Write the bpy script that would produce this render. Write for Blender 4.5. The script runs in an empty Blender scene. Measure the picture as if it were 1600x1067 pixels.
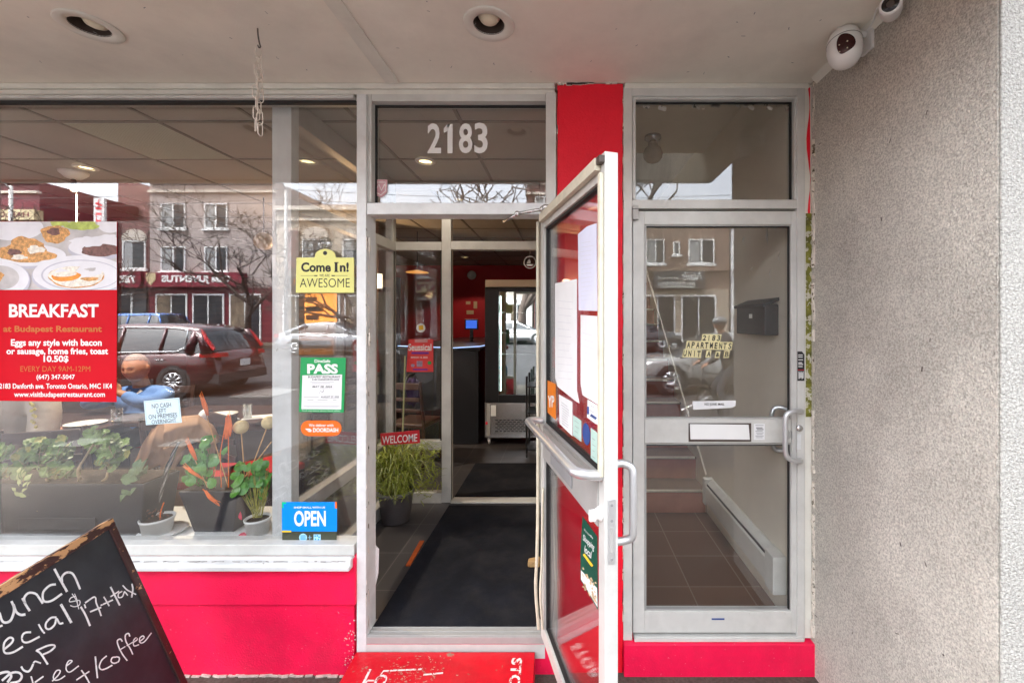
import bpy, bmesh, math, random
from mathutils import Vector, Matrix
R = math.radians
random.seed(7)
S = bpy.context.scene
COL = S.collection

# ------------------------------------------------------------------ camera, world, sun, exposure
F_PX, VX, VY, D, CZ = 663.0, 883.0, 500.0, 2.14, 1.79   # focal length and vanishing point in photo pixels, distance to the shopfront, eye height
cam_d = bpy.data.cameras.new('camera')
cam = bpy.data.objects.new('camera', cam_d)
COL.objects.link(cam)
cam.location = (0, -D, CZ)
cam.rotation_euler = (R(90), 0, 0)
cam_d.sensor_width = 36.0
cam_d.lens = F_PX / 1600 * 36.0
cam_d.shift_x = (800 - VX) / 1600
cam_d.shift_y = (VY - 533.5) / 1600
cam_d.clip_start, cam_d.clip_end = 0.05, 2000
S.camera = cam

SUN_EL, SUN_ROT = 60, -55
w = bpy.data.worlds.new('World')
S.world = w
w.use_nodes = True
wt = w.node_tree
sky = wt.nodes.new('ShaderNodeTexSky')
sky.sky_type = 'NISHITA'
sky.sun_disc = False
sky.sun_elevation, sky.sun_rotation = R(SUN_EL), R(SUN_ROT)
sky.air_density, sky.dust_density, sky.ozone_density = 1.0, 6.0, 1.0
hs = wt.nodes.new('ShaderNodeHueSaturation')
hs.inputs['Saturation'].default_value = 0.30
wt.links.new(sky.outputs[0], hs.inputs['Color'])
wt.links.new(hs.outputs[0], wt.nodes['Background'].inputs['Color'])
wt.nodes['Background'].inputs['Strength'].default_value = 0.15
sun_d = bpy.data.lights.new('sun', 'SUN')
sun_d.energy, sun_d.angle, sun_d.color = 0.55, R(25), (1.0, 0.98, 0.95)
sun = bpy.data.objects.new('sun', sun_d)
COL.objects.link(sun)
sdir = Vector((math.sin(R(SUN_ROT)) * math.cos(R(SUN_EL)), math.cos(R(SUN_ROT)) * math.cos(R(SUN_EL)), math.sin(R(SUN_EL))))
sun.rotation_euler = sdir.to_track_quat('Z', 'Y').to_euler()
sun.location = sdir * 30
S.view_settings.view_transform = 'Standard'
S.view_settings.look = 'None'
S.view_settings.exposure = 3.72
S.view_settings.gamma = 1.0
S.cycles.max_bounces = 10
S.cycles.diffuse_bounces = 5
S.cycles.glossy_bounces = 5
S.cycles.transparent_max_bounces = 32
S.cycles.sample_clamp_indirect = 6.0
S.cycles.caustics_reflective = False
S.cycles.caustics_refractive = False
S.cycles.use_denoising = True
S.cycles.use_adaptive_sampling = False

# ------------------------------------------------------------------ materials
def mat(name, col, rough=0.6, metal=0.0, var=0.08, scale=6.0, bump=0.0, bscale=60.0, spec=0.4, chips=None, grime=0.0, stretch=None, coat=0.0, vor=False, fine=None):
    """A painted / plain surface: colour with noise variation, optional bump, paint chips (colour, amount, scale) and grime."""
    m = bpy.data.materials.new(name)
    m.use_nodes = True
    nt = m.node_tree
    N, L = nt.nodes, nt.links
    b = N['Principled BSDF']
    b.inputs['Roughness'].default_value = rough
    b.inputs['Metallic'].default_value = metal
    b.inputs['Specular IOR Level'].default_value = spec
    b.inputs['Coat Weight'].default_value = coat
    tc = N.new('ShaderNodeTexCoord')
    src = tc.outputs['Object']
    if stretch:
        mp = N.new('ShaderNodeMapping')
        mp.inputs['Scale'].default_value = stretch
        L.new(src, mp.inputs['Vector'])
        src = mp.outputs[0]
    def noise(sc, det=5.0, ro=0.6):
        n = N.new('ShaderNodeTexNoise')
        n.inputs['Scale'].default_value = sc
        n.inputs['Detail'].default_value = det
        n.inputs['Roughness'].default_value = ro
        L.new(src, n.inputs['Vector'])
        return n.outputs['Fac']
    def ramp(x, p0, c0, p1, c1):
        r = N.new('ShaderNodeValToRGB')
        r.color_ramp.elements[0].position, r.color_ramp.elements[0].color = p0, c0
        r.color_ramp.elements[1].position, r.color_ramp.elements[1].color = p1, c1
        L.new(x, r.inputs[0])
        return r.outputs[0]
    def mix(f, a, c, mode='MIX'):
        x = N.new('ShaderNodeMix')
        x.data_type, x.blend_type = 'RGBA', mode
        if isinstance(f, float): x.inputs[0].default_value = f
        else: L.new(f, x.inputs[0])
        for v, k in ((a, 6), (c, 7)):
            if isinstance(v, tuple): x.inputs[k].default_value = v
            else: L.new(v, x.inputs[k])
        return x.outputs[2]
    c4 = (*col, 1)
    lo = tuple(max(0, x * (1 - var)) for x in col) + (1,)
    hi = tuple(min(1, x * (1 + var)) for x in col) + (1,)
    if var > 0:
        c = ramp(noise(scale), 0.3, lo, 0.7, hi)
    else:
        rgb = N.new('ShaderNodeRGB'); rgb.outputs[0].default_value = c4; c = rgb.outputs[0]
    if fine:
        fsc, fam = fine
        k = ramp(noise(fsc, 3, 0.7), 0.36, (1 - fam, 1 - fam, 1 - fam, 1), 0.62, (1, 1, 1, 1))
        c = mix(1.0, c, k, 'MULTIPLY')
    if grime > 0:
        g = ramp(noise(scale * 0.6 + 1.3, 8, 0.7), 0.45, (0, 0, 0, 1), 0.75, (grime, grime, grime, 1))
        c = mix(g, c, (0.09, 0.075, 0.055, 1))
    if chips:
        cc, amt, csc = chips
        k = ramp(noise(csc, 8, 0.65), amt, (0, 0, 0, 1), amt + 0.02, (1, 1, 1, 1))
        c = mix(k, c, (*cc, 1))
    L.new(c, b.inputs['Base Color'])
    if bump > 0:
        bp = N.new('ShaderNodeBump')
        bp.inputs['Strength'].default_value = 1.0
        bp.inputs['Distance'].default_value = bump
        if vor:
            v = N.new('ShaderNodeTexVoronoi')
            v.feature = 'SMOOTH_F1'
            v.inputs['Scale'].default_value = bscale
            nz = N.new('ShaderNodeTexNoise'); nz.inputs['Scale'].default_value = bscale * 0.7
            L.new(src, nz.inputs['Vector'])
            ad = N.new('ShaderNodeVectorMath'); ad.operation = 'MULTIPLY_ADD'
            ad.inputs[1].default_value = (0.016,) * 3
            L.new(nz.outputs['Color'], ad.inputs[0]); L.new(src, ad.inputs[2])
            L.new(ad.outputs[0], v.inputs['Vector'])
            L.new(v.outputs['Distance'], bp.inputs['Height'])
        else:
            L.new(noise(bscale, 4, 0.6), bp.inputs['Height'])
        L.new(bp.outputs[0], b.inputs['Normal'])
    return m

def glass_mat(name, refl=0.19, tint=(0.985, 0.99, 0.988), rough=0.0):
    m = bpy.data.materials.new(name)
    m.use_nodes = True
    nt = m.node_tree
    N, L = nt.nodes, nt.links
    N.remove(N['Principled BSDF'])
    t = N.new('ShaderNodeBsdfTransparent'); t.inputs[0].default_value = (*tint, 1)
    g = N.new('ShaderNodeBsdfGlossy'); g.inputs['Roughness'].default_value = rough
    g.inputs['Color'].default_value = (0.97, 0.98, 1, 1)
    lw = N.new('ShaderNodeLayerWeight'); lw.inputs[0].default_value = 0.18
    ma = N.new('ShaderNodeMath'); ma.operation = 'MULTIPLY_ADD'; ma.use_clamp = True
    ma.inputs[1].default_value = 0.6; ma.inputs[2].default_value = refl
    L.new(lw.outputs['Fresnel'], ma.inputs[0])
    mx = N.new('ShaderNodeMixShader')
    L.new(ma.outputs[0], mx.inputs[0]); L.new(t.outputs[0], mx.inputs[1]); L.new(g.outputs[0], mx.inputs[2])
    # faint dust and wiped smears on the pane
    tc = N.new('ShaderNodeTexCoord'); mp = N.new('ShaderNodeMapping'); mp.inputs['Scale'].default_value = (1, 1, 2.5); mp.inputs['Rotation'].default_value = (0, .6, 0)
    nz = N.new('ShaderNodeTexNoise'); nz.inputs['Scale'].default_value = 3.5; nz.inputs['Detail'].default_value = 9; nz.inputs['Roughness'].default_value = .7; nz.inputs['Distortion'].default_value = 1.2
    rp_ = N.new('ShaderNodeMapRange'); rp_.inputs['From Min'].default_value = .45; rp_.inputs['From Max'].default_value = .8; rp_.inputs['To Max'].default_value = .016
    df = N.new('ShaderNodeBsdfDiffuse'); df.inputs[0].default_value = (.62, .60, .56, 1)
    m2 = N.new('ShaderNodeMixShader')
    L.new(tc.outputs['Object'], mp.inputs[0]); L.new(mp.outputs[0], nz.inputs['Vector']); L.new(nz.outputs['Fac'], rp_.inputs[0])
    L.new(rp_.outputs[0], m2.inputs[0]); L.new(mx.outputs[0], m2.inputs[1]); L.new(df.outputs[0], m2.inputs[2])
    L.new(m2.outputs[0], N['Material Output'].inputs[0])
    return m

def emit_mat(name, col, strength):
    m = bpy.data.materials.new(name)
    m.use_nodes = True
    b = m.node_tree.nodes['Principled BSDF']
    b.inputs['Base Color'].default_value = (*col, 1)
    b.inputs['Emission Color'].default_value = (*col, 1)
    b.inputs['Emission Strength'].default_value = strength
    return m

def brick_mat(name, c1, c2, mortar, bw=0.21, bh=0.072):
    m = bpy.data.materials.new(name)
    m.use_nodes = True
    nt = m.node_tree
    N, L = nt.nodes, nt.links
    b = N['Principled BSDF']; b.inputs['Roughness'].default_value = 0.85
    tc = N.new('ShaderNodeTexCoord')
    sx = N.new('ShaderNodeSeparateXYZ'); L.new(tc.outputs['Object'], sx.inputs[0])
    ad = N.new('ShaderNodeMath'); L.new(sx.outputs[0], ad.inputs[0]); L.new(sx.outputs[1], ad.inputs[1])
    cb = N.new('ShaderNodeCombineXYZ'); L.new(ad.outputs[0], cb.inputs[0]); L.new(sx.outputs[2], cb.inputs[1])
    br = N.new('ShaderNodeTexBrick')
    br.inputs['Color1'].default_value, br.inputs['Color2'].default_value, br.inputs['Mortar'].default_value = (*c1, 1), (*c2, 1), (*mortar, 1)
    br.inputs['Scale'].default_value = 1.0
    br.inputs['Brick Width'].default_value, br.inputs['Row Height'].default_value = bw, bh
    br.inputs['Mortar Size'].default_value = 0.01
    L.new(cb.outputs[0], br.inputs['Vector']); L.new(br.outputs['Color'], b.inputs['Base Color'])
    return m

def tile_mat(name, col, grout, size, var=0.12, rough=0.35):
    m = brick_mat(name, tuple(x * (1 - var) for x in col), tuple(x * (1 + var) for x in col), grout, size, size)
    nt = m.node_tree
    N, L = nt.nodes, nt.links
    br = [n for n in N if n.type == 'TEX_BRICK'][0]
    br.offset = 0.0
    br.inputs['Mortar Size'].default_value = 0.004
    tc = [n for n in N if n.type == 'TEX_COORD'][0]
    L.new(tc.outputs['Object'], br.inputs['Vector'])
    N['Principled BSDF'].inputs['Roughness'].default_value = rough
    return m

M = {}
M['alu'] = mat('aluminium_frame_paint', (0.60, 0.595, 0.56), 0.40, 0.12, 0.08, 5.0, 0.0002, 90, grime=0.18, chips=((.33,.30,.25), .71, 34))
M['alu_dark'] = mat('weathered_aluminium', (0.42, 0.41, 0.39), 0.42, 0.2, 0.1, 4.0, grime=0.2)
M['white_alu'] = mat('white_sill_paint', (0.69, 0.70, 0.69), 0.38, 0.1, 0.06, 5.0, grime=0.26, chips=((.34,.32,.28), .70, 26))
M['steel'] = mat('brushed_steel', (0.62, 0.61, 0.6), 0.27, 0.9, 0.06, 30.0, stretch=(1, 1, 12))
M['handle'] = mat('satin_aluminium', (0.66, 0.67, 0.68), 0.33, 0.75, 0.05, 12.0)
M['rubber'] = mat('black_gasket', (0.012, 0.012, 0.012), 0.6)
M['cream_strip'] = mat('cream_weather_strip', (0.68, 0.63, 0.49), 0.55, 0, 0.1, 14, 0.0006, 50, grime=0.3)
M['soffit'] = mat('soffit_paint', (0.79, 0.75, 0.665), 0.75, 0, 0.08, 1.2, 0.0008, 140, grime=0.16, spec=.2)
M['trim'] = mat('trim_paint', (0.70, 0.68, 0.61), 0.55, 0, 0.06, 5, 0.0006, 60, grime=0.16)
M['red'] = mat('red_wall_paint', (0.80, 0.003, 0.062), 0.55, 0, 0.12, 5, 0.0016, 120, chips=((0.78, 0.18, 0.23), 0.72, 60), grime=.07)
M['red_pillar'] = mat('red_pillar_paint', (0.76, 0.003, 0.022), 0.55, 0, 0.07, 4, 0.0025, 110)
M['red_base'] = mat('worn_red_base_paint', (0.80, 0.003, 0.060), 0.55, 0, 0.14, 5, 0.0020, 110, chips=((0.78, 0.16, 0.21), 0.655, 60), grime=.12)
M['red_ramp'] = mat('scuffed_ramp_paint', (0.56, 0.003, 0.014), 0.30, 0, 0.14, 4, 0.0014, 60, chips=((0.30, 0.13, 0.09), 0.64, 13), grime=0.2)
M['stencil'] = mat('worn_stencil_paint', (0.72, 0.62, 0.58), 0.6, 0, 0.1, 30, chips=((0.5, 0.02, 0.03), 0.56, 60))
M['stucco'] = mat('side_wall_stucco', (0.69, 0.645, 0.565), 0.85, 0, 0.13, 1.3, 0.0046, 200, vor=True, grime=0.30, fine=(130, .45))
M['stucco_white'] = mat('white_stucco', (0.50, 0.485, 0.44), 0.85, 0, 0.05, 2.0, 0.0050, 185, vor=True, fine=(130, .45))
M['caulk'] = mat('peeling_caulk', (0.66, 0.60, 0.52), 0.7, 0, 0.2, 30, 0.003, 60, chips=((0.10, 0.075, 0.04), 0.57, 30))
M['moss'] = mat('green_algae', (0.15, 0.145, 0.02), 0.75, 0, 0.6, 24, 0.001, 60, chips=((0.50, 0.47, 0.38), 0.53, 38))
M['pave'] = mat('sidewalk_concrete', (0.105, 0.09, 0.075), 0.85, 0, 0.15, 3, 0.002, 80, grime=0.4, spec=.1, fine=(60, .4))
M['road'] = mat('asphalt', (0.045, 0.044, 0.046), 0.9, 0, 0.2, 2, 0.003, 120, spec=.06)
M['line'] = mat('road_paint', (0.13, 0.13, 0.125), 0.8, 0, 0.12, 6, spec=.06)
M['glass'] = glass_mat('window_glass', 0.074)
M['glass_door'] = glass_mat('door_glass', 0.052)
M['glass_inner'] = glass_mat('inner_glass', 0.028)
M['mat'] = mat('black_ribbed_mat', (0.007, 0.008, 0.013), 0.85, 0, 0.35, 5, 0.002, 160, grime=0.16, spec=.2)
M['floor'] = tile_mat('dark_floor_tile', (0.052, 0.047, 0.048), (0.11, 0.10, 0.095), 0.40, 0.14, 0.35)
M['hall_floor'] = tile_mat('brown_hall_tile', (0.15, 0.085, 0.06), (0.24, 0.19, 0.15), 0.33, 0.14, 0.30)
M['ceil_tile'] = mat('ceiling_tile', (0.36, 0.34, 0.305), 0.85, 0, 0.05, 3, 0.001, 150)
M['tbar'] = mat('ceiling_grid_bar', (0.17, 0.155, 0.13), 0.6)
M['lens'] = mat('prismatic_lens', (0.52, 0.55, 0.47), 0.3, 0, 0.1, 120)
M['in_red'] = mat('interior_red_wall', (0.45, 0.008, 0.014), 0.6, 0, 0.08, 3)
M['wood_dark'] = mat('dark_wood', (0.055, 0.026, 0.018), 0.4, 0, 0.3, 3, stretch=(1, 1, 8))
M['wood_mid'] = mat('orange_wood', (0.34, 0.14, 0.045), 0.5, 0, 0.35, 4, stretch=(8, 1, 1))
M['black'] = mat('black_lacquer', (0.012, 0.012, 0.014), 0.32)
M['black_plastic'] = mat('black_plastic', (0.02, 0.021, 0.025), 0.45, 0, 0.12, 20)
M['white'] = mat('white_enamel', (0.78, 0.78, 0.76), 0.35, 0, 0.03, 8)
M['paper'] = mat('white_paper', (0.76, 0.76, 0.76), 0.8, 0, 0.05, 7, 0.002, 9)
M['ink'] = mat('black_ink', (0.02, 0.02, 0.022), 0.6)
M['ink_grey'] = mat('grey_ink', (0.25, 0.25, 0.25), 0.6)
M['hall_wall'] = mat('hall_wall_paint', (0.74, 0.68, 0.57), 0.6, 0, 0.06, 1.6, 0.0008, 60)

# ------------------------------------------------------------------ geometry helpers
def W(px, py, Y=0.0):
    """World point at depth plane Y for a place measured on the photo."""
    d = (D + Y) / F_PX
    return Vector(((px - VX) * d, Y, CZ - (py - VY) * d))
def X(px, Y=0.0): return (px - VX) * (D + Y) / F_PX
def Z(py, Y=0.0): return CZ - (py - VY) * (D + Y) / F_PX
EYE = Vector((0, -D, CZ))
def on_plane(px, py, p0, n):
    d = Vector(((px - VX) / F_PX, 1.0, -(py - VY) / F_PX))
    t = (Vector(p0) - EYE).dot(n) / d.dot(n)
    return EYE + d * t

_glyph = {}
def glyphs(s, bold=0.0, shear=0.0, res=3):
    k = (s, bold, shear)
    if k not in _glyph:
        c = bpy.data.curves.new('t', 'FONT')
        c.body, c.size, c.offset, c.shear, c.resolution_u = s, 1.0, bold, shear, res
        o = bpy.data.objects.new('t', c)
        COL.objects.link(o)
        dg = bpy.context.evaluated_depsgraph_get()
        me = bpy.data.meshes.new_from_object(o.evaluated_get(dg))
        vs = [(v.co.x, v.co.y) for v in me.vertices]
        fs = [tuple(p.vertices) for p in me.polygons]
        bpy.data.objects.remove(o); bpy.data.curves.remove(c); bpy.data.meshes.remove(me)
        _glyph[k] = (vs, fs)
    return _glyph[k]

class MB:
    def __init__(s): s.bm = bmesh.new()
    def face(s, pts):
        vs = [s.bm.verts.new(p) for p in pts]
        try: s.bm.faces.new(vs)
        except ValueError: pass
        return s
    def box(s, x0, x1, y0, y1, z0, z1):
        x0, x1 = sorted((x0, x1)); y0, y1 = sorted((y0, y1)); z0, z1 = sorted((z0, z1))
        return s.hexa([(x0, y0, z0), (x1, y0, z0), (x1, y1, z0), (x0, y1, z0)], [(x0, y0, z1), (x1, y0, z1), (x1, y1, z1), (x0, y1, z1)])
    def hexa(s, a, b):
        va = [s.bm.verts.new(p) for p in a]; vb = [s.bm.verts.new(p) for p in b]
        n = len(va)
        s.bm.faces.new(list(reversed(va))); s.bm.faces.new(vb)
        for i in range(n): s.bm.faces.new((va[i], va[(i + 1) % n], vb[(i + 1) % n], vb[i]))
        return s
    def obox(s, c, size, rot):
        mx = rot.to_matrix() if hasattr(rot, 'to_matrix') else rot
        h = Vector(size) / 2
        f = lambda a, b_, z: Vector(c) + mx @ Vector((a * h.x, b_ * h.y, z * h.z))
        return s.hexa([f(-1, -1, -1), f(1, -1, -1), f(1, 1, -1), f(-1, 1, -1)], [f(-1, -1, 1), f(1, -1, 1), f(1, 1, 1), f(-1, 1, 1)])
    def pbox(s, px0, px1, py0, py1, Y, back):
        """Box whose front face at depth Y covers the measured rectangle, reaching back by «back»."""
        return s.box(X(px0, Y), X(px1, Y), Y, Y + back, Z(py1, Y), Z(py0, Y))
    def ppoly(s, pts, Y, th=0.001):
        a = [W(x, y, Y) for x, y in pts]
        return s.hexa([p + Vector((0, th, 0)) for p in a], a)
    def poly(s, pts, off):
        a = [Vector(p) for p in pts]
        return s.hexa([p + Vector(off) for p in a], a)
    def tube(s, pts, r, seg=8, cap=True, closed=False):
        pts = [Vector(p) for p in pts]
        n = len(pts)
        rs = r if isinstance(r, (list, tuple)) else [r] * n
        rings = []
        prev = None
        for i, p in enumerate(pts):
            a = pts[(i - 1) % n] if (closed or i > 0) else p
            b = pts[(i + 1) % n] if (closed or i < n - 1) else p
            t = (b - a)
            t = t.normalized() if t.length > 1e-9 else Vector((0, 0, 1))
            if prev is None:
                u = t.cross(Vector((0, 0, 1)))
                if u.length < 0.1: u = t.cross(Vector((1, 0, 0)))
            else:
                u = prev - t * prev.dot(t)
            u.normalize(); prev = u
            v = t.cross(u)
            rings.append([s.bm.verts.new(p + (u * math.cos(k * math.tau / seg) + v * math.sin(k * math.tau / seg)) * rs[i]) for k in range(seg)])
        m = n if closed else n - 1
        for i in range(m):
            A, B = rings[i], rings[(i + 1) % n]
            for k in range(seg): s.bm.faces.new((A[k], A[(k + 1) % seg], B[(k + 1) % seg], B[k]))
        if cap and not closed:
            s.bm.faces.new(list(reversed(rings[0]))); s.bm.faces.new(rings[-1])
        return s
    def lathe(s, prof, c=(0, 0, 0), axis=(0, 0, 1), seg=24):
        """prof: (radius, height) pairs."""
        q = Vector((0, 0, 1)).rotation_difference(Vector(axis).normalized())
        c = Vector(c)
        rings = []
        for r, h in prof:
            if r < 1e-6: rings.append([s.bm.verts.new(c + q @ Vector((0, 0, h)))])
            else: rings.append([s.bm.verts.new(c + q @ Vector((r * math.cos(k * math.tau / seg), r * math.sin(k * math.tau / seg), h))) for k in range(seg)])
        for A, B in zip(rings, rings[1:]):
            if len(A) == len(B) == 1: continue
            for k in range(seg):
                j = (k + 1) % seg
                if len(A) == 1: s.bm.faces.new((A[0], B[j], B[k]))
                elif len(B) == 1: s.bm.faces.new((A[k], A[j], B[0]))
                else: s.bm.faces.new((A[k], A[j], B[j], B[k]))
        return s
    def ball(s, c, r, seg=16, rings=10, scale=(1, 1, 1), f=None):
        c = Vector(c)
        rr = []
        for i in range(rings + 1):
            a = math.pi * i / rings
            row = []
            for k in range(seg if 0 < i < rings else 1):
                b = k * math.tau / seg
                p = Vector((math.sin(a) * math.cos(b), math.sin(a) * math.sin(b), math.cos(a)))
                if f: p = f(p)
                row.append(s.bm.verts.new(c + Vector((p.x * r * scale[0], p.y * r * scale[1], p.z * r * scale[2]))))
            rr.append(row)
        for A, B in zip(rr, rr[1:]):
            for k in range(seg):
                j = (k + 1) % seg
                if len(A) == 1: s.bm.faces.new((A[0], B[k], B[j]))
                elif len(B) == 1: s.bm.faces.new((A[k], B[0], A[j]))
                else: s.bm.faces.new((A[k], B[k], B[j], A[j]))
        return s
    def text(s, t, rect, fn, bold=0.0, shear=0.0, keep=False):
        """Lettering stretched to fill rect=(u0,v0,u1,v1) (v0 is the top); fn maps (u,v) to a world point."""
        vs, fs = glyphs(t, bold, shear)
        if not vs: return s
        xs = [a for a, _ in vs]; ys = [b for _, b in vs]
        x0, x1, y0, y1 = min(xs), max(xs), min(ys), max(ys)
        u0, v0, u1, v1 = rect
        nv = [s.bm.verts.new(fn(u0 + (a - x0) / (x1 - x0) * (u1 - u0), v1 + (b - y0) / (y1 - y0) * (v0 - v1))) for a, b in vs]
        for f in fs:
            try: s.bm.faces.new([nv[i] for i in f])
            except ValueError: pass
        return s
    def ptext(s, t, rect, Y, bold=0.0, shear=0.0):
        return s.text(t, rect, lambda u, v: W(u, v, Y), bold, shear)
    def stroke(s, pts, wd, fn, off=0.0):
        """A flat hand drawn stroke of width wd (in the units fn takes)."""
        n = len(pts)
        L_, R_ = [], []
        for i, (x, y) in enumerate(pts):
            a = pts[max(i - 1, 0)]; b = pts[min(i + 1, n - 1)]
            dx, dy = b[0] - a[0], b[1] - a[1]
            l = math.hypot(dx, dy) or 1
            nx, ny = -dy / l * wd / 2, dx / l * wd / 2
            L_.append(s.bm.verts.new(fn(x + nx, y + ny))); R_.append(s.bm.verts.new(fn(x - nx, y - ny)))
        for i in range(n - 1): s.bm.faces.new((L_[i], L_[i + 1], R_[i + 1], R_[i]))
        return s
    def merge(s, other):
        me = bpy.data.meshes.new('x'); other.bm.to_mesh(me); s.bm.from_mesh(me); bpy.data.meshes.remove(me); return s
    def build(s, name, m, parent=None, smooth=False, bevel=0.0, subsurf=0, recalc=True, origin=None, bseg=2):
        bm = s.bm
        if recalc: bmesh.ops.recalc_face_normals(bm, faces=bm.faces)
        if parent is None and origin is None and len(bm.verts):
            lo = [min(v.co[i] for v in bm.verts) for i in range(3)]; hi = [max(v.co[i] for v in bm.verts) for i in range(3)]
            origin = Vector(((lo[0] + hi[0]) / 2, (lo[1] + hi[1]) / 2, lo[2]))
        if parent is not None:
            p = parent
            org = Vector((0, 0, 0))
            while p is not None: org = org + p.location; p = p.parent
            if parent.get('_local'): org = Vector((0, 0, 0))
            origin = org
        bmesh.ops.translate(bm, verts=bm.verts, vec=-Vector(origin))
        me = bpy.data.meshes.new(name)
        bm.to_mesh(me); bm.free()
        o = bpy.data.objects.new(name, me)
        COL.objects.link(o)
        for x in (m if isinstance(m, (list, tuple)) else [m]): me.materials.append(x)
        if parent is not None:
            o.parent = parent
            if parent.get('_local'): o['_local'] = 1
        else: o.location = origin
        if smooth:
            for p in me.polygons: p.use_smooth = True
        if bevel > 0:
            md = o.modifiers.new('bevel', 'BEVEL'); md.width = bevel; md.segments = bseg; md.limit_method = 'ANGLE'; md.angle_limit = R(40)
            md.harden_normals = False
        if subsurf:
            md = o.modifiers.new('sub', 'SUBSURF'); md.levels = md.render_levels = subsurf
        return o

def tag(o, label=None, cat=None, group=None, kind=None):
    if label: o['label'] = label
    if cat: o['category'] = cat
    if group: o['group'] = group
    if kind: o['kind'] = kind
    return o
def thing(name, label, cat, loc=(0, 0, 0), group=None, local=False, rz=0.0):
    o = bpy.data.objects.new(name, None)
    COL.objects.link(o)
    o.location = loc
    o.rotation_euler = (0, 0, rz)
    if local: o['_local'] = 1
    o.empty_display_size = 0.1
    return tag(o, label, cat, group)
def struct(mb, name, m, **k):
    return tag(mb.build(name, m, **k), kind='structure')
def copy_tree(o, parent=None):
    c = o.copy(); COL.objects.link(c)
    if parent is not None: c.parent = parent
    for ch in list(o.children): copy_tree(ch, c)
    return c
def smooth_path(pts, n=6):
    """Catmull-Rom through the points."""
    P = [Vector(p) for p in pts]
    P = [P[0] * 2 - P[1]] + P + [P[-1] * 2 - P[-2]]
    out = []
    for i in range(1, len(P) - 2):
        for k in range(n):
            t = k / n
            a, b, c, d = P[i - 1], P[i], P[i + 1], P[i + 2]
            out.append(0.5 * ((2 * b) + (c - a) * t + (2 * a - 5 * b + 4 * c - d) * t * t + (3 * b - a - 3 * c + d) * t ** 3))
    out.append(P[-2])
    return out
def sp2(pts, n=5): return [(p.x, p.y) for p in smooth_path([(a, b, 0) for a, b in pts], n)]
# ------------------------------------------------------------------ ground
ZF = 0.216            # shop floor level above the sidewalk
struct(MB().face([(-700, -700, -0.175), (700, -700, -0.175), (700, 700, -0.175), (-700, 700, -0.175)]), 'ground', M['road'])
def zroad(L): return -0.15 + max(0.0, L - 3.5) * 0.027      # the road climbs gently to the far side
rm = MB()
for a, b in ((2.9, 3.5), (3.5, 20.2)): rm.face([(-60, -b, zroad(b)), (60, -b, zroad(b)), (60, -a, zroad(a)), (-60, -a, zroad(a))])
struct(rm, 'road', M['road'])
struct(MB().box(-60, 60, -2.9, 0.0, -0.17, 0.03), 'sidewalk', M['pave'], bevel=0.012)
struct(MB().box(-60, 60, -23.6, -20.2, -0.17, zroad(20.2) + .15), 'far_sidewalk', M['pave'], bevel=0.012)
mk = MB()
for i in range(20): mk.box(-40 + i * 4, -38.4 + i * 4, -12.6, -12.5, zroad(12.5), zroad(12.5) + .008)
for p0, p1, q0, q1 in ((354, 419, 617, 631), (149, 213, 651, 666), (69, 118, 690, 703), (236, 281, 690, 703)):
    la, lb = 1.94 * F_PX / (q0 - VY) - D, 1.94 * F_PX / (q1 - VY) - D
    mk.box((p0 - VX) * (D + lb) / F_PX, (p1 - VX) * (D + lb) / F_PX, -la, -lb, zroad(lb) - .01, zroad(la) + .006)
struct(mk, 'lane_marking', M['line'])
EDGE_R = 1.233        # face of the stucco side wall
ZS = 2.974            # soffit

# ------------------------------------------------------------------ canopy over the sidewalk (soffit, batten, fascia)
cn = thing('canopy', 'flat beige canopy soffit over the shopfront', 'canopy', (0, -0.7, ZS))
LIGHTS = [(-1.92, -0.426), (-0.305, -0.44)]
h = 0.066
sf = MB()
xs = sorted([-7.0, EDGE_R] + [v for lx, ly in LIGHTS for v in (lx - h, lx + h)])
for a, b in zip(xs, xs[1:]):
    hole = [ly for lx, ly in LIGHTS if abs((a + b) / 2 - lx) < h * 0.9]
    if hole:
        sf.box(a, b, -1.38, hole[0] - h, ZS, ZS + 0.02); sf.box(a, b, hole[0] + h, 0.02, ZS, ZS + 0.02)
    else: sf.box(a, b, -1.38, 0.02, ZS, ZS + 0.02)
bmesh.ops.remove_doubles(sf.bm, verts=sf.bm.verts, dist=1e-5)
sf.build('soffit', M['soffit'], cn)
MB().box(-0.893, -0.826, -1.37, -0.024, ZS - 0.007, ZS - 0.0005).build('batten', M['trim'], cn, bevel=0.002)
MB().box(-7.0, EDGE_R, -1.42, -1.381, ZS - 0.02, 3.45).build('fascia', M['trim'], cn, bevel=0.004)
MB().box(-7.0, EDGE_R, -1.38, 0.02, 3.2, 3.45).build('roof', M['trim'], cn)
crk = MB()
rn = random.Random(3)
for i in range(42):
    x, y = rn.uniform(-2.9, 1.15), rn.uniform(-.75, -.09)
    a = rn.uniform(0, 3.1); l = rn.uniform(.002, .010)
    pts = [(x + math.cos(a) * l * k + rn.uniform(-.002, .002), y + math.sin(a) * l * k) for k in range(-1, 2)]
    crk.stroke(pts, rn.uniform(.002, .0045), lambda u, v: Vector((u, v, ZS - 0.0006)))
crk.build('paint_speck', M['ink_grey'], cn)

# header trim under the soffit
ht = thing('header_trim', 'long cream moulding where the soffit meets the shop windows', 'trim', (0, -0.05, Z(148)))
xl = -5.4
for xa, xb in ((xl, X(867)), (X(975), EDGE_R - .012)):
    MB().box(xa, xb, -0.022, 0.0, Z(138, -.022), ZS - .0005).build('upper_moulding', M['trim'], ht, bevel=0.005)
    MB().box(xa, xb, -0.012, 0.0, Z(148, -.012), Z(138, -.022) - .001).build('lower_moulding', M['trim'], ht, bevel=0.003)

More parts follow.
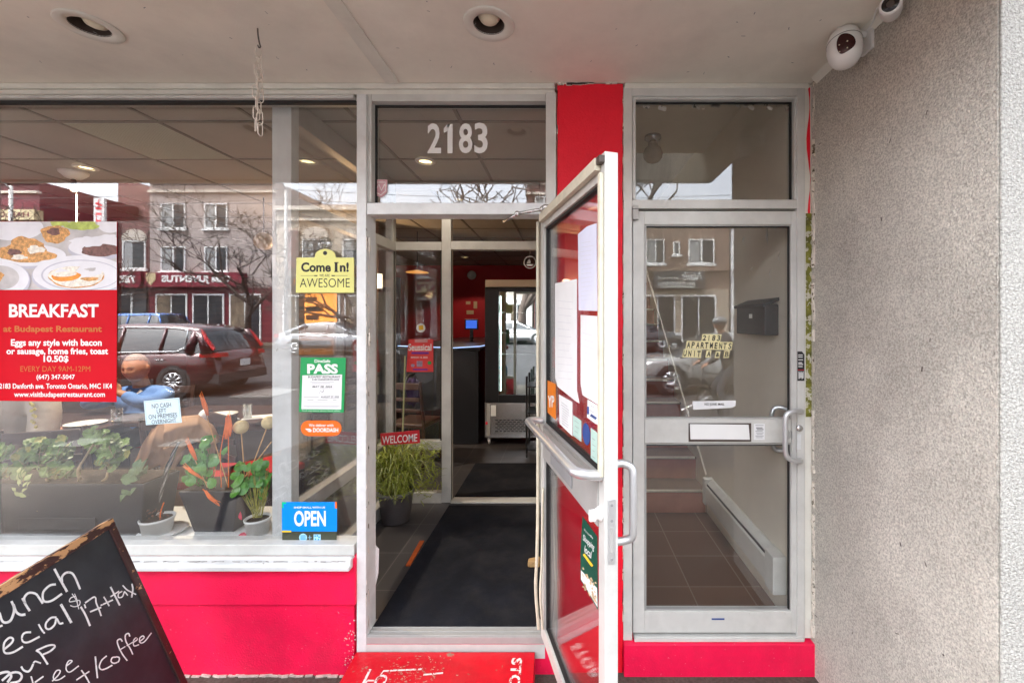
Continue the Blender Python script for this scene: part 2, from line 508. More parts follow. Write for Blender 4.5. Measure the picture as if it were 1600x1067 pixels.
# building body above
m_ = MB()                                      # open shaft added through the block, to brighten the apartment stair hall
m_.box(-7.0, .2, 0.05, 12, 3.3, 9.0); m_.box(.2, 1.22, .05, 1.45, 3.3, 9.0); m_.box(.2, 1.22, 5.3, 12, 3.3, 9.0)
tag(m_.build('building', M['stucco_white']), 'low shop building above the canopy', 'building')

# ------------------------------------------------------------------ recessed lights
M['baffle'] = mat('brown_baffle', (0.075, 0.055, 0.045), 0.5)
M['bulb_off'] = mat('frosted_bulb', (0.80, 0.74, 0.56), 0.35)
for (lx, ly), lab in zip(LIGHTS, ('recessed soffit light beside the hanging chain with tilted bulb', 'recessed soffit light above the house number transom')):
    t = thing('recessed_light', lab, 'ceiling light', (lx, ly, ZS), 'recessed lights in the soffit')
    MB().lathe([(0.061, 0.002), (0.063, -0.004), (0.098, -0.007), (0.102, -0.004), (0.102, -0.0005)], (lx, ly, ZS), seg=40).build('trim_ring', M['trim'], t, smooth=True)
    MB().lathe([(0.0615, -0.002), (0.0605, 0.05), (0.058, 0.13), (0.0, 0.13)], (lx, ly, ZS), seg=32).build('baffle', M['baffle'], t, smooth=True, recalc=False)
    dx = 0.012 if lx < -1 else 0.0
    MB().lathe([(0.0, 0.004), (0.018, 0.006), (0.034, 0.014), (0.044, 0.030), (0.045, 0.045), (0.035, 0.080), (0.02, 0.128)], (lx + dx, ly + (0.012 if lx < -1 else 0), ZS), seg=28).build('bulb', M['bulb_off'], t, smooth=True)

# ------------------------------------------------------------------ hanging chain
M['chain'] = mat('weathered_white_chain', (0.74, 0.68, 0.60), 0.45, 0.3, 0.15, 40)
hc = thing('hanging_chain', 'short pale doubled chain hanging from a hook in the soffit', 'chain', (-1.249, -0.415, 2.55))
hx, hy = -1.249, -0.415
MB().tube(smooth_path([(hx - .001, hy, ZS), (hx + .001, hy, ZS - .03), (hx + .007, hy, ZS - .062), (hx + .011, hy, ZS - .074), (hx + .004, hy, ZS - .078), (hx, hy, ZS - .068)], 4), 0.0028, 8).build('hook', M['baffle'], hc, smooth=True)
ch = MB()
for sx, n0, a0 in ((0.0075, 8, .2), (-0.0075, 6, .9)):
    zc = ZS - .098 - (0.07 if n0 == 6 else 0)
    for k in range(n0):
        a = a0 + (1.35 if k % 2 else 0) + .15 * math.sin(k * 1.7)
        ring = []
        for q in range(24):
            th = q * math.tau / 24
            u = .0115 * math.cos(th); v = .0125 * math.sin(th) + (.0145 if math.sin(th) > 0 else -.0145)
            ring.append((hx + sx * min(1, k * .5 + .2) + .002 * math.sin(k * 2.1) + u * math.cos(a), hy + u * math.sin(a), zc + v))
        ch.tube(ring, 0.0020, 6, closed=True)
        zc -= 0.0445
ch.build('chain', M['chain'], hc, smooth=True)

# ------------------------------------------------------------------ shop window
ZB = Z(847)           # bottom of the shop window glass
sw = thing('shop_window', 'wide aluminium framed shop window full of plants', 'window', (X(280), 0, ZB))
fr = MB()
XW0, XW1, XJ = -4.95, X(557), X(-5)
fr.box(XW0, XW1, -0.03, 0.07, Z(158), Z(148, -.03) - 0.001)                    # head
fr.box(XW0, XW1, -0.024, 0.07, Z(868, -.024), ZB)                              # bottom rail
fr.box(X(-64), X(-37), -0.029, 0.069, ZB + .001, Z(158) - .001)                  # mullion
fr.box(XW0, XW0 + .05, -0.029, 0.069, ZB + .001, Z(158) - .001)
fr.build('frame', M['alu'], sw, bevel=0.003)
bd = MB()
bd.box(X(-36) + .001, XW1 - .001, -.006, .02, Z(158) - .012, Z(158) - .0005)
bd.build('gasket', M['rubber'], sw)
MB().box(X(-38), XW1 - .001, 0.026, 0.034, ZB - .005, Z(157)).build('pane', M['glass'], sw)
MB().box(XW0 + .04, X(-63), 0.026, 0.034, ZB - .005, Z(157)).build('pane', M['glass'], sw)
# moulded outer sill
prof = [(-.024, Z(868, -.024)), (-.055, Z(869, -.055)), (-.07, Z(872, -.07) - .004), (-.075, Z(884, -.075)), (-.088, Z(886, -.088)), (-.088, Z(893, -.088)), (0.0, Z(893, -.088))]
sill = MB()
ends = []
for x in (XW0, X(548, -.07)):
    ends.append([Vector((x, y, z)) for y, z in prof])
sill.hexa(ends[0], ends[1])
sill.build('sill', M['white_alu'], sw, bevel=0.004)
cr = MB()
rn = random.Random(5)
x = XW0
pts = []
while x < X(545, -.07):
    pts.append((x, Z(876.8, -.075) + rn.uniform(-.0012, .0012))); x += rn.uniform(.006, .03)
for a, b in zip(pts, pts[1:]):
    if rn.random() < .8: cr.stroke([a, b], rn.uniform(.0008, .0034), lambda u, v: Vector((u, -.0764, v)))
cr.build('sealant_crack', M['baffle'], sw)

# red bulkhead below the window
bk = thing('bulkhead', 'red painted wall base under the shop window', 'wall', (X(280), 0, 0))
MB().box(XW0 - .4, X(555, -.05), -0.05, 0.06, Z(946, -.05), Z(868, -.024) - .001).build('upper_panel', M['red'], bk, bevel=0.006)
MB().box(XW0 - .4, X(553, -.035), -0.035, 0.06, -0.05, Z(946, -.05) - .002).build('lower_panel', M['red_base'], bk, bevel=0.004)
db = MB()
rn = random.Random(8)
x = -3.4
while x < X(556, -.06):                     # crumbs of plaster along the foot of the wall
    l = rn.uniform(.01, .05)
    db.obox((x, -.040 - rn.uniform(0, .006), .033), (l, rn.uniform(.006, .012), rn.uniform(.004, .011)), Matrix.Rotation(rn.uniform(-.2, .2), 3, 'Z'))
    x += l * .9 + (rn.uniform(0, .03) if rn.random() < .3 else 0)
for k in range(110):                        # flaking at the corner beside the doorway
    px, py = 556 - abs(rn.gauss(0, 9)), 1062 - abs(rn.gauss(0, 34)); r_ = rn.uniform(.3, 1.5)
    db.ppoly([(px - r_, py), (px - r_ * .2, py - r_ * rn.uniform(.5, 1.2)), (px + r_, py + rn.uniform(-.5, .5)), (px + r_ * .3, py + r_)], -.0365, .001)
db.build('plaster_speck', mat('flaked_plaster', (.55, .45, .40), .8, 0, .3, 30), bk)
tag(MB().box(-7.0, XW0 - .001, -0.03, 0.3, 0, 3.3).build('wall', M['red_pillar']), 'red painted wall past the far end of the shop window', 'wall')

# ------------------------------------------------------------------ entrance frame with its transom
ef = thing('entrance_frame', 'aluminium doorway frame with transom over the open shop door', 'door frame', (X(715), 0, ZF))
YT = 0.04
post = MB()
post.box(X(557, -.035), X(572, -.035), -.035, 0.075, ZF - .20, Z(147, -.035))
post.build('left_jamb', M['white_alu'], ef, bevel=0.003)
j = MB()
j.box(X(573), X(582), -0.012, 0.075, Z(317), Z(148) - .004)
j.box(X(853, -.012), X(869, -.03), -0.03, 0.075, ZF - .03, Z(148) - .004)
j.box(X(582), X(853), -0.012, 0.075, Z(160), Z(148) - .004)
j.build('jamb', M['alu'], ef, bevel=0.003)
MB().box(X(573, -.03), X(853, -.03), -0.03, 0.075, Z(335, -.03), Z(317, -.03)).build('transom_bar', M['white_alu'], ef, bevel=0.003)
wj = MB()
wj.box(X(572.5), X(576), -.012, 0.075, ZF - .02, Z(335.5))
wj.build('door_stop', M['alu_dark'], ef, bevel=0.002)
gk = MB()
gk.box(X(582), X(853), .03, .045, Z(162.5), Z(160) - .0005)
gk.box(X(582), X(584), .03, .045, Z(316), Z(162.5))
gk.build('gasket', M['rubber'], ef)
MB().box(X(582) - .003, X(853, YT) + .012, YT, YT + .008, Z(318, YT), Z(159, YT)).build('transom_pane', M['glass'], ef)
th = MB()
th.box(X(572), X(868), -0.03, 0.10, ZF - .035, ZF - .001)
for k in range(4): th.box(X(576), X(864), -.025 + k * .028, -.013 + k * .028, ZF - .001, ZF + .004)
th.build('threshold', M['alu_dark'], ef, bevel=0.0015)
MB().box(X(566), X(852), -0.033, -0.0305, ZF - .105, ZF - .036).build('threshold_apron', M['alu'], ef)
for py in (372, 520):
    MB().tube([W(577, py, -.022), W(577, py + 21, -.022)], .006, 10).build('hinge_pin', M['caulk'], ef, smooth=True)
pk = MB()
rn = random.Random(12)
for side in (572.6, 576.4):
    for k in range(26):
        py = rn.uniform(350, 985)
        hgt = rn.uniform(3, 26)
        c_ = rn.uniform(-.6, .5)
        pk.ppoly([(side + c_ - .5, py), (side + c_ + rn.uniform(0, .5), py + hgt * .3), (side + c_ + .4, py + hgt), (side + c_ - rn.uniform(.2, .9), py + hgt * .7)], -.0365 if side < 575 else -.014, .002)
pk.build('paint_chip_speck', M['caulk'], ef)

# house number on the transom
hn = thing('house_number', 'white adhesive house number 2183 on the transom glass', 'house number', W(715, 240, .036))
mb = MB()
for d_, r_ in zip('2183', ((668, 193, 689, 240), (693, 193, 707, 240), (717, 193, 738, 240), (741, 192, 762, 240))):
    if d_ != '1': mb.ptext(d_, r_, .0385, bold=.022)
    else: mb.stroke([(703.2, 194), (703.2, 240)], 8, lambda u, v: W(u, v, .0385)).face([W(x, y, .0385) for x, y in ((699.2, 194), (703, 194), (699.2, 205), (693.5, 208), (693.5, 201))])
mb.build('lettering', M['white'], hn)
M['pink_sticker'] = mat('faded_pink_sticker', (0.62, 0.33, 0.36), .5, 0, .2, 40)
fs = thing('shield_sticker', 'faded pink shield sticker in the corner of the transom', 'sticker', W(594, 310, .036))
MB().ppoly([(583, 281), (605, 281), (605, 300), (600, 306), (595, 309), (588, 306), (583, 302)], .0375, .001).build('sheet', M['pink_sticker'], fs)
MB().stroke([(586, 285), (602, 285), (602, 299), (595, 305), (586, 300)], 1.2, lambda u, v: W(u, v, .0369)).stroke([(588, 296), (592, 288), (596, 298), (601, 288)], 1.5, lambda u, v: W(u, v, .0369)).build('emblem', M['white'], fs)

# ------------------------------------------------------------------ red pillar between the doors
pl = thing('red_pillar', 'bright red painted pillar between the two doors', 'pillar', (X(922), 0, 0))
rn = random.Random(4)
def ragged(x0, x1, z0, z1, amp, n):
    L_ = [(x0 + rn.uniform(-amp, amp), z0 + (z1 - z0) * i / n) for i in range(n + 1)]
    R_ = [(x1 + rn.uniform(-amp, amp), z0 + (z1 - z0) * i / n) for i in range(n + 1)]
    return L_, R_
L_, R_ = ragged(X(871, -.02), X(973, -.02), 0.0, ZS - .006, .0022, 70)
pm = MB()
pm.hexa([Vector((x, .2, z)) for x, z in L_] + [Vector((x, .2, z)) for x, z in reversed(R_)], [Vector((x, -.02, z)) for x, z in L_] + [Vector((x, -.02, z)) for x, z in reversed(R_)])
pm.build('shaft', M['red_pillar'], pl)
ck = MB()
rn = random.Random(44)
for k in range(60):
    z = rn.uniform(.3, 2.9); l = rn.uniform(.01, .06)
    x = X(973.6, -.021) if rn.random() < .75 else X(870.6, -.021)
    ck.obox((x + rn.uniform(-.001, .002), -.021, z), (rn.uniform(.002, .006), .005, l), Matrix.Rotation(rn.uniform(-.05, .05), 3, 'Y'))
for k in range(14):
    x = rn.uniform(X(872), X(972)); ck.obox((x, -.024, ZS - .010 + rn.uniform(-.002, .006)), (rn.uniform(.02, .06), .006, rn.uniform(.006, .016)), Matrix.Rotation(rn.uniform(-.08, .08), 3, 'Y'))
ck.build('peeling_caulk', M['caulk'], pl)

# ------------------------------------------------------------------ apartment entrance: frame, transom, base
af = thing('apartment_door_frame', 'aluminium frame and transom around the closed apartment door', 'door frame', (X(1118), 0, .2))
f = MB()
f.box(X(974, -.02), X(988, -.02), -0.02, 0.075, .19, Z(136, -.02))
f.box(X(1246, -.02), X(1258, -.02), -0.02, 0.075, .19, Z(136, -.02))
f.box(X(988, -.02), X(1246, -.02), -0.02, 0.075, Z(150, -.02), Z(138, -.02))
f.box(X(988, -.02), X(1246, -.02), -0.02, 0.075, Z(326, -.02), Z(312, -.02))
f.build('frame', M['alu'], af, bevel=0.003)
f = MB()
f.box(X(988), X(993), -.008, .03, Z(312), Z(150)); f.box(X(1240), X(1246), -.008, .03, Z(312), Z(150)); f.box(X(993), X(1240), -.008, .03, Z(157), Z(150))
f.build('glazing_bead', M['alu'], af, bevel=0.002)
f = MB()
f.box(X(993), X(1240), .018, .03, Z(159), Z(157) - .0005); f.box(X(1237.6), X(1240), .018, .03, Z(312), Z(159))
f.build('gasket', M['rubber'], af)
MB().box(X(991), X(1241), .031, .039, Z(313, .03), Z(153)).build('transom_pane', M['glass_door'], af)
f = MB()
f.box(X(990), X(1252), -.03, .07, .190, .2065)
f.box(X(992), X(1250), -.026, -.012, .2065, .212)
f.build('threshold', M['alu'], af, bevel=0.002)
cl = MB()
rn = random.Random(21)
for k in range(90):
    z = rn.uniform(.2, 2.95); l = rn.uniform(.012, .075)
    cl.obox((X(1265) + rn.uniform(-.006, .004), -.03 - rn.uniform(0, .012), z), (rn.uniform(.005, .013), .014, l), Matrix.Rotation(rn.uniform(-.09, .09), 3, 'Y'))
cl.build('peeling_caulk', M['caulk'], af)
MB().box(X(1257.5, -.02), X(1266), -.016, .05, .20, Z(330)).build('side_strip', M['trim'], af)
MB().box(X(1259.5, -.02), X(1266), -.018, -.0165, Z(650), Z(335)).build('mossy_strip', M['moss'], af)
MB().box(X(1257.5, -.02), X(1266), -.016, .05, Z(330) + .001, Z(136)).build('upper_strip', M['trim'], af)
rd = MB()
L_ = [(X(1258 + 4.5 + 2.5 * math.sin(i * .9) + (2 if i > 8 else 0), -.018), Z(137 + i * 16, -.018)) for i in range(14)]
R_ = [(X(1266, -.018), Z(137 + i * 16, -.018)) for i in range(14)]
for i in range(13): rd.face([(L_[i][0], -.0175, L_[i][1]), (R_[i][0], -.0175, R_[i][1]), (R_[i + 1][0], -.0175, R_[i + 1][1]), (L_[i + 1][0], -.0175, L_[i + 1][1])])
rd.build('red_paint_edge', M['red_pillar'], af)
grn = MB()
for x0, x1, y0, y1 in ((990, 1000, 139, 148), (846, 870, 130, 137)):
    pass
tag(MB().box(X(975, -.04), X(1276, -.04), -0.045, 0.05, -0.02, 0.189).build('door_plinth', M['red_base'], bevel=0.004), 'low worn red plinth under the apartment door', 'plinth')
tag(MB().box(X(556, -.04), X(868, -.04), -0.030, 0.05, -0.02, ZF - .036).build('door_step', M['red_base'], bevel=0.004), 'low red step riser under the open shop doorway', 'step')

# ------------------------------------------------------------------ stucco side wall and its white street face
sd = thing('side_wall', 'rough beige stucco wall with bright white street face', 'wall', (2.0, -.4, 0))
MB().box(EDGE_R, 6.0, -0.930, 6.0, -.02, 9.0).build('stucco_face', M['stucco'], sd)
MB().box(EDGE_R + .003, 6.0, -0.938, -0.9305, -.02, 9.0).build('street_face', M['stucco_white'], sd, bevel=0.004)
rn = random.Random(31)
sc = MB()
for k in range(16):
    y, z = rn.uniform(-.85, -.06), rn.uniform(.1, 2.7)
    a, l = rn.uniform(0, 3.14), rn.uniform(.003, .009)
    sc.stroke([(y + math.cos(a) * l * q, z + math.sin(a) * l * q) for q in (-1, 0, 1)], rn.uniform(.003, .006), lambda u, v: Vector((EDGE_R - .004, u, v)))
sc.build('scuff_stain', M['baffle'], sd)
cv = MB()
cv.hexa([(EDGE_R - .03, -.06, ZS - .0005), (EDGE_R - .0005, -.06, ZS - .0005), (EDGE_R - .0005, -.06, ZS - .03)], [(EDGE_R - .03, -1.37, ZS - .0005), (EDGE_R - .0005, -1.37, ZS - .0005), (EDGE_R - .0005, -1.37, ZS - .03)])
cv.build('corner_bead', M['trim'], sd, bevel=0.003)

# ------------------------------------------------------------------ security cameras
M['cam_black'] = mat('camera_lens_black', (0.012, 0.008, 0.008), 0.12)
M['cam_red'] = mat('infrared_window', (0.035, 0.006, 0.006), 0.1)
c1 = Vector((1.135, -.415, 2.905))
sc1 = thing('security_camera', 'white egg shaped dome camera on a wall bracket', 'camera', c1, 'security cameras under the soffit')
q1 = Vector((.10, .25, 1)).normalized()
MB().lathe([(0, -.098), (.026, -.095), (.046, -.080), (.058, -.055), (.063, -.025), (.062, .0), (.061, .022), (.052, .048), (.036, .064), (0, .068)], c1, q1, 32).build('housing', M['white'], sc1, smooth=True)
MB().lathe([(.0628, .004), (.0636, .006), (.0628, .008)], c1, q1, 32).build('seam', M['ink_grey'], sc1, smooth=True)
lens_n = Vector((-.30, -.80, -.52)).normalized()
up = Vector((0, 0, 1)); uu = lens_n.cross(up).normalized(); vv = uu.cross(lens_n).normalized()
vp = MB()
N_ = 30
ring = []
def shell(p):
    """Push a point onto the camera housing, 2 mm proud."""
    q = Vector((0, 0, 1)).rotation_difference(q1)
    l = q.inverted() @ (p - c1)
    prof = [(-.098, 0), (-.095, .026), (-.080, .046), (-.055, .058), (-.025, .063), (0, .062), (.022, .061), (.048, .052), (.064, .036)]
    zz = max(-.0955, min(.06, l.z))
    for (z0, r0), (z1, r1) in zip(prof, prof[1:]):
        if z0 <= zz <= z1: rr = r0 + (r1 - r0) * (zz - z0) / (z1 - z0); break
    s_ = (rr + .002) / max(1e-6, math.hypot(l.x, l.y))
    return c1 + q @ Vector((l.x * s_, l.y * s_, zz))
grid = []
for i in range(9):
    row = []
    for k in range(9):
        a, b = (i / 8 - .5) * 2, (k / 8 - .5) * 2
        r_ = max(abs(a), abs(b)); l_ = math.hypot(a, b) or 1
        a2, b2 = a / l_ * r_, b / l_ * r_
        px, py = 1317 + a2 * 14 + b2 * 2.5, 69 + b2 * 16.5
        dd = (D + c1.y - .05) / F_PX
        p = Vector(((px - VX) * dd, c1.y - .05, CZ - (py - VY) * dd))
        row.append(vp.bm.verts.new(shell(p)))
    grid.append(row)
for i in range(8):
    for k in range(8): vp.bm.faces.new((grid[i][k], grid[i + 1][k], grid[i + 1][k + 1], grid[i][k + 1]))
vp.build('viewport', M['cam_red'], sc1, smooth=True)
for i, k in ((3, 5), (5, 5), (3, 7), (5, 7)):
    dd = (D + c1.y - .05) / F_PX
    px, py = 1311 + (i - 3) * 6, 70 + (k - 5) * 5
    MB().ball(shell(Vector(((px - VX) * dd, c1.y - .05, CZ - (py - VY) * dd))), .0025, 8, 6).build('led', M['bulb_off'], sc1, smooth=True)
br = MB()
br.tube(smooth_path([(c1.x - .03, c1.y, c1.z + .064), (c1.x + .02, c1.y, c1.z + .066), (c1.x + .055, c1.y, c1.z + .050), (c1.x + .085, c1.y, c1.z + .045), (EDGE_R - .004, c1.y, c1.z + .04)], 4), .011, 10)
br.box(EDGE_R - .012, EDGE_R - .0005, c1.y - .035, c1.y + .03, c1.z - .03, c1.z + .058)
br.build('bracket', M['white'], sc1, bevel=0.002)
c2 = Vector((1.150, -.64, 2.905))
sc2 = thing('security_camera', 'white bullet camera with round black front near the soffit edge', 'camera', c2, 'security cameras under the soffit')
ax = Vector((.62, .75, .12)).normalized()
MB().lathe([(.026, -.004), (.033, -.002), (.034, .01), (.034, .05), (.030, .075), (.02, .088), (0, .09)], c2, ax, 28).build('housing', M['white'], sc2, smooth=True)
MB().lathe([(0, -.003), (.027, -.0035), (.029, -.0015), (.029, .0)], c2, ax, 28).build('front_glass', M['cam_black'], sc2, smooth=True)
MB().lathe([(0, -.006), (.010, -.006), (.012, -.0035)], c2, ax, 18).build('lens', M['baffle'], sc2, smooth=True)
MB().tube([c2 + ax * .05, c2 + Vector((.05, .05, .05)), (EDGE_R - .002, c2.y + .06, c2.z + .05)], .009, 10).build('bracket', M['white'], sc2, smooth=True)
cb = MB()
cb.tube(smooth_path([(EDGE_R - .006, c1.y + .03, c1.z + .05), (EDGE_R - .02, c1.y - .05, ZS - .012), (EDGE_R - .05, c1.y - .12, ZS - .006), (EDGE_R - .012, c2.y + .06, c2.z + .055)], 5), .003, 6)
tag(cb.build('cable', M['white'], smooth=True), 'thin white cable running between the two security cameras', 'cable')

# ------------------------------------------------------------------ red ramp with stencilled letters
rp = thing('door_ramp', 'scuffed red wooden ramp with stencilled lettering at the shop doorway', 'ramp', (X(700), -.4, 0))
RX0, RX1, RY0, RZ0, RY1, RZ1 = X(557, -.045), X(836, -.045), -.045, .155, -.95, .025
def rampP(u, v, off=.0012):   # u across 0..1, v down the slope 0..1
    sp = (1 - v) * 0 + v * .02
    return Vector((RX0 - sp + (RX1 - RX0 + 2 * sp) * u, RY0 + (RY1 - RY0) * v, RZ0 + (RZ1 - RZ0) * v + off))
mb = MB()
mb.hexa([rampP(0, 0, 0), rampP(1, 0, 0), Vector((RX1, RY0, 0.001)), Vector((RX0, RY0, 0.001))], [rampP(0, 1, 0), rampP(1, 1, 0), Vector((RX1 + .02, RY1, 0.001)), Vector((RX0 - .02, RY1, 0.001))])
mb.build('deck', M['red_ramp'], rp, bevel=0.004)
st = MB()
st.text('STOP', (0.038, 0.932, 0.245, 0.874), lambda u, v: rampP(v, u), bold=.03)
st.build('lettering', M['stencil'], rp)
st = MB()
fn = lambda u, v: rampP(u, v, .0010)
for p in ([(.14, .16), (.10, .34), (.05, .34)], [(.14, .16), (.19, .16), (.20, .11), (.40, .10)], [(.42, .13), (.52, .12)], [(.17, .2), (.14, .32)], [(.22, .19), (.19, .31)]): st.stroke(p, .009, fn)
st.text('Lo', (.12, .10, .24, .19), fn, bold=.0)
st.build('stencil_outline', M['stencil'], rp)
st = MB(); rn = random.Random(91)
for k in range(150):
    u, v = rn.gauss(.36, .09), abs(rn.gauss(.11, .06)) + .02
    a = rn.uniform(0, 3.1); l = rn.uniform(.002, .008)
    st.stroke([(u - math.cos(a) * l, v - math.sin(a) * l * .4), (u, v + .002), (u + math.cos(a) * l, v + math.sin(a) * l * .4)], rn.uniform(.002, .006), fn)
st.build('wear_speck', mat('bare_patch', (.42, .20, .14), .8, 0, .4, 60), rp)
# ------------------------------------------------------------------ open shop door
H0 = Vector((-.121, -.03, 0)); E1 = Vector((.123, -.824, 0))
DW = (E1 - H0).length
de = (E1 - H0).normalized(); dn = Vector((de.y, -de.x, 0))      # dn points out of the inner (left) face
def dp(t, off, z): return H0 + de * t - dn * off + Vector((0, 0, z))
def dbox(mb, t0, t1, o0, o1, z0, z1):
    return mb.hexa([dp(t0, o0, z0), dp(t1, o0, z0), dp(t1, o1, z0), dp(t0, o1, z0)], [dp(t0, o0, z1), dp(t1, o0, z1), dp(t1, o1, z1), dp(t0, o1, z1)])
def dpx(px, py, off=0.0): return on_plane(px, py, dp(0, off, 0), dn)
DZ0, DZ1 = .226, 2.314
sdoor = thing('shop_door', 'aluminium and glass shop door swung wide open with notices taped inside', 'door', H0 + Vector((0, 0, DZ0)))
m = MB()
dbox(m, 0, .058, 0, .045, DZ0, DZ1)
dbox(m, .778, DW, 0, .045, DZ0, DZ1)
dbox(m, .0585, .7775, .001, .044, 2.235, DZ1)
dbox(m, .0585, .7775, .001, .044, DZ0, .292)
m.build('frame', M['alu'], sdoor, bevel=0.0025)
m = MB(); dbox(m, .0585, .7775, -.004, .046, 1.125, 1.275); dbox(m, .0585, .7775, -.001, .043, 1.2755, 1.292)
m.build('mid_rail', M['alu_dark'], sdoor, bevel=0.002)
m = MB()
for z0, z1 in ((.2925, 1.1245), (1.2925, 2.2345)):
    dbox(m, .0585, .068, .012, .034, z0, z1); dbox(m, .769, .7775, .012, .034, z0, z1)
    dbox(m, .068, .769, .012, .034, z0, z0 + .009); dbox(m, .068, .769, .012, .034, z1 - .009, z1)
m.build('gasket', M['rubber'], sdoor)
for z0, z1 in ((.295, 1.12), (1.295, 2.232)):
    m = MB(); dbox(m, .064, .773, .020, .026, z0, z1); m.build('pane', M['glass_door'], sdoor)
m = MB()
dbox(m, .05, .80, -.022, -.0005, 2.262, 2.302)
dbox(m, .803, .824, -.014, -.0005, 1.30, 2.25)
dbox(m, .79, .81, -.012, -.0005, .23, .50)
m.tube(smooth_path([dp(-.012, -.012, 2.28), dp(-.014, -.012, 1.6), dp(-.012, -.012, .9), dp(-.014, -.016, .62), dp(-.016, -.022, .45), dp(-.010, -.008, .25)], 6), .0085, 8)
m.tube(smooth_path([dp(.062, -.004, .98), dp(.066, -.012, .62), dp(.072, -.020, .48), dp(.064, -.006, .30)], 6), .006, 8)
m.build('weather_strip', M['cream_strip'], sdoor, bevel=0.006)
m = MB()
m.tube(smooth_path([dp(.045, 0, 1.300), dp(.046, -.045, 1.306), dp(.070, -.076, 1.310), dp(.13, -.082, 1.310), dp(.42, -.082, 1.310), dp(.72, -.082, 1.310), dp(.785, -.076, 1.310), dp(.805, -.045, 1.306), dp(.806, 0, 1.300)], 7), .0165, 14)
m.build('push_bar', M['handle'], sdoor, smooth=True)
m = MB(); dbox(m, .22, .52, -.010, -.0045, 1.150, 1.235)
m.build('push_plate', M['ink_grey'], sdoor, bevel=0.004)
m = MB()
m.tube(smooth_path([dp(.79, .045, 1.325), dp(.792, .080, 1.325), dp(.805, .105, 1.31), dp(.81, .107, 1.26), dp(.81, .107, 1.13), dp(.805, .105, 1.09), dp(.792, .080, 1.075), dp(.79, .045, 1.075)], 6), .013, 14)
m.build('pull_handle', M['handle'], sdoor, smooth=True)
m = MB()
o_ = .0015
def ebox(mb, o0, o1, z0, z1, th): return dbox(mb, DW, DW + th, o0, o1, z0, z1)
ebox(m, .010, .036, 1.030, 1.232, .002); m.build('latch_plate', M['handle'], sdoor, bevel=0.001)
m = MB(); ebox(m, .0175, .0285, 1.065, 1.145, .0032); m.build('latch_bolt', M['alu_dark'], sdoor, bevel=0.001)
m = MB()
for z in (1.214, 1.165, 1.045): m.lathe([(0, .001), (.004, .001), (.0045, 0)], dp(DW + .0022, .023, z), de, 10)
m.build('screw', M['ink_grey'], sdoor)
m = MB()
m.lathe([(.022, 0), (.024, .004), (.018, .012), (.015, .02), (0, .02)], dp(.800, 0, 1.178), dn, 20)
tq = dp(.800, -.030, 1.178)
dbox(m, .793, .807, -.040, -.0195, 1.158, 1.192)
m.build('thumb_turn', M['white'], sdoor, bevel=0.002)
m = MB()
A = dp(.06, -.004, 2.325); B = W(808, 334, -.06); C_ = W(786, 347, .05)
m.tube([A, B], .008, 10); m.tube([B + Vector((0, 0, -.004)), C_], .007, 8)
m.ball(A, .017, 12, 8); m.ball(B, .014, 12, 8)
dbox(m, .03, .11, -.012, .03, 2.3145, 2.336)
m.build('closer_arm', M['steel'], sdoor, smooth=True)
m = MB(); m.obox(dp(.815, -.008, 2.290), (.03, .02, .024), Matrix.Rotation(math.atan2(de.y, de.x), 3, 'Z')); m.build('latch_keeper', M['baffle'], sdoor, bevel=0.003)

# papers and stickers on the open door
def door_sheet(name, label, cat, pts, m_, off=-.004, group=None, lines=None, ink='ink_grey', extra=None):
    t = thing(name, label, cat, dpx(*pts[-1]), group)
    a = [dpx(x, y, .019) + dn * (.0008 - off * .1) for x, y in pts]
    k = [p + dn * .0012 for p in a]
    MB().hexa(a, k).build('sheet', m_, t)
    lf = lambda u, v: dpx(u, v, .019) + dn * (.0026 - off * .1)
    if lines:
        mb = MB()
        for (x0, y0, x1, y1), wd in lines: mb.stroke([(x0, y0), (x1, y1)], wd, lf)
        mb.build('lettering', M[ink], t)
    if extra: extra(t, lf)
    return t
M['lav_paper'] = mat('lavender_paper', (0.66, 0.67, 0.80), .8, 0, .05, 9, .003, 7)
M['faint_ink'] = mat('faint_print', (.60, .60, .64), .8)
M['mint'] = mat('mint_card', (0.45, 0.62, 0.55), .6, 0, .08, 12)
M['orange_card'] = mat('orange_card', (0.72, 0.19, 0.01), .5, 0, .12, 9)
M['blue_card'] = mat('blue_print', (0.03, 0.07, 0.25), .5, 0, .2, 20)
M['green_card'] = mat('green_print', (0.004, 0.075, 0.045), .45, 0, .2, 20)
rl = random.Random(6)
def faint(x0, x1, y0, y1, slope, n):
    out = []
    for i in range(n):
        y = y0 + (y1 - y0) * i / max(1, n - 1)
        xa = x0 + rl.uniform(0, 2); xb = x1 - rl.uniform(0, (x1 - x0) * .3)
        out.append(((xa, y + (xa - x0) * slope, xb, y + (xb - x0) * slope), .55))
    return out
door_sheet('notice_sheet', 'lavender white sheet with torn corner taped highest on the open door', 'notice', [(904, 366), (918, 354), (933, 349), (934, 486), (905, 485)], M['lav_paper'], lines=faint(908, 930, 380, 470, -.15, 14), ink='faint_ink', group='notices on the open door')
door_sheet('notice_sheet', 'long white sheet with curled bottom corner nearer the door hinge', 'notice', [(868, 443), (902, 436), (902, 610), (906, 630), (898, 625), (872, 604), (868, 590)], M['paper'], group='notices on the open door', lines=faint(872, 898, 470, 590, .1, 12), ink='faint_ink')
door_sheet('notice_sheet', 'plain white sheet beneath the lavender one beside the door edge', 'notice', [(908, 492), (934, 494), (935, 632), (911, 617), (908, 600)], M['paper'], group='notices on the open door', lines=faint(912, 930, 520, 600, .3, 9), ink='faint_ink')
door_sheet('notice_sheet', 'small typed white notice below the long curled sheet', 'notice', [(874, 616), (895, 628), (895, 681), (875, 662)], M['paper'], group='notices on the open door', lines=faint(878, 892, 628, 660, .75, 9))
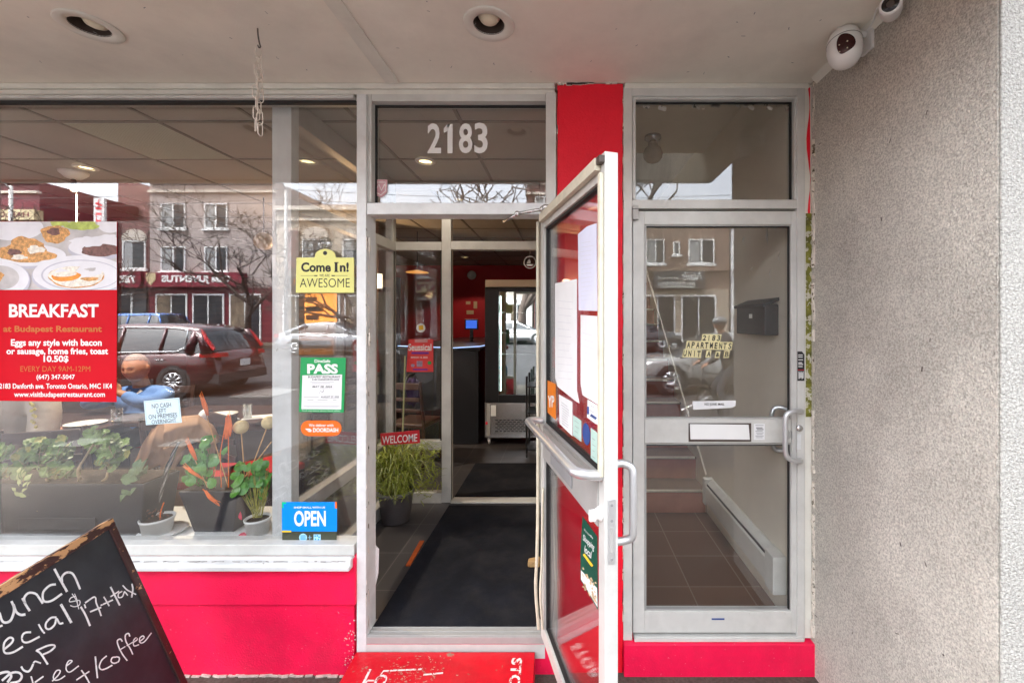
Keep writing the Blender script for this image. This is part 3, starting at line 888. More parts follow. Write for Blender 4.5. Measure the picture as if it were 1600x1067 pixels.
def ytxt(t, lf):
    MB().text('YP', (857, 618, 867, 636), lf, bold=.03).build('lettering', M['white'], t)
door_sheet('orange_sticker', 'orange rectangular sticker on the door glass beside the hinge stile', 'sticker', [(856, 594), (869, 600), (869, 656), (856, 644)], M['orange_card'], extra=ytxt)
door_sheet('mint_card', 'pale mint card stuck between typed notice and blue oval', 'card', [(896, 648), (909, 657), (909, 690), (896, 680)], M['mint'], lines=faint(898, 906, 656, 680, .7, 4), group='mint cards on the open door')
door_sheet('mint_card', 'taller mint card at the door edge under the white permit', 'card', [(924, 668), (934, 676), (934, 724), (924, 715)], M['mint'], lines=faint(926, 932, 684, 712, .7, 4), group='mint cards on the open door')
door_sheet('oval_sticker', 'dark blue oval sticker low on the upper door glass', 'sticker', [(917 + 6 * math.cos(a * math.tau / 20) , 678 + 17 * math.sin(a * math.tau / 20) + 4 * math.cos(a * math.tau / 20)) for a in range(20)], M['blue_card'])
def permit(t, lf):
    mb = MB(); mb.stroke([(920, 635), (920, 647)], 3.2, lf); mb.stroke([(924, 648), (933, 654)], 4, lf); mb.build('blue_mark', M['blue_card'], t)
    MB().text('Liberty', (924, 641, 934, 649), lf, bold=.02).build('lettering', M['blue_card'], t) if False else None
door_sheet('permit_sticker', 'white permit sticker with blue marks beside the door edge', 'sticker', [(919, 624), (934, 633), (935, 664), (918, 652)], M['paper'], extra=permit, lines=faint(922, 932, 632, 656, .6, 4))
M['leaf_print'] = mat('printed_colours', (0.55, 0.42, 0.25), .5, 0, .6, 60)
def shop(t, lf):
    sk = lambda u, v: lf(u, v + (u - 912) * .95)
    mb = MB(); mb.text('Shopping', (912, 833, 930, 846), sk, bold=.012, shear=.3); mb.text('local', (914, 848, 926, 860), sk, bold=.012, shear=.3); mb.text('Proudly', (914, 823, 928, 828), sk); mb.build('lettering', M['white'], t)
    MB().stroke([(913, 865), (927, 884)], 3.5, lf).build('yellow_band', M['yellow_ink'], t)
    mb = MB()
    rr = random.Random(2)
    for k in range(24):
        x = rr.uniform(911, 932); y = 890 + (x - 911) * 1.2 + rr.uniform(-6, 24)
        mb.stroke([(x, y), (x + rr.uniform(1, 3), y + rr.uniform(2, 7))], rr.uniform(1.5, 3.5), lambda u, v: lf(u, v) + dn * .0006)
    mb.build('picture_print', M['leaf_print'], t)
    MB().face([lf(909, 890) , lf(934, 918), lf(935, 948), lf(909, 904)]).build('pale_print', M['paper'], t)
M['yellow_ink'] = mat('yellow_ink', (0.8, 0.5, 0.03), .5)
door_sheet('shopping_poster', 'dark green shopping poster on the lower glass of the open door', 'poster', [(911, 806), (934, 838), (935, 952), (908, 905), (908, 860)], M['green_card'], extra=shop)

# ------------------------------------------------------------------ apartment door (closed)
ad = thing('apartment_door', 'closed grey aluminium apartment door with two large panes', 'door', (X(1118), 0, .212))
YD = -.008
m = MB()
m.pbox(989, 1007, 330, 988, YD, .045); m.pbox(1237, 1245.5, 330, 988, YD, .045)
m.pbox(1007, 1237, 330, 351, YD, .045); m.pbox(1007, 1237, 955, 988, YD, .045)
m.build('frame', M['alu'], ad, bevel=0.002)
m = MB(); m.pbox(1007.4, 1236.6, 655, 692, YD - .001, .045); m.build('mid_rail', M['alu'], ad, bevel=0.002)
m = MB(); m.pbox(1246, 1257, 345, 985, -.0225, .002); m.build('edge_strip', M['alu'], ad)
for n_, (y0, y1) in (('upper', (351, 655)), ('lower', (692, 955))):
    m = MB()
    for a in ((1007.3, 1010, y0, y1), (1234, 1236.8, y0, y1), (1010, 1234, y0 + .2, y0 + 2.5), (1010, 1234, y1 - 3, y1 - .2)): m.pbox(*a, .0, .02)
    m.build('glazing_bead', M['rubber'] if False else M['alu_dark'], ad)
    m = MB(); m.pbox(1232, 1234, y0 + 2.5, y1 - 3, .001, .012); m.pbox(1010, 1234, y0 + 2.4, y0 + 4.2, .001, .012); m.build('gasket', M['rubber'], ad)
    MB().box(X(1008), X(1236), .013, .020, Z(y1 - .5), Z(y0 + .5)).build('pane', M['glass_door'], ad)
m = MB()
m.pbox(1076, 1174, 661, 690, YD - .004, .0028); m.build('mail_slot_rim', M['baffle'], ad, bevel=0.001)
m = MB(); m.ppoly([(1078, 662.5), (1170, 663.5), (1172, 687), (1079, 686.5)], YD - .010, .005); m.build('mail_slot_flap', M['white'], ad, bevel=0.002)
m = MB()
m.tube(smooth_path([W(1252, 643, -.012), W(1251, 642, -.045), W(1243, 642, -.066), W(1231, 646, -.07), W(1227, 656, -.07), W(1227, 680, -.07), W(1227, 704, -.07), W(1231, 715, -.07), W(1243, 720, -.066), W(1250, 720, -.045), W(1251, 719, -.012)], 6), .0125, 14)
m.build('pull_handle', M['handle'], ad, smooth=True)
m = MB()
m.tube(smooth_path([W(1240, 648, .035), W(1226, 638, .075), W(1212, 637, .095), W(1206, 646, .095), W(1206, 672, .095), W(1207, 694, .095), W(1214, 703, .095), W(1228, 702, .075), W(1240, 694, .035)], 6), .0115, 12)
m.build('inner_pull_handle', M['handle'], ad, smooth=True)
m = MB(); m.lathe([(.017, 0), (.017, .004), (.012, .009), (0, .009)], W(1249, 669, -.0225), (0, -1, 0), 24); m.lathe([(.0, .0), (.004, .0105), (0, .0108)], W(1249, 669, -.0225), (0, -1, 0), 10)
m.build('lock_cylinder', M['steel'], ad, smooth=True)
m = MB(); m.pbox(1245.5, 1252, 678, 702, -.0245, .002); m.build('lock_plate', M['white_alu'], ad, bevel=0.001)
m = MB(); m.pbox(989, 998, 321, 343, -.035, .02); m.build('hinge', M['baffle'] if False else M['alu_dark'], ad, bevel=0.003)
m = MB()
for yy in (326,): m.pbox(988.5, 998.5, yy, yy + 1, -.036, .01)
m.build('hinge_gap', M['ink'], ad)
MB().pbox(1112, 1132, 965.5, 968, YD - .0012, .001).build('maker_plate', M['blue_card'], ad)

def sheet(name, label, cat, pts, m_, Y, texts=(), group=None, th=.001, base=None):
    """A flat print on the facade: measured outline and lettering [(text, rect, ink, bold, shear)]."""
    t = thing(name, label, cat, W(*pts[-1], Y) if base is None else base, group)
    MB().ppoly(pts, Y, th).build('sheet', m_, t)
    by = {}
    for tx in texts:
        s_, rect, ink = tx[:3]; bold = tx[3] if len(tx) > 3 else 0; sh = tx[4] if len(tx) > 4 else 0
        by.setdefault(ink, MB()).ptext(s_, rect, Y - .0007, bold, sh)
    for ink, mb in by.items(): mb.build('lettering', M[ink], t)
    return t
def rect(x0, y0, x1, y1): return [(x0, y0), (x1, y0), (x1, y1), (x0, y1)]
sheet('white_label', 'white torn paper label reading no junk mail', 'label', [(1082, 627), (1150, 625.5), (1149, 634), (1143, 637), (1083, 640)], M['paper'], .0105, [('NO JUNK MAIL', (1101, 629.5, 1132, 634.5), 'ink', .02)])
yl = mat('yellow_letter_sticker', (0.74, 0.66, 0.36), .5, 0, .08, 30)
t = thing('letter_sticker', 'black and yellow letter stickers naming the apartments on the upper door pane', 'sticker', W(1105, 558, .01))
k1, k2 = MB(), MB()
def letters(s_, x0, x1, y0, y1, slope):
    n = len(s_); wd = (x1 - x0) / n
    for i, c in enumerate(s_):
        if c == ' ': continue
        a, b = x0 + i * wd, x0 + (i + 1) * wd - .25
        dy = slope * (a - x0)
        k1.ppoly([(a + 1.2, y0 + dy), (b + 1.2, y0 + dy), (b - .9, y1 + dy), (a - .9, y1 + dy)], .0110, .001)
        q = .40 * wd if c in 'I1' else .16 * wd
        k2.ptext(c, (a + q - .3, y0 + 1.5 + dy, b - q + .5, y1 - 1.4 + dy), .0104, .03, .18)
letters('2183', 1096.5, 1126.5, 522, 533.6, .02)
letters('APARTMENTS', 1072, 1144, 532.5, 545, .03)
letters('UNIT', 1067, 1096, 545.5, 558, .05); letters('A', 1103, 1111, 547, 558.5, 0); letters('&', 1117.5, 1125, 549, 559, 0); letters('B', 1131, 1139.5, 548, 559, 0)
k1.build('sheet', yl, t); k2.build('lettering', M['ink'], t)
dk = thing('door_sticker', 'narrow black sticker with white print on the apartment door edge', 'sticker', W(1250, 594, -.023))
MB().ppoly([(1246, 549), (1253, 549), (1257, 554), (1257, 595), (1246, 595)], -.0240, .001).build('sheet', M['ink'], dk)
mb = MB()
rr = random.Random(9)
for y in (554, 557, 561.5, 566, 568.5, 572): mb.pbox(1247.5, 1255 - rr.uniform(0, 2), y, y + 1.2, -.0247, .0006)
for k in range(5): mb.pbox(1248 + k * 1.6, 1249 + k * 1.6, 580 + (k % 2) * 2, 592 - (k % 3), -.0247, .0006)
mb.build('lettering', M['white'], dk)
MB().pbox(1246.5, 1256.5, 577.5, 578.3, -.0247, .0006).build('red_rule', M['red_pillar'], dk)
tg = thing('instruction_label', 'tiny white instruction label beside the mail slot', 'label', W(1186, 686, YD - .003))
MB().pbox(1178, 1195, 662, 687, YD - .0026, .001).build('sheet', M['paper'], tg)
mb = MB()
for i, y in enumerate((664, 667.5, 670, 673, 675.5, 678, 680.5, 683)): mb.pbox(1180.5 + (i % 3), 1193 - (i % 2) * 1.5, y, y + (1.7 if i in (1, 2) else .8), YD - .0032, .0005)
mb.build('lettering', M['ink_grey'], tg)
sl = thing('print_sticker', 'faint rotated print on the apartment door stile beside the pull handle', 'sticker', W(1238, 690, YD - .003))
mb = MB()
for i in range(4): mb.pbox(1231.8 + i * 1.7, 1232.6 + i * 1.7, 672 + (i % 2) * 2, 686 - (i % 3), YD - .0016, .0006)
mb.build('lettering', M['ink_grey'], sl)

# ------------------------------------------------------------------ prints on the shop window
YG = .0245 - .0015
M['poster_red'] = mat('poster_red', (0.55, 0.002, 0.012), .6, 0, .03, 4, spec=.12)
M['gold'] = mat('gold_ink', (0.50, 0.13, 0.015), .5)
M['photo_grey'] = mat('photo_table', (0.50, 0.47, 0.46), .45, 0, .25, 9)
M['photo_white'] = mat('photo_plate', (0.74, 0.73, 0.76), .45, 0, .06, 14)
M['photo_shade'] = mat('photo_plate_rim', (0.50, 0.49, 0.56), .45, 0, .1, 14)
M['photo_tan'] = mat('photo_potato', (0.60, 0.30, 0.09), .5, 0, .55, 60)
M['photo_brown'] = mat('photo_dark_dish', (0.17, 0.07, 0.055), .5, 0, .5, 50)
M['photo_yolk'] = mat('photo_yolk', (0.80, 0.28, 0.02), .45, 0, .2, 40)
M['photo_green'] = mat('photo_green', (0.42, 0.50, 0.10), .5, 0, .5, 22)
M['photo_egg'] = mat('photo_egg_white', (0.78, 0.72, 0.62), .45, 0, .25, 70)
bp_t = [('BREAKFAST', (14, 475, 154, 496), 'white', .030), ('at Budapest Restaurant', (5, 509, 159, 521.5), 'gold', .028),
        ('Eggs any style with bacon', (17, 530, 159, 543.5), 'white', .030), ('or sausage, home fries, toast', (10, 543.5, 169, 556.5), 'white', .030), ('10.50$', (68, 555.5, 107, 567), 'white', .03),
        ('EVERY DAY 9AM-12PM', (32, 572, 141, 580.5), 'gold', .0), ('(647) 347-5047', (57, 585, 117, 594.5), 'white', .02),
        ('2183 Danforth ave. Toronto Ontario, M4C 1K4', (-1, 599, 175, 608.5), 'white', .022), ('www.visitbudapestrestaurant.com', (22, 612, 164, 622.5), 'white', .02)]
P = sheet('breakfast_poster', 'large red breakfast poster with food photo on the shop window', 'poster', [(-14, 346), (183, 347), (182, 628), (-14, 626)], M['poster_red'], YG, bp_t)
Yp = YG - .0004
def ell(cx, cy, rx, ry, n=36, rot=0.0, wob=0.0, seed=0):
    rr = random.Random(seed)
    ph = [rr.uniform(0, 6.28) for _ in range(3)]
    out = []
    for i in range(n):
        a = i * math.tau / n
        k = 1 + wob * (math.sin(3 * a + ph[0]) + .6 * math.sin(5 * a + ph[1]) + .5 * math.sin(9 * a + ph[2]))
        x, y = rx * k * math.cos(a), ry * k * math.sin(a)
        out.append((cx + x * math.cos(rot) - y * math.sin(rot), cy + x * math.sin(rot) + y * math.cos(rot)))
    return out
def clip(poly, x0=-14, y0=346.6, x1=182.4, y1=453):
    def cut(p, ins, inter):
        o = []
        for a, b in zip(p, p[1:] + p[:1]):
            if ins(a): o.append(a)
            if ins(a) != ins(b): o.append(inter(a, b))
        return o
    ix = lambda X0: (lambda a, b: (X0, a[1] + (b[1] - a[1]) * (X0 - a[0]) / (b[0] - a[0])))
    iy = lambda Y0: (lambda a, b: (a[0] + (b[0] - a[0]) * (Y0 - a[1]) / (b[1] - a[1]), Y0))
    for ins, it in ((lambda q: q[0] >= x0, ix(x0)), (lambda q: q[0] <= x1, ix(x1)), (lambda q: q[1] >= y0, iy(y0)), (lambda q: q[1] <= y1, iy(y1))):
        if poly: poly = cut(poly, ins, it)
    return poly
lay = [('photo_grey', rect(-14, 346.6, 182.4, 453)),
       ('photo_white', ell(20, 356, 48, 20)), ('photo_white', ell(172, 350, 20, 14)), ('photo_green', ell(128, 352, 26, 8, wob=.08, seed=2)), ('photo_green', ell(92, 349, 14, 5, wob=.1, seed=3)),
       ('photo_tan', ell(86, 366, 22, 14, wob=.08, seed=9)), ('photo_brown', ell(84, 362, 10, 6, wob=.1, seed=6)),
       ('photo_shade', ell(152, 390, 46, 17)), ('photo_white', ell(152, 386, 45, 15)), ('photo_brown', ell(158, 391, 32, 10, wob=.05, seed=4)), ('photo_white', ell(140, 377, 26, 8, wob=.16, seed=5)), ('photo_white', ell(168, 374, 20, 7, wob=.16, seed=15)),
       ('photo_shade', ell(44, 402, 60, 18)), ('photo_white', ell(44, 399, 59, 17)), ('photo_tan', ell(40, 398, 46, 12, rot=.06, wob=.07, seed=7)), ('photo_tan', ell(40, 386, 30, 15, wob=.1, seed=1)), ('photo_brown', ell(22, 394, 11, 5, wob=.12, seed=8)), ('photo_egg', ell(56, 390, 14, 6, wob=.15, seed=18)), ('photo_egg', ell(30, 402, 12, 4, wob=.15, seed=28)),
       ('photo_shade', ell(8, 438, 40, 28)), ('photo_white', ell(6, 436, 39, 26)), ('photo_grey', ell(0, 434, 30, 19)), ('photo_tan', ell(-6, 432, 12, 8, wob=.1, seed=10)),
       ('photo_shade', ell(125, 432, 76, 32)), ('photo_white', ell(125, 429, 74, 30)), ('photo_shade', ell(126, 430, 62, 24)), ('photo_white', ell(127, 430, 60, 22.5)),
       ('photo_tan', ell(119, 433, 44, 17, wob=.03, seed=11)), ('photo_egg', ell(119, 432, 43, 16, wob=.04, seed=12)), ('photo_white', ell(139, 424, 20, 9, wob=.08, seed=13)), ('photo_white', ell(98, 428, 16, 7, wob=.1, seed=14)), ('photo_yolk', ell(103, 432, 23, 7.5, rot=-.06, wob=.03, seed=16)), ('photo_egg', ell(101, 428.5, 19, 4.0, rot=-.05)), ('photo_tan', ell(140, 436, 14, 3, wob=.1, seed=17)), ('photo_grey', ell(142, 421, 8, 2.5, wob=.2, seed=19))]
ph = bpy.data.objects.new('food_photo', bpy.data.meshes.new('food_photo'))
mats, bm = [], bmesh.new()
for i, (mn, pg) in enumerate(lay):
    pg = clip(pg)
    if len(pg) < 3: continue
    if M[mn] not in mats: mats.append(M[mn])
    f_ = bm.faces.new([bm.verts.new(W(x, y, Yp - i * .00012) - P.location) for x, y in pg])
    f_.material_index = mats.index(M[mn])
bmesh.ops.recalc_face_normals(bm, faces=bm.faces)
bm.to_mesh(ph.data); bm.free()
for x in mats: ph.data.materials.append(x)
COL.objects.link(ph); ph.parent = P

M['pale_blue'] = mat('pale_blue_card', (0.60, 0.74, 0.80), .5, 0, .03, 8)
M['teal'] = mat('teal_edge', (0.25, 0.45, 0.5), .5)
t = sheet('cash_notice', 'pale blue notice about cash on the shop window', 'notice', [(224.5, 626.5), (280, 621), (284, 660), (228, 664)], M['pale_blue'], YG)
def tilt(u, v): return W(u, v - (u - 225) * .085 + (v - 625) * 0, YG - .0007)
mb = MB()
for s_, r_ in (('NO CASH', (238, 630, 268, 637)), ('LEFT', (245, 638.5, 260, 645)), ('ON PREMISES', (231.5, 646.5, 276, 653.5)), ('OVERNIGHT', (235.5, 655, 274, 661.5))):
    mb.text(s_, (r_[0], r_[1] + 2.2, r_[2], r_[3] + 2.2), lambda u, v: tilt(u + (v - 645) * .09, v), bold=.0)
mb.build('lettering', M['ink'], t)
mb = MB(); q = [(226.5, 628), (278.5, 623), (282, 658.5), (229.5, 662.2), (226.5, 628)]
for a, b in zip(q, q[1:]): mb.stroke([a, b], .5, lambda u, v: W(u, v, YG - .0006))
mb.build('border_line', M['teal'], t)

M['sign_yellow'] = mat('yellow_plastic', (0.76, 0.74, 0.24), .45, 0, .03, 9)
ys = thing('welcome_sign', 'yellow hanging sign saying come in on the shop window', 'sign', W(508, 458, -.004))
arc = [(508 + 16 * math.cos(a) * (1.0), 400 - 11 * math.sin(a)) for a in [math.pi * k / 14 for k in range(15)]]
outl = [(463, 402.5), (490, 402.5)] + [(492, 401)] + list(reversed([p for p in arc])) + [(524, 401), (526, 402.5), (553, 402.5), (553, 457.5), (462, 457.5)]
MB().ppoly(outl, -.006, .004).build('board', M['sign_yellow'], ys, bevel=0.001)
mb = MB()
YS = -.0066
mb.ptext('Come', (470.5, 410, 517, 425), YS, .035); mb.stroke([(525.2, 410), (525.2, 425)], 4.2, lambda u, v: W(u, v, YS)); mb.ptext('n!', (531, 410, 545, 425), YS, .04)
mb.ptext('AWESOME', (468.5, 435, 546.5, 449), YS, -.008); mb.ptext('WE ARE', (499, 428.5, 515, 432.5), YS, 0)
for a, b in ((470, 494), (519, 543)): mb.stroke([(a, 430.8), (b, 430.8)], .5, lambda u, v: W(u, v, YS))
mb.stroke([(491, 430.8), (496, 430.8)], 1.6, lambda u, v: W(u, v, YS)); mb.stroke([(518, 430.8), (523, 430.8)], 1.6, lambda u, v: W(u, v, YS))
# serifs of the lettering
for x, y0, y1 in ((525.2, 410, 425),):
    mb.pbox(x - 3.0, x + 3.6, y0 - .2, y0 + 1.2, YS, .0004); mb.pbox(x - 3.0, x + 3.6, y1 - 1.2, y1 + .2, YS, .0004)
mb.build('lettering', M['ink'], ys)
MB().lathe([(0, .0003), (.0105, .0003), (.0105, 0)], W(508, 395.5, -.0062), (0, -1, 0), 20).build('hole', M['ink'], ys)
M['clear'] = glass_mat('clear_plastic', .18, (.85, .87, .86), .12)
MB().lathe([(.034, .0), (.033, .006), (.022, .012), (.010, .016), (.010, .026), (.0, .028)], W(508, 381, .024), (0, -1, 0), 24).build('suction_cup', M['clear'], ys, smooth=True)

M['pass_green'] = mat('pass_green', (0.012, 0.30, 0.085), .4, 0, .05, 8)
t = sheet('inspection_notice', 'green and white pass certificate on the shop window', 'certificate', [(470, 558.5), (540.5, 559), (537, 644.5), (467, 643.5)], M['pass_green'], YG,
          [('DineSafe', (491.5, 561.5, 516, 566.5), 'white', .02), ('PASS', (480, 568.5, 528, 584), 'white', .045), ('Find out more about food safety', (472, 640.5, 532, 643), 'white', .0)])
MB().ppoly([(472.5, 586.5), (534.5, 585), (533, 639.5), (471, 639)], YG - .0006, .0006).build('white_panel', M['paper'], t)
mb = MB(); Yq = YG - .0013
mb.ptext('BUDAPEST RESTAURANT', (481, 587, 532, 590.5), Yq, .012, .2); mb.ptext('2183 DANFORTH AVE', (487, 591.5, 530, 594.5), Yq, .012, .2); mb.ptext('MAY 28, 2024', (488, 602.5, 519, 606), Yq, .012, .2); mb.ptext('AUGUST 27, 2025', (501, 618.5, 530, 622), Yq, .012, .2)
mb.build('lettering', M['ink'], t)
mb = MB()
for a in ((484, 597, 522, .5), (487, 598.8, 516, .5), (474, 628.5, 530, .4), (474, 634, 531, .6), (478, 636, 528, .4), (474, 619.8, 498, .8), (474, 622.5, 531, .4), (480, 625.2, 490, .7), (496, 625.2, 512, .7), (520, 625.2, 526, .7), (484, 600.8, 522, .4), (484, 607, 522, .4)):
    mb.stroke([(a[0], a[1]), (a[2], a[1])], a[3], lambda u, v: W(u, v, Yq))
mb.stroke(sp2([(499, 615), (501, 610), (503, 613), (506, 609), (504, 614)]), .5, lambda u, v: W(u, v, Yq))
mb.build('small_print', M['ink_grey'], t)

M['dd_orange'] = mat('orange_sticker_print', (0.85, 0.14, 0.012), .4, 0, .03, 8)
def pill(x0, y0, x1, y1, n=10):
    r_ = (y1 - y0) / 2; out = []
    for k in range(n + 1): a = math.pi / 2 + math.pi * k / n; out.append((x0 + r_ + r_ * math.cos(a), (y0 + y1) / 2 - r_ * math.sin(a)))
    for k in range(n + 1): a = -math.pi / 2 + math.pi * k / n; out.append((x1 - r_ + r_ * math.cos(a), (y0 + y1) / 2 - r_ * math.sin(a)))
    return out
t = sheet('delivery_sticker', 'orange pill shaped delivery sticker on the shop window', 'sticker', pill(470, 657, 533.5, 681), M['dd_orange'], YG,
          [('We deliver with', (482.5, 662, 521, 666.5), 'white', .012), ('DOORDASH', (489, 668.5, 528.5, 675), 'white', .03)])
MB().ppoly([(476.5, 669.5), (484, 669.5), (487, 672), (486, 674.6), (482, 674.6), (480, 673), (484, 673), (484, 671.8), (479, 671.8)], YG - .0006, .0005).build('emblem', M['white'], t)

M['open_blue'] = mat('open_sign_blue', (0.0, 0.235, 0.72), .4, 0, .03, 8)
M['film'] = mat('dark_film', (0.05, 0.055, 0.035), .3)
t = sheet('open_sticker', 'bright blue open sticker in the corner of the shop window', 'sticker', rect(440.5, 784, 526.5, 830), M['open_blue'], YG,
          [('SHOP SMALL WITH US', (459, 791, 508, 794), 'white', .03), ('OPEN', (459.5, 797.5, 509, 822), 'white', .028)])
MB().pbox(441, 526, 830.2, 844.5, YG, .001).build('dark_strip', M['film'], t)
mb = MB(); mb.pbox(440.5, 455, 828.7, 831.2, YG - .001, .0006); mb.build('yellow_corner', M['yellow_ink'], t)
MB().pbox(440.5, 447, 784, 787, YG - .001, .0006).pbox(440.5, 443, 787, 793, YG - .001, .0006).build('green_corner', mat('teal_corner', (0, .5, .28), .4), t)
MB().pbox(523.5, 526.5, 784, 794, YG - .001, .0006).build('orange_corner', M['dd_orange'], t)
mb = MB(); mb.ppoly(ell(473.5, 839.5, 6.2, 6.2), YG - .001, .0005); mb.pbox(490, 501, 834.5, 844, YG - .001, .0005); mb.stroke([(484, 836), (484, 843)], .8, lambda u, v: W(u, v, YG - .0012)); mb.stroke([(481.5, 839.5), (487, 839.5)], .6, lambda u, v: W(u, v, YG - .0012))
mb.build('emblem', mat('pale_blue_print', (.35, .62, .78), .4), t)
mb = MB()
for i in range(4): mb.pbox(469.5, 477.5, 836 + i * 1.9, 836.9 + i * 1.9, YG - .0018, .0004)
for a, b in ((491.5, 836), (495, 835.5), (497.5, 838), (492, 841), (496.5, 841.5)): mb.pbox(a, a + 2, b, b + 2, YG - .0018, .0004)
mb.build('emblem_detail', M['open_blue'], t)

# ------------------------------------------------------------------ chalkboard
ca = Vector((-1.95, -.31, .94)); ctop = Vector((.285, -.958, 0)).normalized(); chn = Vector((.958, .285, 0)).normalized()
cdn = (chn * .27 + Vector((0, 0, -.78))).normalized(); cn_ = ctop.cross(cdn); cn_.normalize()
if cn_.x < 0: cn_ = -cn_
CBW, CBH = .66, .98
cbd = thing('chalkboard_sign', 'black chalkboard sidewalk sign with worn wooden frame and lunch menu', 'sign', Vector((ca.x, ca.y, .03)))
def cp(u, v, o): return ca + ctop * u + cdn * v + cn_ * o
def cbox(mb, u0, u1, v0, v1, o0, o1): return mb.hexa([cp(u0, v0, o0), cp(u1, v0, o0), cp(u1, v1, o0), cp(u0, v1, o0)], [cp(u0, v0, o1), cp(u1, v0, o1), cp(u1, v1, o1), cp(u0, v1, o1)])
M['chalk_board'] = mat('chalkboard_paint', (0.015, 0.017, 0.021), .55, 0, .45, 7, grime=.12)
M['frame_wood'] = mat('worn_dark_frame', (0.040, 0.012, 0.010), .5, 0, .3, 6, .0012, 60, chips=((0.50, 0.27, 0.12), .645, 42))
M['chalk'] = mat('white_chalk', (0.74, 0.76, 0.74), .9, 0, .1, 60, chips=((.22, .23, .24), .62, 110))
m = MB(); cbox(m, .02, CBW - .02, .02, CBH - .02, -.018, -.006); m.build('board', M['chalk_board'], cbd)
fw = .036
M['rail_wood'] = mat('flaking_dark_frame', (0.040, 0.012, 0.010), .5, 0, .3, 6, .0012, 60, chips=((0.52, 0.29, 0.13), .53, 12), stretch=(2.2, .5, 2.2))
m = MB(); cbox(m, 0, CBW, 0, fw, -.022, 0); m.build('top_rail', M['rail_wood'], cbd, bevel=0.003)
m = MB(); cbox(m, 0, CBW, CBH - fw, CBH, -.022, 0); m.build('bottom_rail', M['frame_wood'], cbd, bevel=0.003)
for u in (0, CBW - fw): m = MB(); cbox(m, u, u + fw, fw, CBH - fw, -.0215, -.0005); m.build('side_rail', M['frame_wood'], cbd, bevel=0.003)
for u in (0.0, CBW - fw):
    m = MB(); top = cp(u, .01, -.024); ft = Vector((top.x - .30, top.y - .09, .03))
    m.hexa([top, top + ctop * fw, top + ctop * fw - cn_ * .02, top - cn_ * .02], [ft, ft + ctop * fw, ft + ctop * fw - cn_ * .02, ft - cn_ * .02])
    m.build('rear_leg', M['frame_wood'], cbd, bevel=0.002)
for v in (.25, .85):
    m = MB(); a = cp(0, .01, -.034).lerp(Vector((cp(0, .01, -.024).x - .30, cp(0, .01, -.024).y - .09, 0)), v); m.hexa([a, a + ctop * CBW, a + ctop * CBW + Vector((0, 0, .04)), a + Vector((0, 0, .04))], [p - cn_ * .012 for p in (a, a + ctop * CBW, a + ctop * CBW + Vector((0, 0, .04)), a + Vector((0, 0, .04)))])
    m.build('rear_rail', M['frame_wood'], cbd, bevel=0.002)

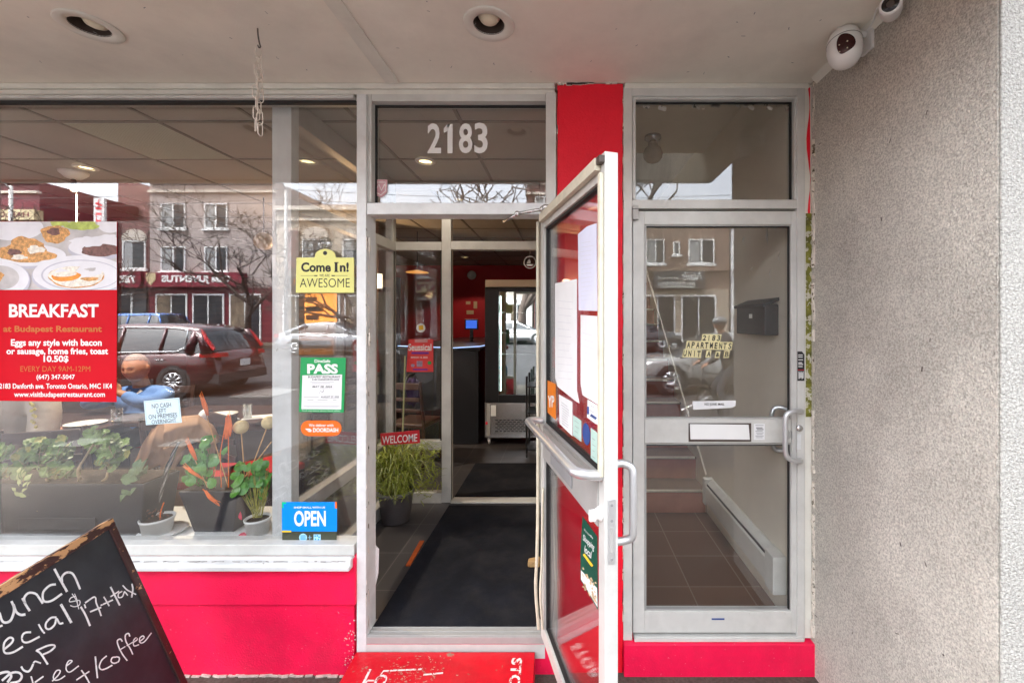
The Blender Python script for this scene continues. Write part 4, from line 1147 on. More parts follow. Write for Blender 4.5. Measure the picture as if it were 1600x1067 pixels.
def cw(u, v):   # handwriting measured on a 5.155x enlargement of the board
    return on_plane(u / 5.155, 860 + v / 5.155, cp(0, 0, -.0055), cn_)
strokes = [([(-90, 640), (-60, 470)], 26), ([(-70, 640), (20, 600)], 18),
 ([(-5, 495), (15, 560), (45, 578), (85, 560), (110, 500), (112, 455), (92, 405)], 22), ([(108, 430), (130, 490), (165, 515), (205, 512)], 22),
 ([(180, 380), (205, 430), (240, 485)], 22), ([(205, 430), (195, 380), (230, 340), (285, 345), (315, 380), (345, 425)], 20),
 ([(450, 270), (400, 280), (350, 330), (345, 385), (365, 410), (420, 400), (500, 345)], 19),
 ([(438, 145), (470, 205), (540, 330)], 22), ([(500, 250), (500, 210), (530, 178), (575, 178), (605, 215), (645, 310)], 19),
 ([(25, 800), (90, 745), (105, 710), (75, 700), (35, 740), (30, 800), (50, 825), (110, 815), (185, 770)], 18),
 ([(250, 655), (200, 660), (178, 690), (185, 730), (230, 735), (320, 690)], 17),
 ([(310, 590), (335, 635), (360, 665)], 16), ([(455, 535), (410, 540), (372, 580), (370, 620), (400, 630), (440, 595), (455, 545), (480, 585), (510, 580)], 17),
 ([(490, 430), (530, 500), (575, 580)], 24),
 ([(610, 365), (570, 380), (560, 410), (600, 405), (640, 400), (640, 435), (600, 450), (565, 440)], 9), ([(580, 345), (615, 400), (635, 470)], 8), ([(600, 345), (620, 395), (625, 450)], 7),
 ([(650, 450), (690, 520), (725, 605)], 18), ([(680, 430), (690, 462)], 14), ([(685, 420), (750, 375), (770, 380), (775, 420), (800, 480), (815, 525)], 14), ([(725, 492), (815, 455)], 14),
 ([(810, 440), (910, 395)], 13), ([(835, 370), (860, 410), (880, 445)], 13),
 ([(890, 290), (920, 350), (965, 440)], 16), ([(890, 370), (960, 325)], 12), ([(985, 325), (955, 345), (955, 375), (985, 370), (1000, 335), (1005, 330), (1030, 360)], 11),
 ([(988, 278), (1020, 312), (1052, 330), (1096, 352)], 12), ([(1062, 265), (1070, 310), (1060, 375)], 14),
 ([(-40, 1080), (-20, 1000), (60, 975), (90, 1010), (60, 1060)], 22), ([(15, 1045), (90, 985), (150, 980), (175, 1010), (150, 1050), (80, 1065)], 20),
 ([(170, 930), (190, 960), (225, 972), (250, 950), (268, 910)], 18), ([(268, 905), (285, 890), (330, 905)], 14),
 ([(290, 800), (330, 830), (385, 915)], 18), ([(300, 800), (380, 765), (430, 758), (440, 775), (400, 810), (345, 835)], 16),
 ([(250, 1010), (262, 1050), (270, 1080)], 14), ([(280, 1060), (350, 1010)], 14), ([(420, 1050), (470, 1000), (485, 965), (455, 965), (430, 1010), (440, 1040), (480, 1035), (525, 1005)], 11),
 ([(530, 930), (570, 900), (580, 885), (555, 885), (535, 920), (535, 960), (565, 975), (635, 925)], 11),
 ([(655, 960), (690, 1010), (720, 1065)], 14), ([(615, 1040), (720, 970)], 12),
 ([(768, 850), (775, 930), (785, 1025)], 14), ([(860, 845), (820, 880), (800, 930), (815, 955), (850, 950), (905, 920)], 12),
 ([(935, 855), (905, 860), (895, 890), (920, 905), (955, 890), (960, 860), (935, 852)], 12),
 ([(985, 730), (970, 710), (945, 725), (955, 770), (985, 830), (1025, 885)], 12), ([(960, 800), (1010, 770)], 9), ([(1045, 690), (1035, 665), (1010, 680), (1015, 730), (1050, 790), (1070, 835)], 12), ([(1020, 765), (1070, 735)], 9),
 ([(1070, 740), (1105, 715), (1095, 700), (1075, 725), (1080, 765), (1120, 755)], 10), ([(1120, 735), (1160, 700), (1150, 685), (1125, 705), (1130, 740), (1165, 730), (1220, 660)], 10)]
m = MB()
for p, wd in strokes: m.stroke(sp2(p, 5), wd * .92, cw)
m.build('handwriting', M['chalk'], cbd)
# ------------------------------------------------------------------ shop interior shell
struct(MB().box(-5.4, -.04, .08, 8.6, .02, ZF - .004), 'interior_floor', M['floor'])
cg = tag(MB().box(-5.4, -.04, .08, 8.6, 2.99, 3.02).build('ceiling', M['ceil_tile']), kind='structure')
m = MB()
for k in range(14): m.box(-5.4, -.04, .414 + k * .6, .436 + k * .6, 2.984, 2.9895)
for k in range(9): m.box(-4.90 + k * .61 - .011, -4.90 + k * .61 + .011, .10, 8.6, 2.983, 2.9885)
m.build('grid_bar', M['tbar'], cg)
lp = thing('ceiling_panel_light', 'square prismatic ceiling light panel above the window plants', 'ceiling light', (-2.76, .72, 2.98))
MB().box(-3.055, -2.475, .44, 1.01, 2.9835, 2.9893).build('diffuser', M['lens'], lp)
m = MB()
for k in range(28): m.box(-3.05 + k * .0205, -3.05 + k * .0205 + .004, .445, 1.005, 2.981, 2.9834)
m.build('prism_rib', M['tbar'] if False else M['lens'], lp)
tag(MB().box(-5.55, -5.4, .05, 8.7, 0, 3.3).build('interior_wall', M['wood_dark']), 'dark panelled wall at the far end of the dining room', 'wall')
tag(MB().box(-5.4, -.04, 7.2, 7.4, 0, 3.3).build('interior_wall', M['in_red']), 'red back wall behind the bar and fridge', 'wall')
tag(MB().box(-.035, .305, .26, 7.5, 0, 3.29).build('partition_wall', M['hall_wall']), 'thick partition wall between shop and apartment stairs', 'wall')
tag(MB().box(-.05, -.036, .10, 1.5, ZF, 2.985).build('vestibule_wall', M['hall_wall']), 'plain vestibule side wall behind the open door', 'wall')
# low dark dado and booth wall of the dining room
tag(MB().box(-5.39, -2.4, 3.9, 4.05, ZF, 2.4).build('booth_partition', M['wood_dark']), 'dark wood screen across the dining room', 'partition')
ow = thing('orange_shelf_wall', 'lit orange wood panel with black shelves deep in the dining room', 'shelf wall', (-4.6, 3.86, ZF))
MB().box(-3.95, -3.25, 3.84, 3.895, 1.3, 2.45).build('panel', M['wood_mid'], ow)
for x0, x1, z in ((-3.95, -3.6, 2.1), (-3.9, -3.45, 1.93), (-3.95, -3.5, 1.76), (-3.8, -3.55, 2.22), (-3.95, -3.3, 1.45)): MB().box(x0, x1, 3.74, 3.839, z, z + .05).build('shelf', M['black'], ow)
cl = tag(MB().box(-2.50, -2.26, 3.0, 3.3, ZF, 2.98).build('wood_column', M['wood_dark'], bevel=.004), 'dark wooden column carrying the glowing sconce', 'column')
sc_ = thing('wall_sconce', 'glowing cylindrical sconce on the dark column', 'lamp', (-2.23, 2.96, 2.15))
M['glow'] = emit_mat('sconce_glow', (1.0, .82, .55), .3)
MB().lathe([(0, 0), (.045, 0), (.047, .02), (.047, .15), (.045, .17), (0, .17)], (-2.23, 2.93, 2.17), seg=20).build('shade', M['glow'], sc_, smooth=True)
MB().box(-2.25, -2.21, 2.93, 3.0, 2.2, 2.24).build('bracket', M['steel'], sc_)
M['glow_o'] = emit_mat('reflection_glow', (1.0, .42, .10), .05)
pd = thing('reflection_disc', 'flat orange glowing pendant disc standing in for a reflection in the glass', 'lamp', (-2.30, 4.6, 2.3))  # glowing disc put in place of an orange reflection in the glass
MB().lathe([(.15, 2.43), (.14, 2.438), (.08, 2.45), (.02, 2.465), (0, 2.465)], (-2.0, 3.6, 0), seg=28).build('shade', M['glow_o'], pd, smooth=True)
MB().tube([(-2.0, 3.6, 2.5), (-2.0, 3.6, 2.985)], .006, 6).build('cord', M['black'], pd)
for (lx, ly, lab) in ((-1.05, 1.05, 'lit yellow downlight in the ceiling behind the house number'), (-3.75, 1.18, 'added yellow downlight over the dining tables that lights the diner'), (-1.9, 5.9, 'added yellow downlight that brightens the red wall')):  # last two are added lamps, to brighten the diner and the red wall
    t = thing('downlight', lab, 'ceiling light', (lx, ly, 2.975), 'downlights in the shop ceiling')
    MB().lathe([(.05, .004), (.052, 0), (.075, .006), (.075, .012)], (lx, ly, 2.972), seg=24).build('trim_ring', M['white'], t, smooth=True)
    MB().lathe([(0, .012), (.028, .010), (.048, .013)], (lx, ly, 2.972), seg=20).build('bulb', emit_mat('downlight_glow', (1, .75, .35), .5), t, smooth=True)
    ld_ = bpy.data.lights.new('downlight_lamp', 'SPOT'); ld_.energy = 34 if lx < -3 else (2.5 if ly > 3 else 1); ld_.color = (1, .86, .68); ld_.spot_size = R(130); ld_.shadow_soft_size = .05
    lo_ = bpy.data.objects.new('downlight_lamp', ld_); COL.objects.link(lo_); lo_.parent = t; lo_.location = (0, 0, -.03)
lv = bpy.data.lights.new('sconce_lamp', 'POINT'); lv.energy = 3; lv.color = (1, .6, .28); lv.shadow_soft_size = .06
lo_ = bpy.data.objects.new('sconce_lamp', lv); COL.objects.link(lo_); lo_.parent = sc_; lo_.location = (-.3, -.2, .1)

# ------------------------------------------------------------------ vestibule
vt = thing('vestibule_screen', 'grey aluminium and glass inner screen of the entrance vestibule', 'glass screen', (-.9, 1.52, ZF))
YI = 1.52
m = MB()
def ib(x0, x1, y0, y1, Y=YI, b=.07): m.pbox(x0, x1, y0, y1, Y, b)
zc = 2.983
m.box(X(603, YI), X(614, YI), YI, YI + .07, ZF, zc); m.box(X(690, YI), X(704.5, YI), YI, YI + .07, ZF, zc); m.box(-.22, -.055, YI, YI + .07, ZF, zc)
ib(614.2, 689.8, 378, 391); ib(704.7, 838, 377, 390, YI - .004); ib(614.2, 689.8, 689, 703); ib(614.2, 689.8, 770, 786); m.box(X(614, YI), -.225, YI, YI + .07, zc - .06, zc - .001)
m.build('frame', M['alu'], vt, bevel=.003)
m = MB()
m.box(X(613, YI), X(691, YI), YI + .03, YI + .036, Z(771, YI), Z(702, YI)); m.build('pane', M['glass_inner'], vt)
MB().box(X(613, YI), X(691, YI), YI + .03, YI + .036, Z(690, YI), Z(390, YI)).build('pane', M['glass_inner'], vt)
MB().box(X(613, YI), X(691, YI), YI + .03, YI + .036, Z(379, YI), zc - .05).build('pane', M['glass_inner'], vt)
MB().box(X(703, YI), -.21, YI + .03, YI + .036, Z(378, YI), zc - .05).build('pane', M['glass_inner'], vt)
m = MB()
for a in ((614.2, 616, 391.2, 688.8), (688, 689.8, 391.2, 688.8), (704.6, 706, 391, 780)): m.pbox(*a, YI + .015, .01)
m.build('gasket', M['rubber'], vt)
m = MB(); m.box(X(705, YI), -.22, YI - .02, YI + .09, ZF, ZF + .012); m.build('threshold', M['alu'], vt, bevel=.002)
vs_ = thing('vestibule_side_screen', 'glass side screen of the vestibule beside the window plants', 'glass screen', (-1.48, .8, ZF))
m = MB()
m.box(-1.537, -1.436, .085, .15, ZF, 2.983)                       # post seen through the shop window
m.build('corner_post', M['white_alu'], vs_, bevel=.003)
m = MB()
m.box(-1.52, -1.46, .1505, YI - .001, 2.86, 2.983); m.box(-1.52, -1.46, .1505, YI - .001, 2.38, 2.46); m.box(-1.52, -1.46, .1505, YI - .001, .70, .78); m.box(-1.52, -1.46, .1505, YI - .001, ZF, .32)
m.box(-1.52, -1.46, 1.10, 1.16, .7805, 2.3795)
m.build('frame', M['alu_dark'], vs_, bevel=.003)
for z0, z1 in ((.32, .70), (.78, 2.38), (2.46, 2.86)):
    MB().box(-1.493, -1.487, .15, YI, z0 - .005, z1 + .005).build('pane', M['glass_inner'], vs_)
# sheets and stickers on the inner screen
M['poster_coral'] = mat('coral_print', (.66, .05, .05), .5, 0, .12, 12)
YQ = YI + .022
t = sheet('show_poster', 'coral red musical poster on the inner glass screen', 'poster', [(638, 530), (677, 530), (677, 581), (635, 581)], M['poster_coral'], YQ, [('Seussical', (638, 537, 674, 548), 'white', .02), ('MARCH 18, 2025', (642, 557, 668, 560), 'white', .01)])
MB().pbox(643, 670, 550, 553, YQ - .001, .0006).pbox(645, 668, 576, 578.5, YQ - .001, .0006).build('violet_band', mat('violet_print', (.14, .03, .3), .5), t)
MB().pbox(651, 660, 564, 573, YQ - .001, .0006).ppoly(ell(645, 571, 3, 2.5), YQ - .001, .0006).build('grey_print', mat('muted_print', (.32, .24, .34), .5, 0, .4, 60), t)
MB().ppoly(ell(671, 567, 3, 3), YQ - .001, .0006).build('green_dot', mat('green_dot_print', (.03, .3, .06), .5), t)
MB().pbox(648, 668, 530.3, 535, YQ - .001, .0006).build('pale_print', mat('pale_coral_print', (.62, .3, .3), .5), t)
t = sheet('round_sticker', 'round white payment sticker with yellow square on the inner screen', 'sticker', ell(657.5, 512.5, 7, 7), M['paper'], YQ, ())
MB().ppoly([(654, 509), (661, 508), (661.5, 515), (654.5, 516)], YQ - .001, .0006).build('emblem', M['yellow_ink'], t)

# floor mats
tag(MB().box(-.985, -.15, .035, 1.46, ZF - .003, ZF + .008).build('door_mat', M['mat'], bevel=.004), 'black ribbed mat just inside the open shop door', 'mat', 'black entrance mats')
tag(MB().box(-.985, -.22, 1.64, 2.52, ZF - .003, ZF + .007).build('door_mat', M['mat'], bevel=.004), 'black mat beyond the inner vestibule threshold', 'mat', 'black entrance mats')
M['orange_tape'] = mat('orange_floor_tape', (.50, .10, .02), .6, 0, .15, 30)
t = [W(640, 882, 0), W(647, 882, 0), W(662, 846, 0), W(655, 846, 0)]
def onfloor(px, py, z=ZF): return on_plane(px, py, Vector((0, 0, z)), Vector((0, 0, 1)))
m = MB(); m.poly([onfloor(*p) for p in ((634, 884), (641, 884), (663, 845), (656, 845))], (0, 0, .0045))
tag(m.build('floor_strip', M['orange_tape']), 'bright orange strip on the tiles beside the mat', 'strip')
m = MB(); p = onfloor(831, 884, ZF + .008); m.hexa([p + Vector((-.025, -.02, 0)), p + Vector((.05, -.02, 0)), p + Vector((.05, .03, 0)), p + Vector((-.025, .03, 0))], [p + Vector((-.025, -.02, .035)), p + Vector((.05, -.02, .05)), p + Vector((.05, .03, .05)), p + Vector((-.025, .03, .035))])
tag(m.build('door_stop', mat('pale_wood', (.48, .30, .13), .6, 0, .2, 20), bevel=.008), 'small tan wooden door stop on the mat', 'door stop')
m = MB(); m.ppoly([(582.5, 829), (586, 835), (587, 852), (592, 858), (591, 895), (586, 918), (582.5, 930)], .078, .004)
tag(m.build('door_guard', M['white'], bevel=.001), 'white shaped plate low inside the doorway jamb', 'plate')

# ------------------------------------------------------------------ foliage tools
def leaf(mb, c, n, size, kind='round', spin=0.0, rr=random):
    n = Vector(n).normalized()
    u = n.cross(Vector((0, 0, 1)))
    if u.length < .05: u = Vector((1, 0, 0))
    u.normalize(); v = n.cross(u)
    cs, sn = math.cos(spin), math.sin(spin)
    u, v = u * cs + v * sn, v * cs - u * sn
    c = Vector(c)
    if kind == 'round':
        N_ = 22
        cv_ = mb.bm.verts.new(c - n * size * .18)
        ring = []
        for k in range(N_):
            a = k * math.tau / N_ + .14
            r_ = size * (1 + .09 * math.cos(a * 9)) * (.55 + .45 * min(1, abs(a - math.tau / 2) < 2.85))
            ring.append(mb.bm.verts.new(c + (u * math.cos(a) + v * math.sin(a)) * r_ + n * size * .10 * math.cos(3 * a)))
        for k in range(N_):
            mb.bm.faces.new((cv_, ring[k], ring[(k + 1) % N_]))
    else:
        w_ = {'heart': .42, 'lance': .26, 'broad': .34}[kind]
        prof = [(0, .02), (.08, .6), (.25, 1), (.5, .92), (.75, .55), (1, .02)] if kind == 'heart' else [(0, .03), (.2, .7), (.45, 1), (.7, .72), (.88, .3), (1, .02)]
        rows = []
        for t_, wv in prof:
            mid = c + u * size * t_ + n * size * (.10 * math.sin(t_ * 3.1) - .10 * t_ * t_)
            e = v * size * w_ * wv
            rows.append((mb.bm.verts.new(mid + e + n * size * .05), mb.bm.verts.new(mid), mb.bm.verts.new(mid - e + n * size * .05)))
        for A, B in zip(rows, rows[1:]):
            mb.bm.faces.new((A[0], A[1], B[1], B[0])); mb.bm.faces.new((A[1], A[2], B[2], B[1]))
def leaf_mat(name, c, var=.4, sc=25, rough=.45):
    m_ = mat(name, c, rough, 0, var, sc)
    return m_
M['ger'] = leaf_mat('geranium_leaf', (.15, .23, .055)); M['ger2'] = leaf_mat('yellowing_leaf', (.27, .25, .05)); M['stem'] = mat('woody_stem', (.33, .24, .13), .7, 0, .2, 40)
M['heart'] = leaf_mat('glossy_leaf', (.07, .22, .03), .3, 30, .3); M['dull_leaf'] = leaf_mat('soft_leaf', (.10, .155, .06), .25, 20)
M['soil'] = mat('potting_soil', (.05, .033, .022), .95, 0, .5, 60, .006, 90)
M['spider'] = leaf_mat('spider_leaf', (.27, .31, .045), .45, 18); M['spider2'] = leaf_mat('pale_leaf_stripe', (.50, .53, .22), .3, 18)
M['pot_grey'] = mat('grey_plastic_pot', (.15, .14, .15), .6, 0, .1, 9)
M['anthracite'] = mat('anthracite_planter', (.022, .024, .030), .5, 0, .12, 6)
SH = Z(843, .06)      # display shelf
tag(MB().box(-4.90, -1.545, .072, .46, SH - .03, SH).build('display_shelf', M['white'], bevel=.003), 'white window shelf carrying the potted plants', 'shelf')

# long trough with geraniums
tr = thing('plant_trough', 'long dark plant trough behind the chalkboard on the window shelf', 'planter', W(100, 843, .1))
m = MB(); x0, x1 = X(-60, .09), X(226, .09)
zt = Z(756, .09)
m.hexa([(x0, .10, SH), (x1 - .03, .10, SH), (x1 - .03, .28, SH), (x0, .28, SH)], [(x0 - .01, .085, zt), (x1, .085, zt), (x1, .30, zt), (x0 - .01, .30, zt)])
m.build('box', M['anthracite'], tr, bevel=.006)
m = MB(); m.box(x0, x1 - .012, .094, .29, zt - .001, zt + .006); m.build('soil', M['soil'], tr)
m = MB(); m.box(X(30, .09), X(150, .09), .086, .0925, SH + .035, SH + .10); m.build('panel', M['black_plastic'], tr, bevel=.003)
def geranium(label, stems, blobs, seed, name='geranium'):
    rr = random.Random(seed)
    t = thing(name, label, 'plant', W(*stems[0][0], .16), 'geraniums in the window trough')
    m = MB()
    for path in stems:
        pp = smooth_path([W(x, y, .115 + rr.uniform(-.02, .03)) for x, y in path], 5)
        m.tube(pp, [.0085 - .004 * i / len(pp) for i in range(len(pp))], 7)
    g, y_ = MB(), MB()
    for (bx, by, br, n) in blobs:
        for k in range(int(n * 2.7)):
            a, r_ = rr.uniform(0, 6.28), br * math.sqrt(rr.random())
            px, py = bx + r_ * math.cos(a), by + r_ * math.sin(a) * .8
            Y = .18 + rr.uniform(-.06, .10)
            p = W(px, py, Y)
            nrm = Vector((rr.uniform(-.7, .7), -1 + rr.uniform(0, .6), rr.uniform(.0, 1.1)))
            leaf(y_ if rr.random() < .09 else g, p, nrm, rr.uniform(.013, .030), 'round', rr.uniform(0, 6.28), rr)
            if rr.random() < .5: m.tube([W(bx, by + br * .5, Y), p + nrm.normalized() * -.008], .0016, 4)
    m.build('stem', M['stem'], t, smooth=True); g.build('foliage', M['ger'], t, recalc=False); y_.build('yellow_foliage', M['ger2'], t, recalc=False)
    return t
geranium('tall geranium with bare twisted stems and two leaf clumps', [[(150, 800), (155, 770), (128, 752), (122, 735), (133, 715), (146, 694)], [(115, 795), (120, 762), (125, 745)], [(152, 780), (148, 760), (165, 748), (168, 738)]], [(152, 688, 22, 22), (178, 702, 24, 24), (170, 722, 16, 12)], 1)
geranium('low geranium sprawling behind the chalkboard top', [[(100, 800), (84, 762), (72, 748)], [(60, 798), (90, 770), (112, 760)]], [(60, 712, 32, 26), (88, 702, 26, 20), (90, 740, 26, 20), (40, 720, 18, 14), (70, 775, 22, 12)], 2)
geranium('geranium with pale bent stems at the poster end of the trough', [[(55, 800), (30, 785), (12, 772), (0, 760)], [(20, 800), (28, 784)]], [(12, 742, 20, 18), (20, 765, 18, 12), (5, 705, 12, 6), (-10, 755, 20, 12), (30, 752, 14, 8)], 3)
rr = random.Random(17)
t = thing('trailing_plant', 'small pale plant with narrow leaves among the geraniums', 'plant', W(36, 790, .1))
m = MB()
for k in range(26):
    leaf(m, W(34 + rr.uniform(-8, 10), 738 + rr.uniform(0, 40), .08 + rr.uniform(-.01, .03)), (rr.uniform(-.6, .6), -1, rr.uniform(-.1, .7)), rr.uniform(.022, .04), 'lance', rr.uniform(-2.6, -.4), rr)
m.build('foliage', M['spider2'], t, recalc=False)
MB().tube([W(36, 795, .1), W(35, 765, .1), W(38, 742, .1)], .003, 5).build('stem', M['stem'], t)
t = thing('broad_leaf_plant', 'soft green plant with broad pointed leaves at the trough end', 'plant', W(215, 795, .15))
m = MB()
for k in range(26):
    a = rr.uniform(0, 6.28); r_ = 20 * math.sqrt(rr.random())
    leaf(m, W(210 + 1.2 * r_ * math.cos(a), 752 + r_ * math.sin(a), .13 + rr.uniform(-.05, .05)), (rr.uniform(-.5, .5), -1, rr.uniform(.3, .9)), rr.uniform(.045, .085), 'broad', a + rr.uniform(-.6, .6), rr)
m.build('foliage', M['dull_leaf'], t, recalc=False)
m = MB()
for k in range(5): m.tube([W(212 + k * 2, 800, .15), W(200 + k * 7, 765, .14)], .002, 5)
m.build('stem', M['stem'], t)

def white_pot(label, px, top, bot, wt_, wb, Y, saucer=False):
    t = thing('flower_pot', label, 'flower pot', W(px, bot, Y), 'white pots on the window shelf')
    s_ = (D + Y) / F_PX
    c = W(px, bot, Y); c.z = SH
    hgt = (bot - top) * s_
    r0, r1 = wb * s_ / 2, wt_ * s_ / 2
    MB().lathe([(0, .004), (r0, .004), (r1 - .003, hgt - .012), (r1, hgt - .012), (r1 + .002, hgt), (r1 - .004, hgt), (r1 - .008, hgt - .015)], c, seg=28).build('pot', M['white'], t, smooth=True)
    MB().lathe([(0, hgt - .006), (r1 - .010, hgt - .010)], c, seg=20).build('soil', M['soil'], t)
    if saucer: MB().lathe([(0, .001), (r0 * 1.3, .001), (r1 * 1.45, .012), (r1 * 1.45, .016), (r0 * 1.25, .0045), (0, .0045)], c + Vector((.03, 0.0, 0)), seg=28).build('saucer', M['white'], t, smooth=True)
    return c, hgt
c, hg_ = white_pot('white pot on a saucer holding soil and a striped twisted ornament', 246, 816, 841, 43, 35, .13, True)
t = thing('striped_ornament', 'tall black and silver striped twisted stem in the white pot', 'ornament', c + Vector((0, 0, hg_)))
m1, m2 = MB(), MB()
pp = smooth_path([W(249, 785, .13), W(253, 765, .13), (W(262, 735, .13)), W(270, 712, .13), W(280, 690, .13)], 8)
m1.tube(pp, [.004 + .006 * math.sin(math.pi * i / (len(pp) - 1)) for i in range(len(pp))], 8)
for k in range(3):
    m2.tube([p + Vector((.008 * math.cos(i * .22 + k * 2.1), .008 * math.sin(i * .22 + k * 2.1) - .002, 0)) * (.4 + math.sin(math.pi * i / (len(pp) - 1))) for i, p in enumerate(pp)], .0030, 5)
m1.build('stem', M['steel'], t, smooth=True); m2.build('stripe', M['ink'], t, smooth=True)
M['orange_dye'] = mat('orange_dyed_reed', (.80, .16, .02), .6, 0, .15, 30)
M['reed'] = mat('dry_reed', (.52, .30, .12), .6, 0, .15, 30)
MB().tube(smooth_path([W(250, 818, .12), W(251, 800, .12), W(256, 785, .12)], 4), .0028, 6).build('orange_twig', M['orange_dye'], t)
m = MB(); rr = random.Random(5)
for k in range(30): leaf(m, W(244 + rr.uniform(-16, 18), 806 + rr.uniform(-10, 8), .12 + rr.uniform(-.03, .03)), (rr.uniform(-1, 1), -1, rr.uniform(0, 1)), rr.uniform(.008, .018), 'broad', rr.uniform(0, 6), rr)
tag(m.build('dry_leaves', mat('dry_leaf', (.18, .085, .06), .8, 0, .5, 60), recalc=False), 'withered brown leaves heaped in the white pot on a saucer', 'dry leaves')

# black square planter with dyed reeds
bpn = thing('square_planter', 'black tapered square planter in the middle of the window shelf', 'planter', W(322, 842, .17))
m = MB(); Yb = .11
b0, b1, t0, t1 = X(295, Yb), X(358, Yb), X(278, Yb), X(371, Yb)
dpt = .22
zt = Z(768, Yb)
a = [(b0, Yb + .03, SH), (b1, Yb + .03, SH), (b1, Yb + dpt - .03, SH), (b0, Yb + dpt - .03, SH)]
b = [(t0, Yb, zt), (t1, Yb, zt), (t1, Yb + dpt, zt), (t0, Yb + dpt, zt)]
m.hexa(a, b); m.build('pot', M['anthracite'], bpn, bevel=.005)
m = MB(); m.box(t0 + .01, t1 - .01, Yb + .01, Yb + dpt - .01, zt, zt + .003); m.build('soil', M['soil'], bpn)
rr = random.Random(23)
hp = thing('heart_leaf_plant', 'glossy green plant growing in the black square planter', 'plant', W(320, 768, .2))
m, st = MB(), MB()
for k in range(34):
    px, py = 316 + rr.gauss(0, 16), 726 + rr.gauss(0, 14)
    Y = .2 + rr.uniform(-.07, .06)
    leaf(m, W(px, py, Y), (rr.uniform(-.5, .5), -1, rr.uniform(.2, 1)), rr.uniform(.04, .075), 'heart', rr.uniform(-2.8, .4), rr)
    st.tube([W(320 + rr.uniform(-15, 15), 768, .2), W(px, py, Y)], .0018, 4)
m.build('foliage', M['heart'], hp, recalc=False); st.build('stem', M['heart'], hp)
def reed(label, base, tip, col_from, wob=0, Y=.16):
    t = thing('dyed_reed', label, 'dried reed', W(*base, Y), 'dyed reeds in the square planter')
    MB().tube([W(*base, Y), W((base[0] + tip[0]) / 2 + wob, (base[1] + tip[1]) / 2, Y), W(*tip, Y)], .0024, 6).build('stalk', M['reed'] if col_from < 1 else M['orange_dye'], t)
    m = MB(); dx, dy = tip[0] - base[0], tip[1] - base[1]; l = math.hypot(dx, dy)
    dx, dy = dx / l, dy / l
    for q in range(3):
        a0 = (tip[0] - dx * 34 + q * 1.5, tip[1] - dy * 34); a1 = (tip[0] - dx * 16 + (q - 1) * 2.2 - dy * 2, tip[1] - dy * 16); a2 = (tip[0] + (q - 1) * 1.6, tip[1] - q * 3)
        m.tube(smooth_path([W(*a0, Y), W(*a1, Y - .01), W(*a2, Y)], 4), [.002, .003, .0045, .006, .0055, .004, .0026, .0015, .0008][:9], 6)
    m.build('head', M['orange_dye'], t, smooth=True)
reed('tan reed leaning outward to the cash notice with orange head low on its stalk', (326, 765), (291, 688), .5)
reed('long reed rising highest with bright orange feathered head', (358, 765), (313, 617), .5)
reed('straight upright orange reed beside the wooden ball', (357, 765), (357, 648), 1)
reed('second upright orange reed with a slight bend', (346, 765), (354, 652), 1, -6)
reed('short orange reed leaning low across the planter', (340, 765), (286, 728), .5)
reed('broken orange reed drooping over the planter rim', (317, 764), (343, 790), 1, 2, .095)
M['ball_wood'] = mat('rough_wood_ball', (.60, .47, .24), .8, 0, .15, 60, .002, 120)
for lab, bx, by, r_, fx, fy in (('wooden ball on a stick standing upright in the square planter', 376.5, 667, 10.5, 382, 742), ('wooden ball on a stick half hidden behind the window post', 420, 660, 10, 388, 744)):
    t = thing('ball_stick', lab, 'ornament', W(fx, 768, .22), 'wooden balls on sticks')
    c = W(bx, by, .2); MB().ball(c, r_ * (D + .2) / F_PX, 18, 12).build('ball', M['ball_wood'], t, smooth=True)
    MB().tube([c, W(fx + (-14 if bx < 400 else -30), 775, .22)] if False else [c, W(fx, fy, .2), W(min(fx, 366), 772, .22)], .003, 6).build('stick', M['reed'], t)
tag(MB().tube([W(424, 690, .24), W(362, 772, .24)], .003, 6).build('bare_stick', M['reed']), 'thin bare stick leaning toward the window post', 'stick')
c, hg_ = white_pot('white pot with glossy green leaves beside the window post', 403, 816, 842, 36, 29, .12)
t = thing('heart_leaf_plant', 'glossy dark green plant in the white pot by the window post', 'plant', c + Vector((0, 0, hg_)))
m, st = MB(), MB()
for k in range(26):
    px, py = 397 + rr.uniform(-28, 24), 752 + rr.uniform(-22, 26)
    leaf(m, W(px, py, .11 + rr.uniform(-.03, .07)), (rr.uniform(-.5, .5), -1, rr.uniform(.3, 1)), rr.uniform(.05, .085), 'heart', rr.uniform(-2.9, .2), rr)
    st.tube([W(402 + rr.uniform(-6, 6), 815, .13), W(px, py, .14)], .0022, 4)
m.build('foliage', M['heart'], t, recalc=False); st.build('stem', M['ger2'], t)
m = MB(); M['pink'] = mat('pink_petal', (.45, .01, .05), .5)
leaf(m, W(378, 812, .08), (-.2, -1, .2), .045, 'lance', -1.1); leaf(m, W(386, 838, .075), (.1, -1, .5), .055, 'heart', .1)
m.build('petal', M['pink'], t, recalc=False)

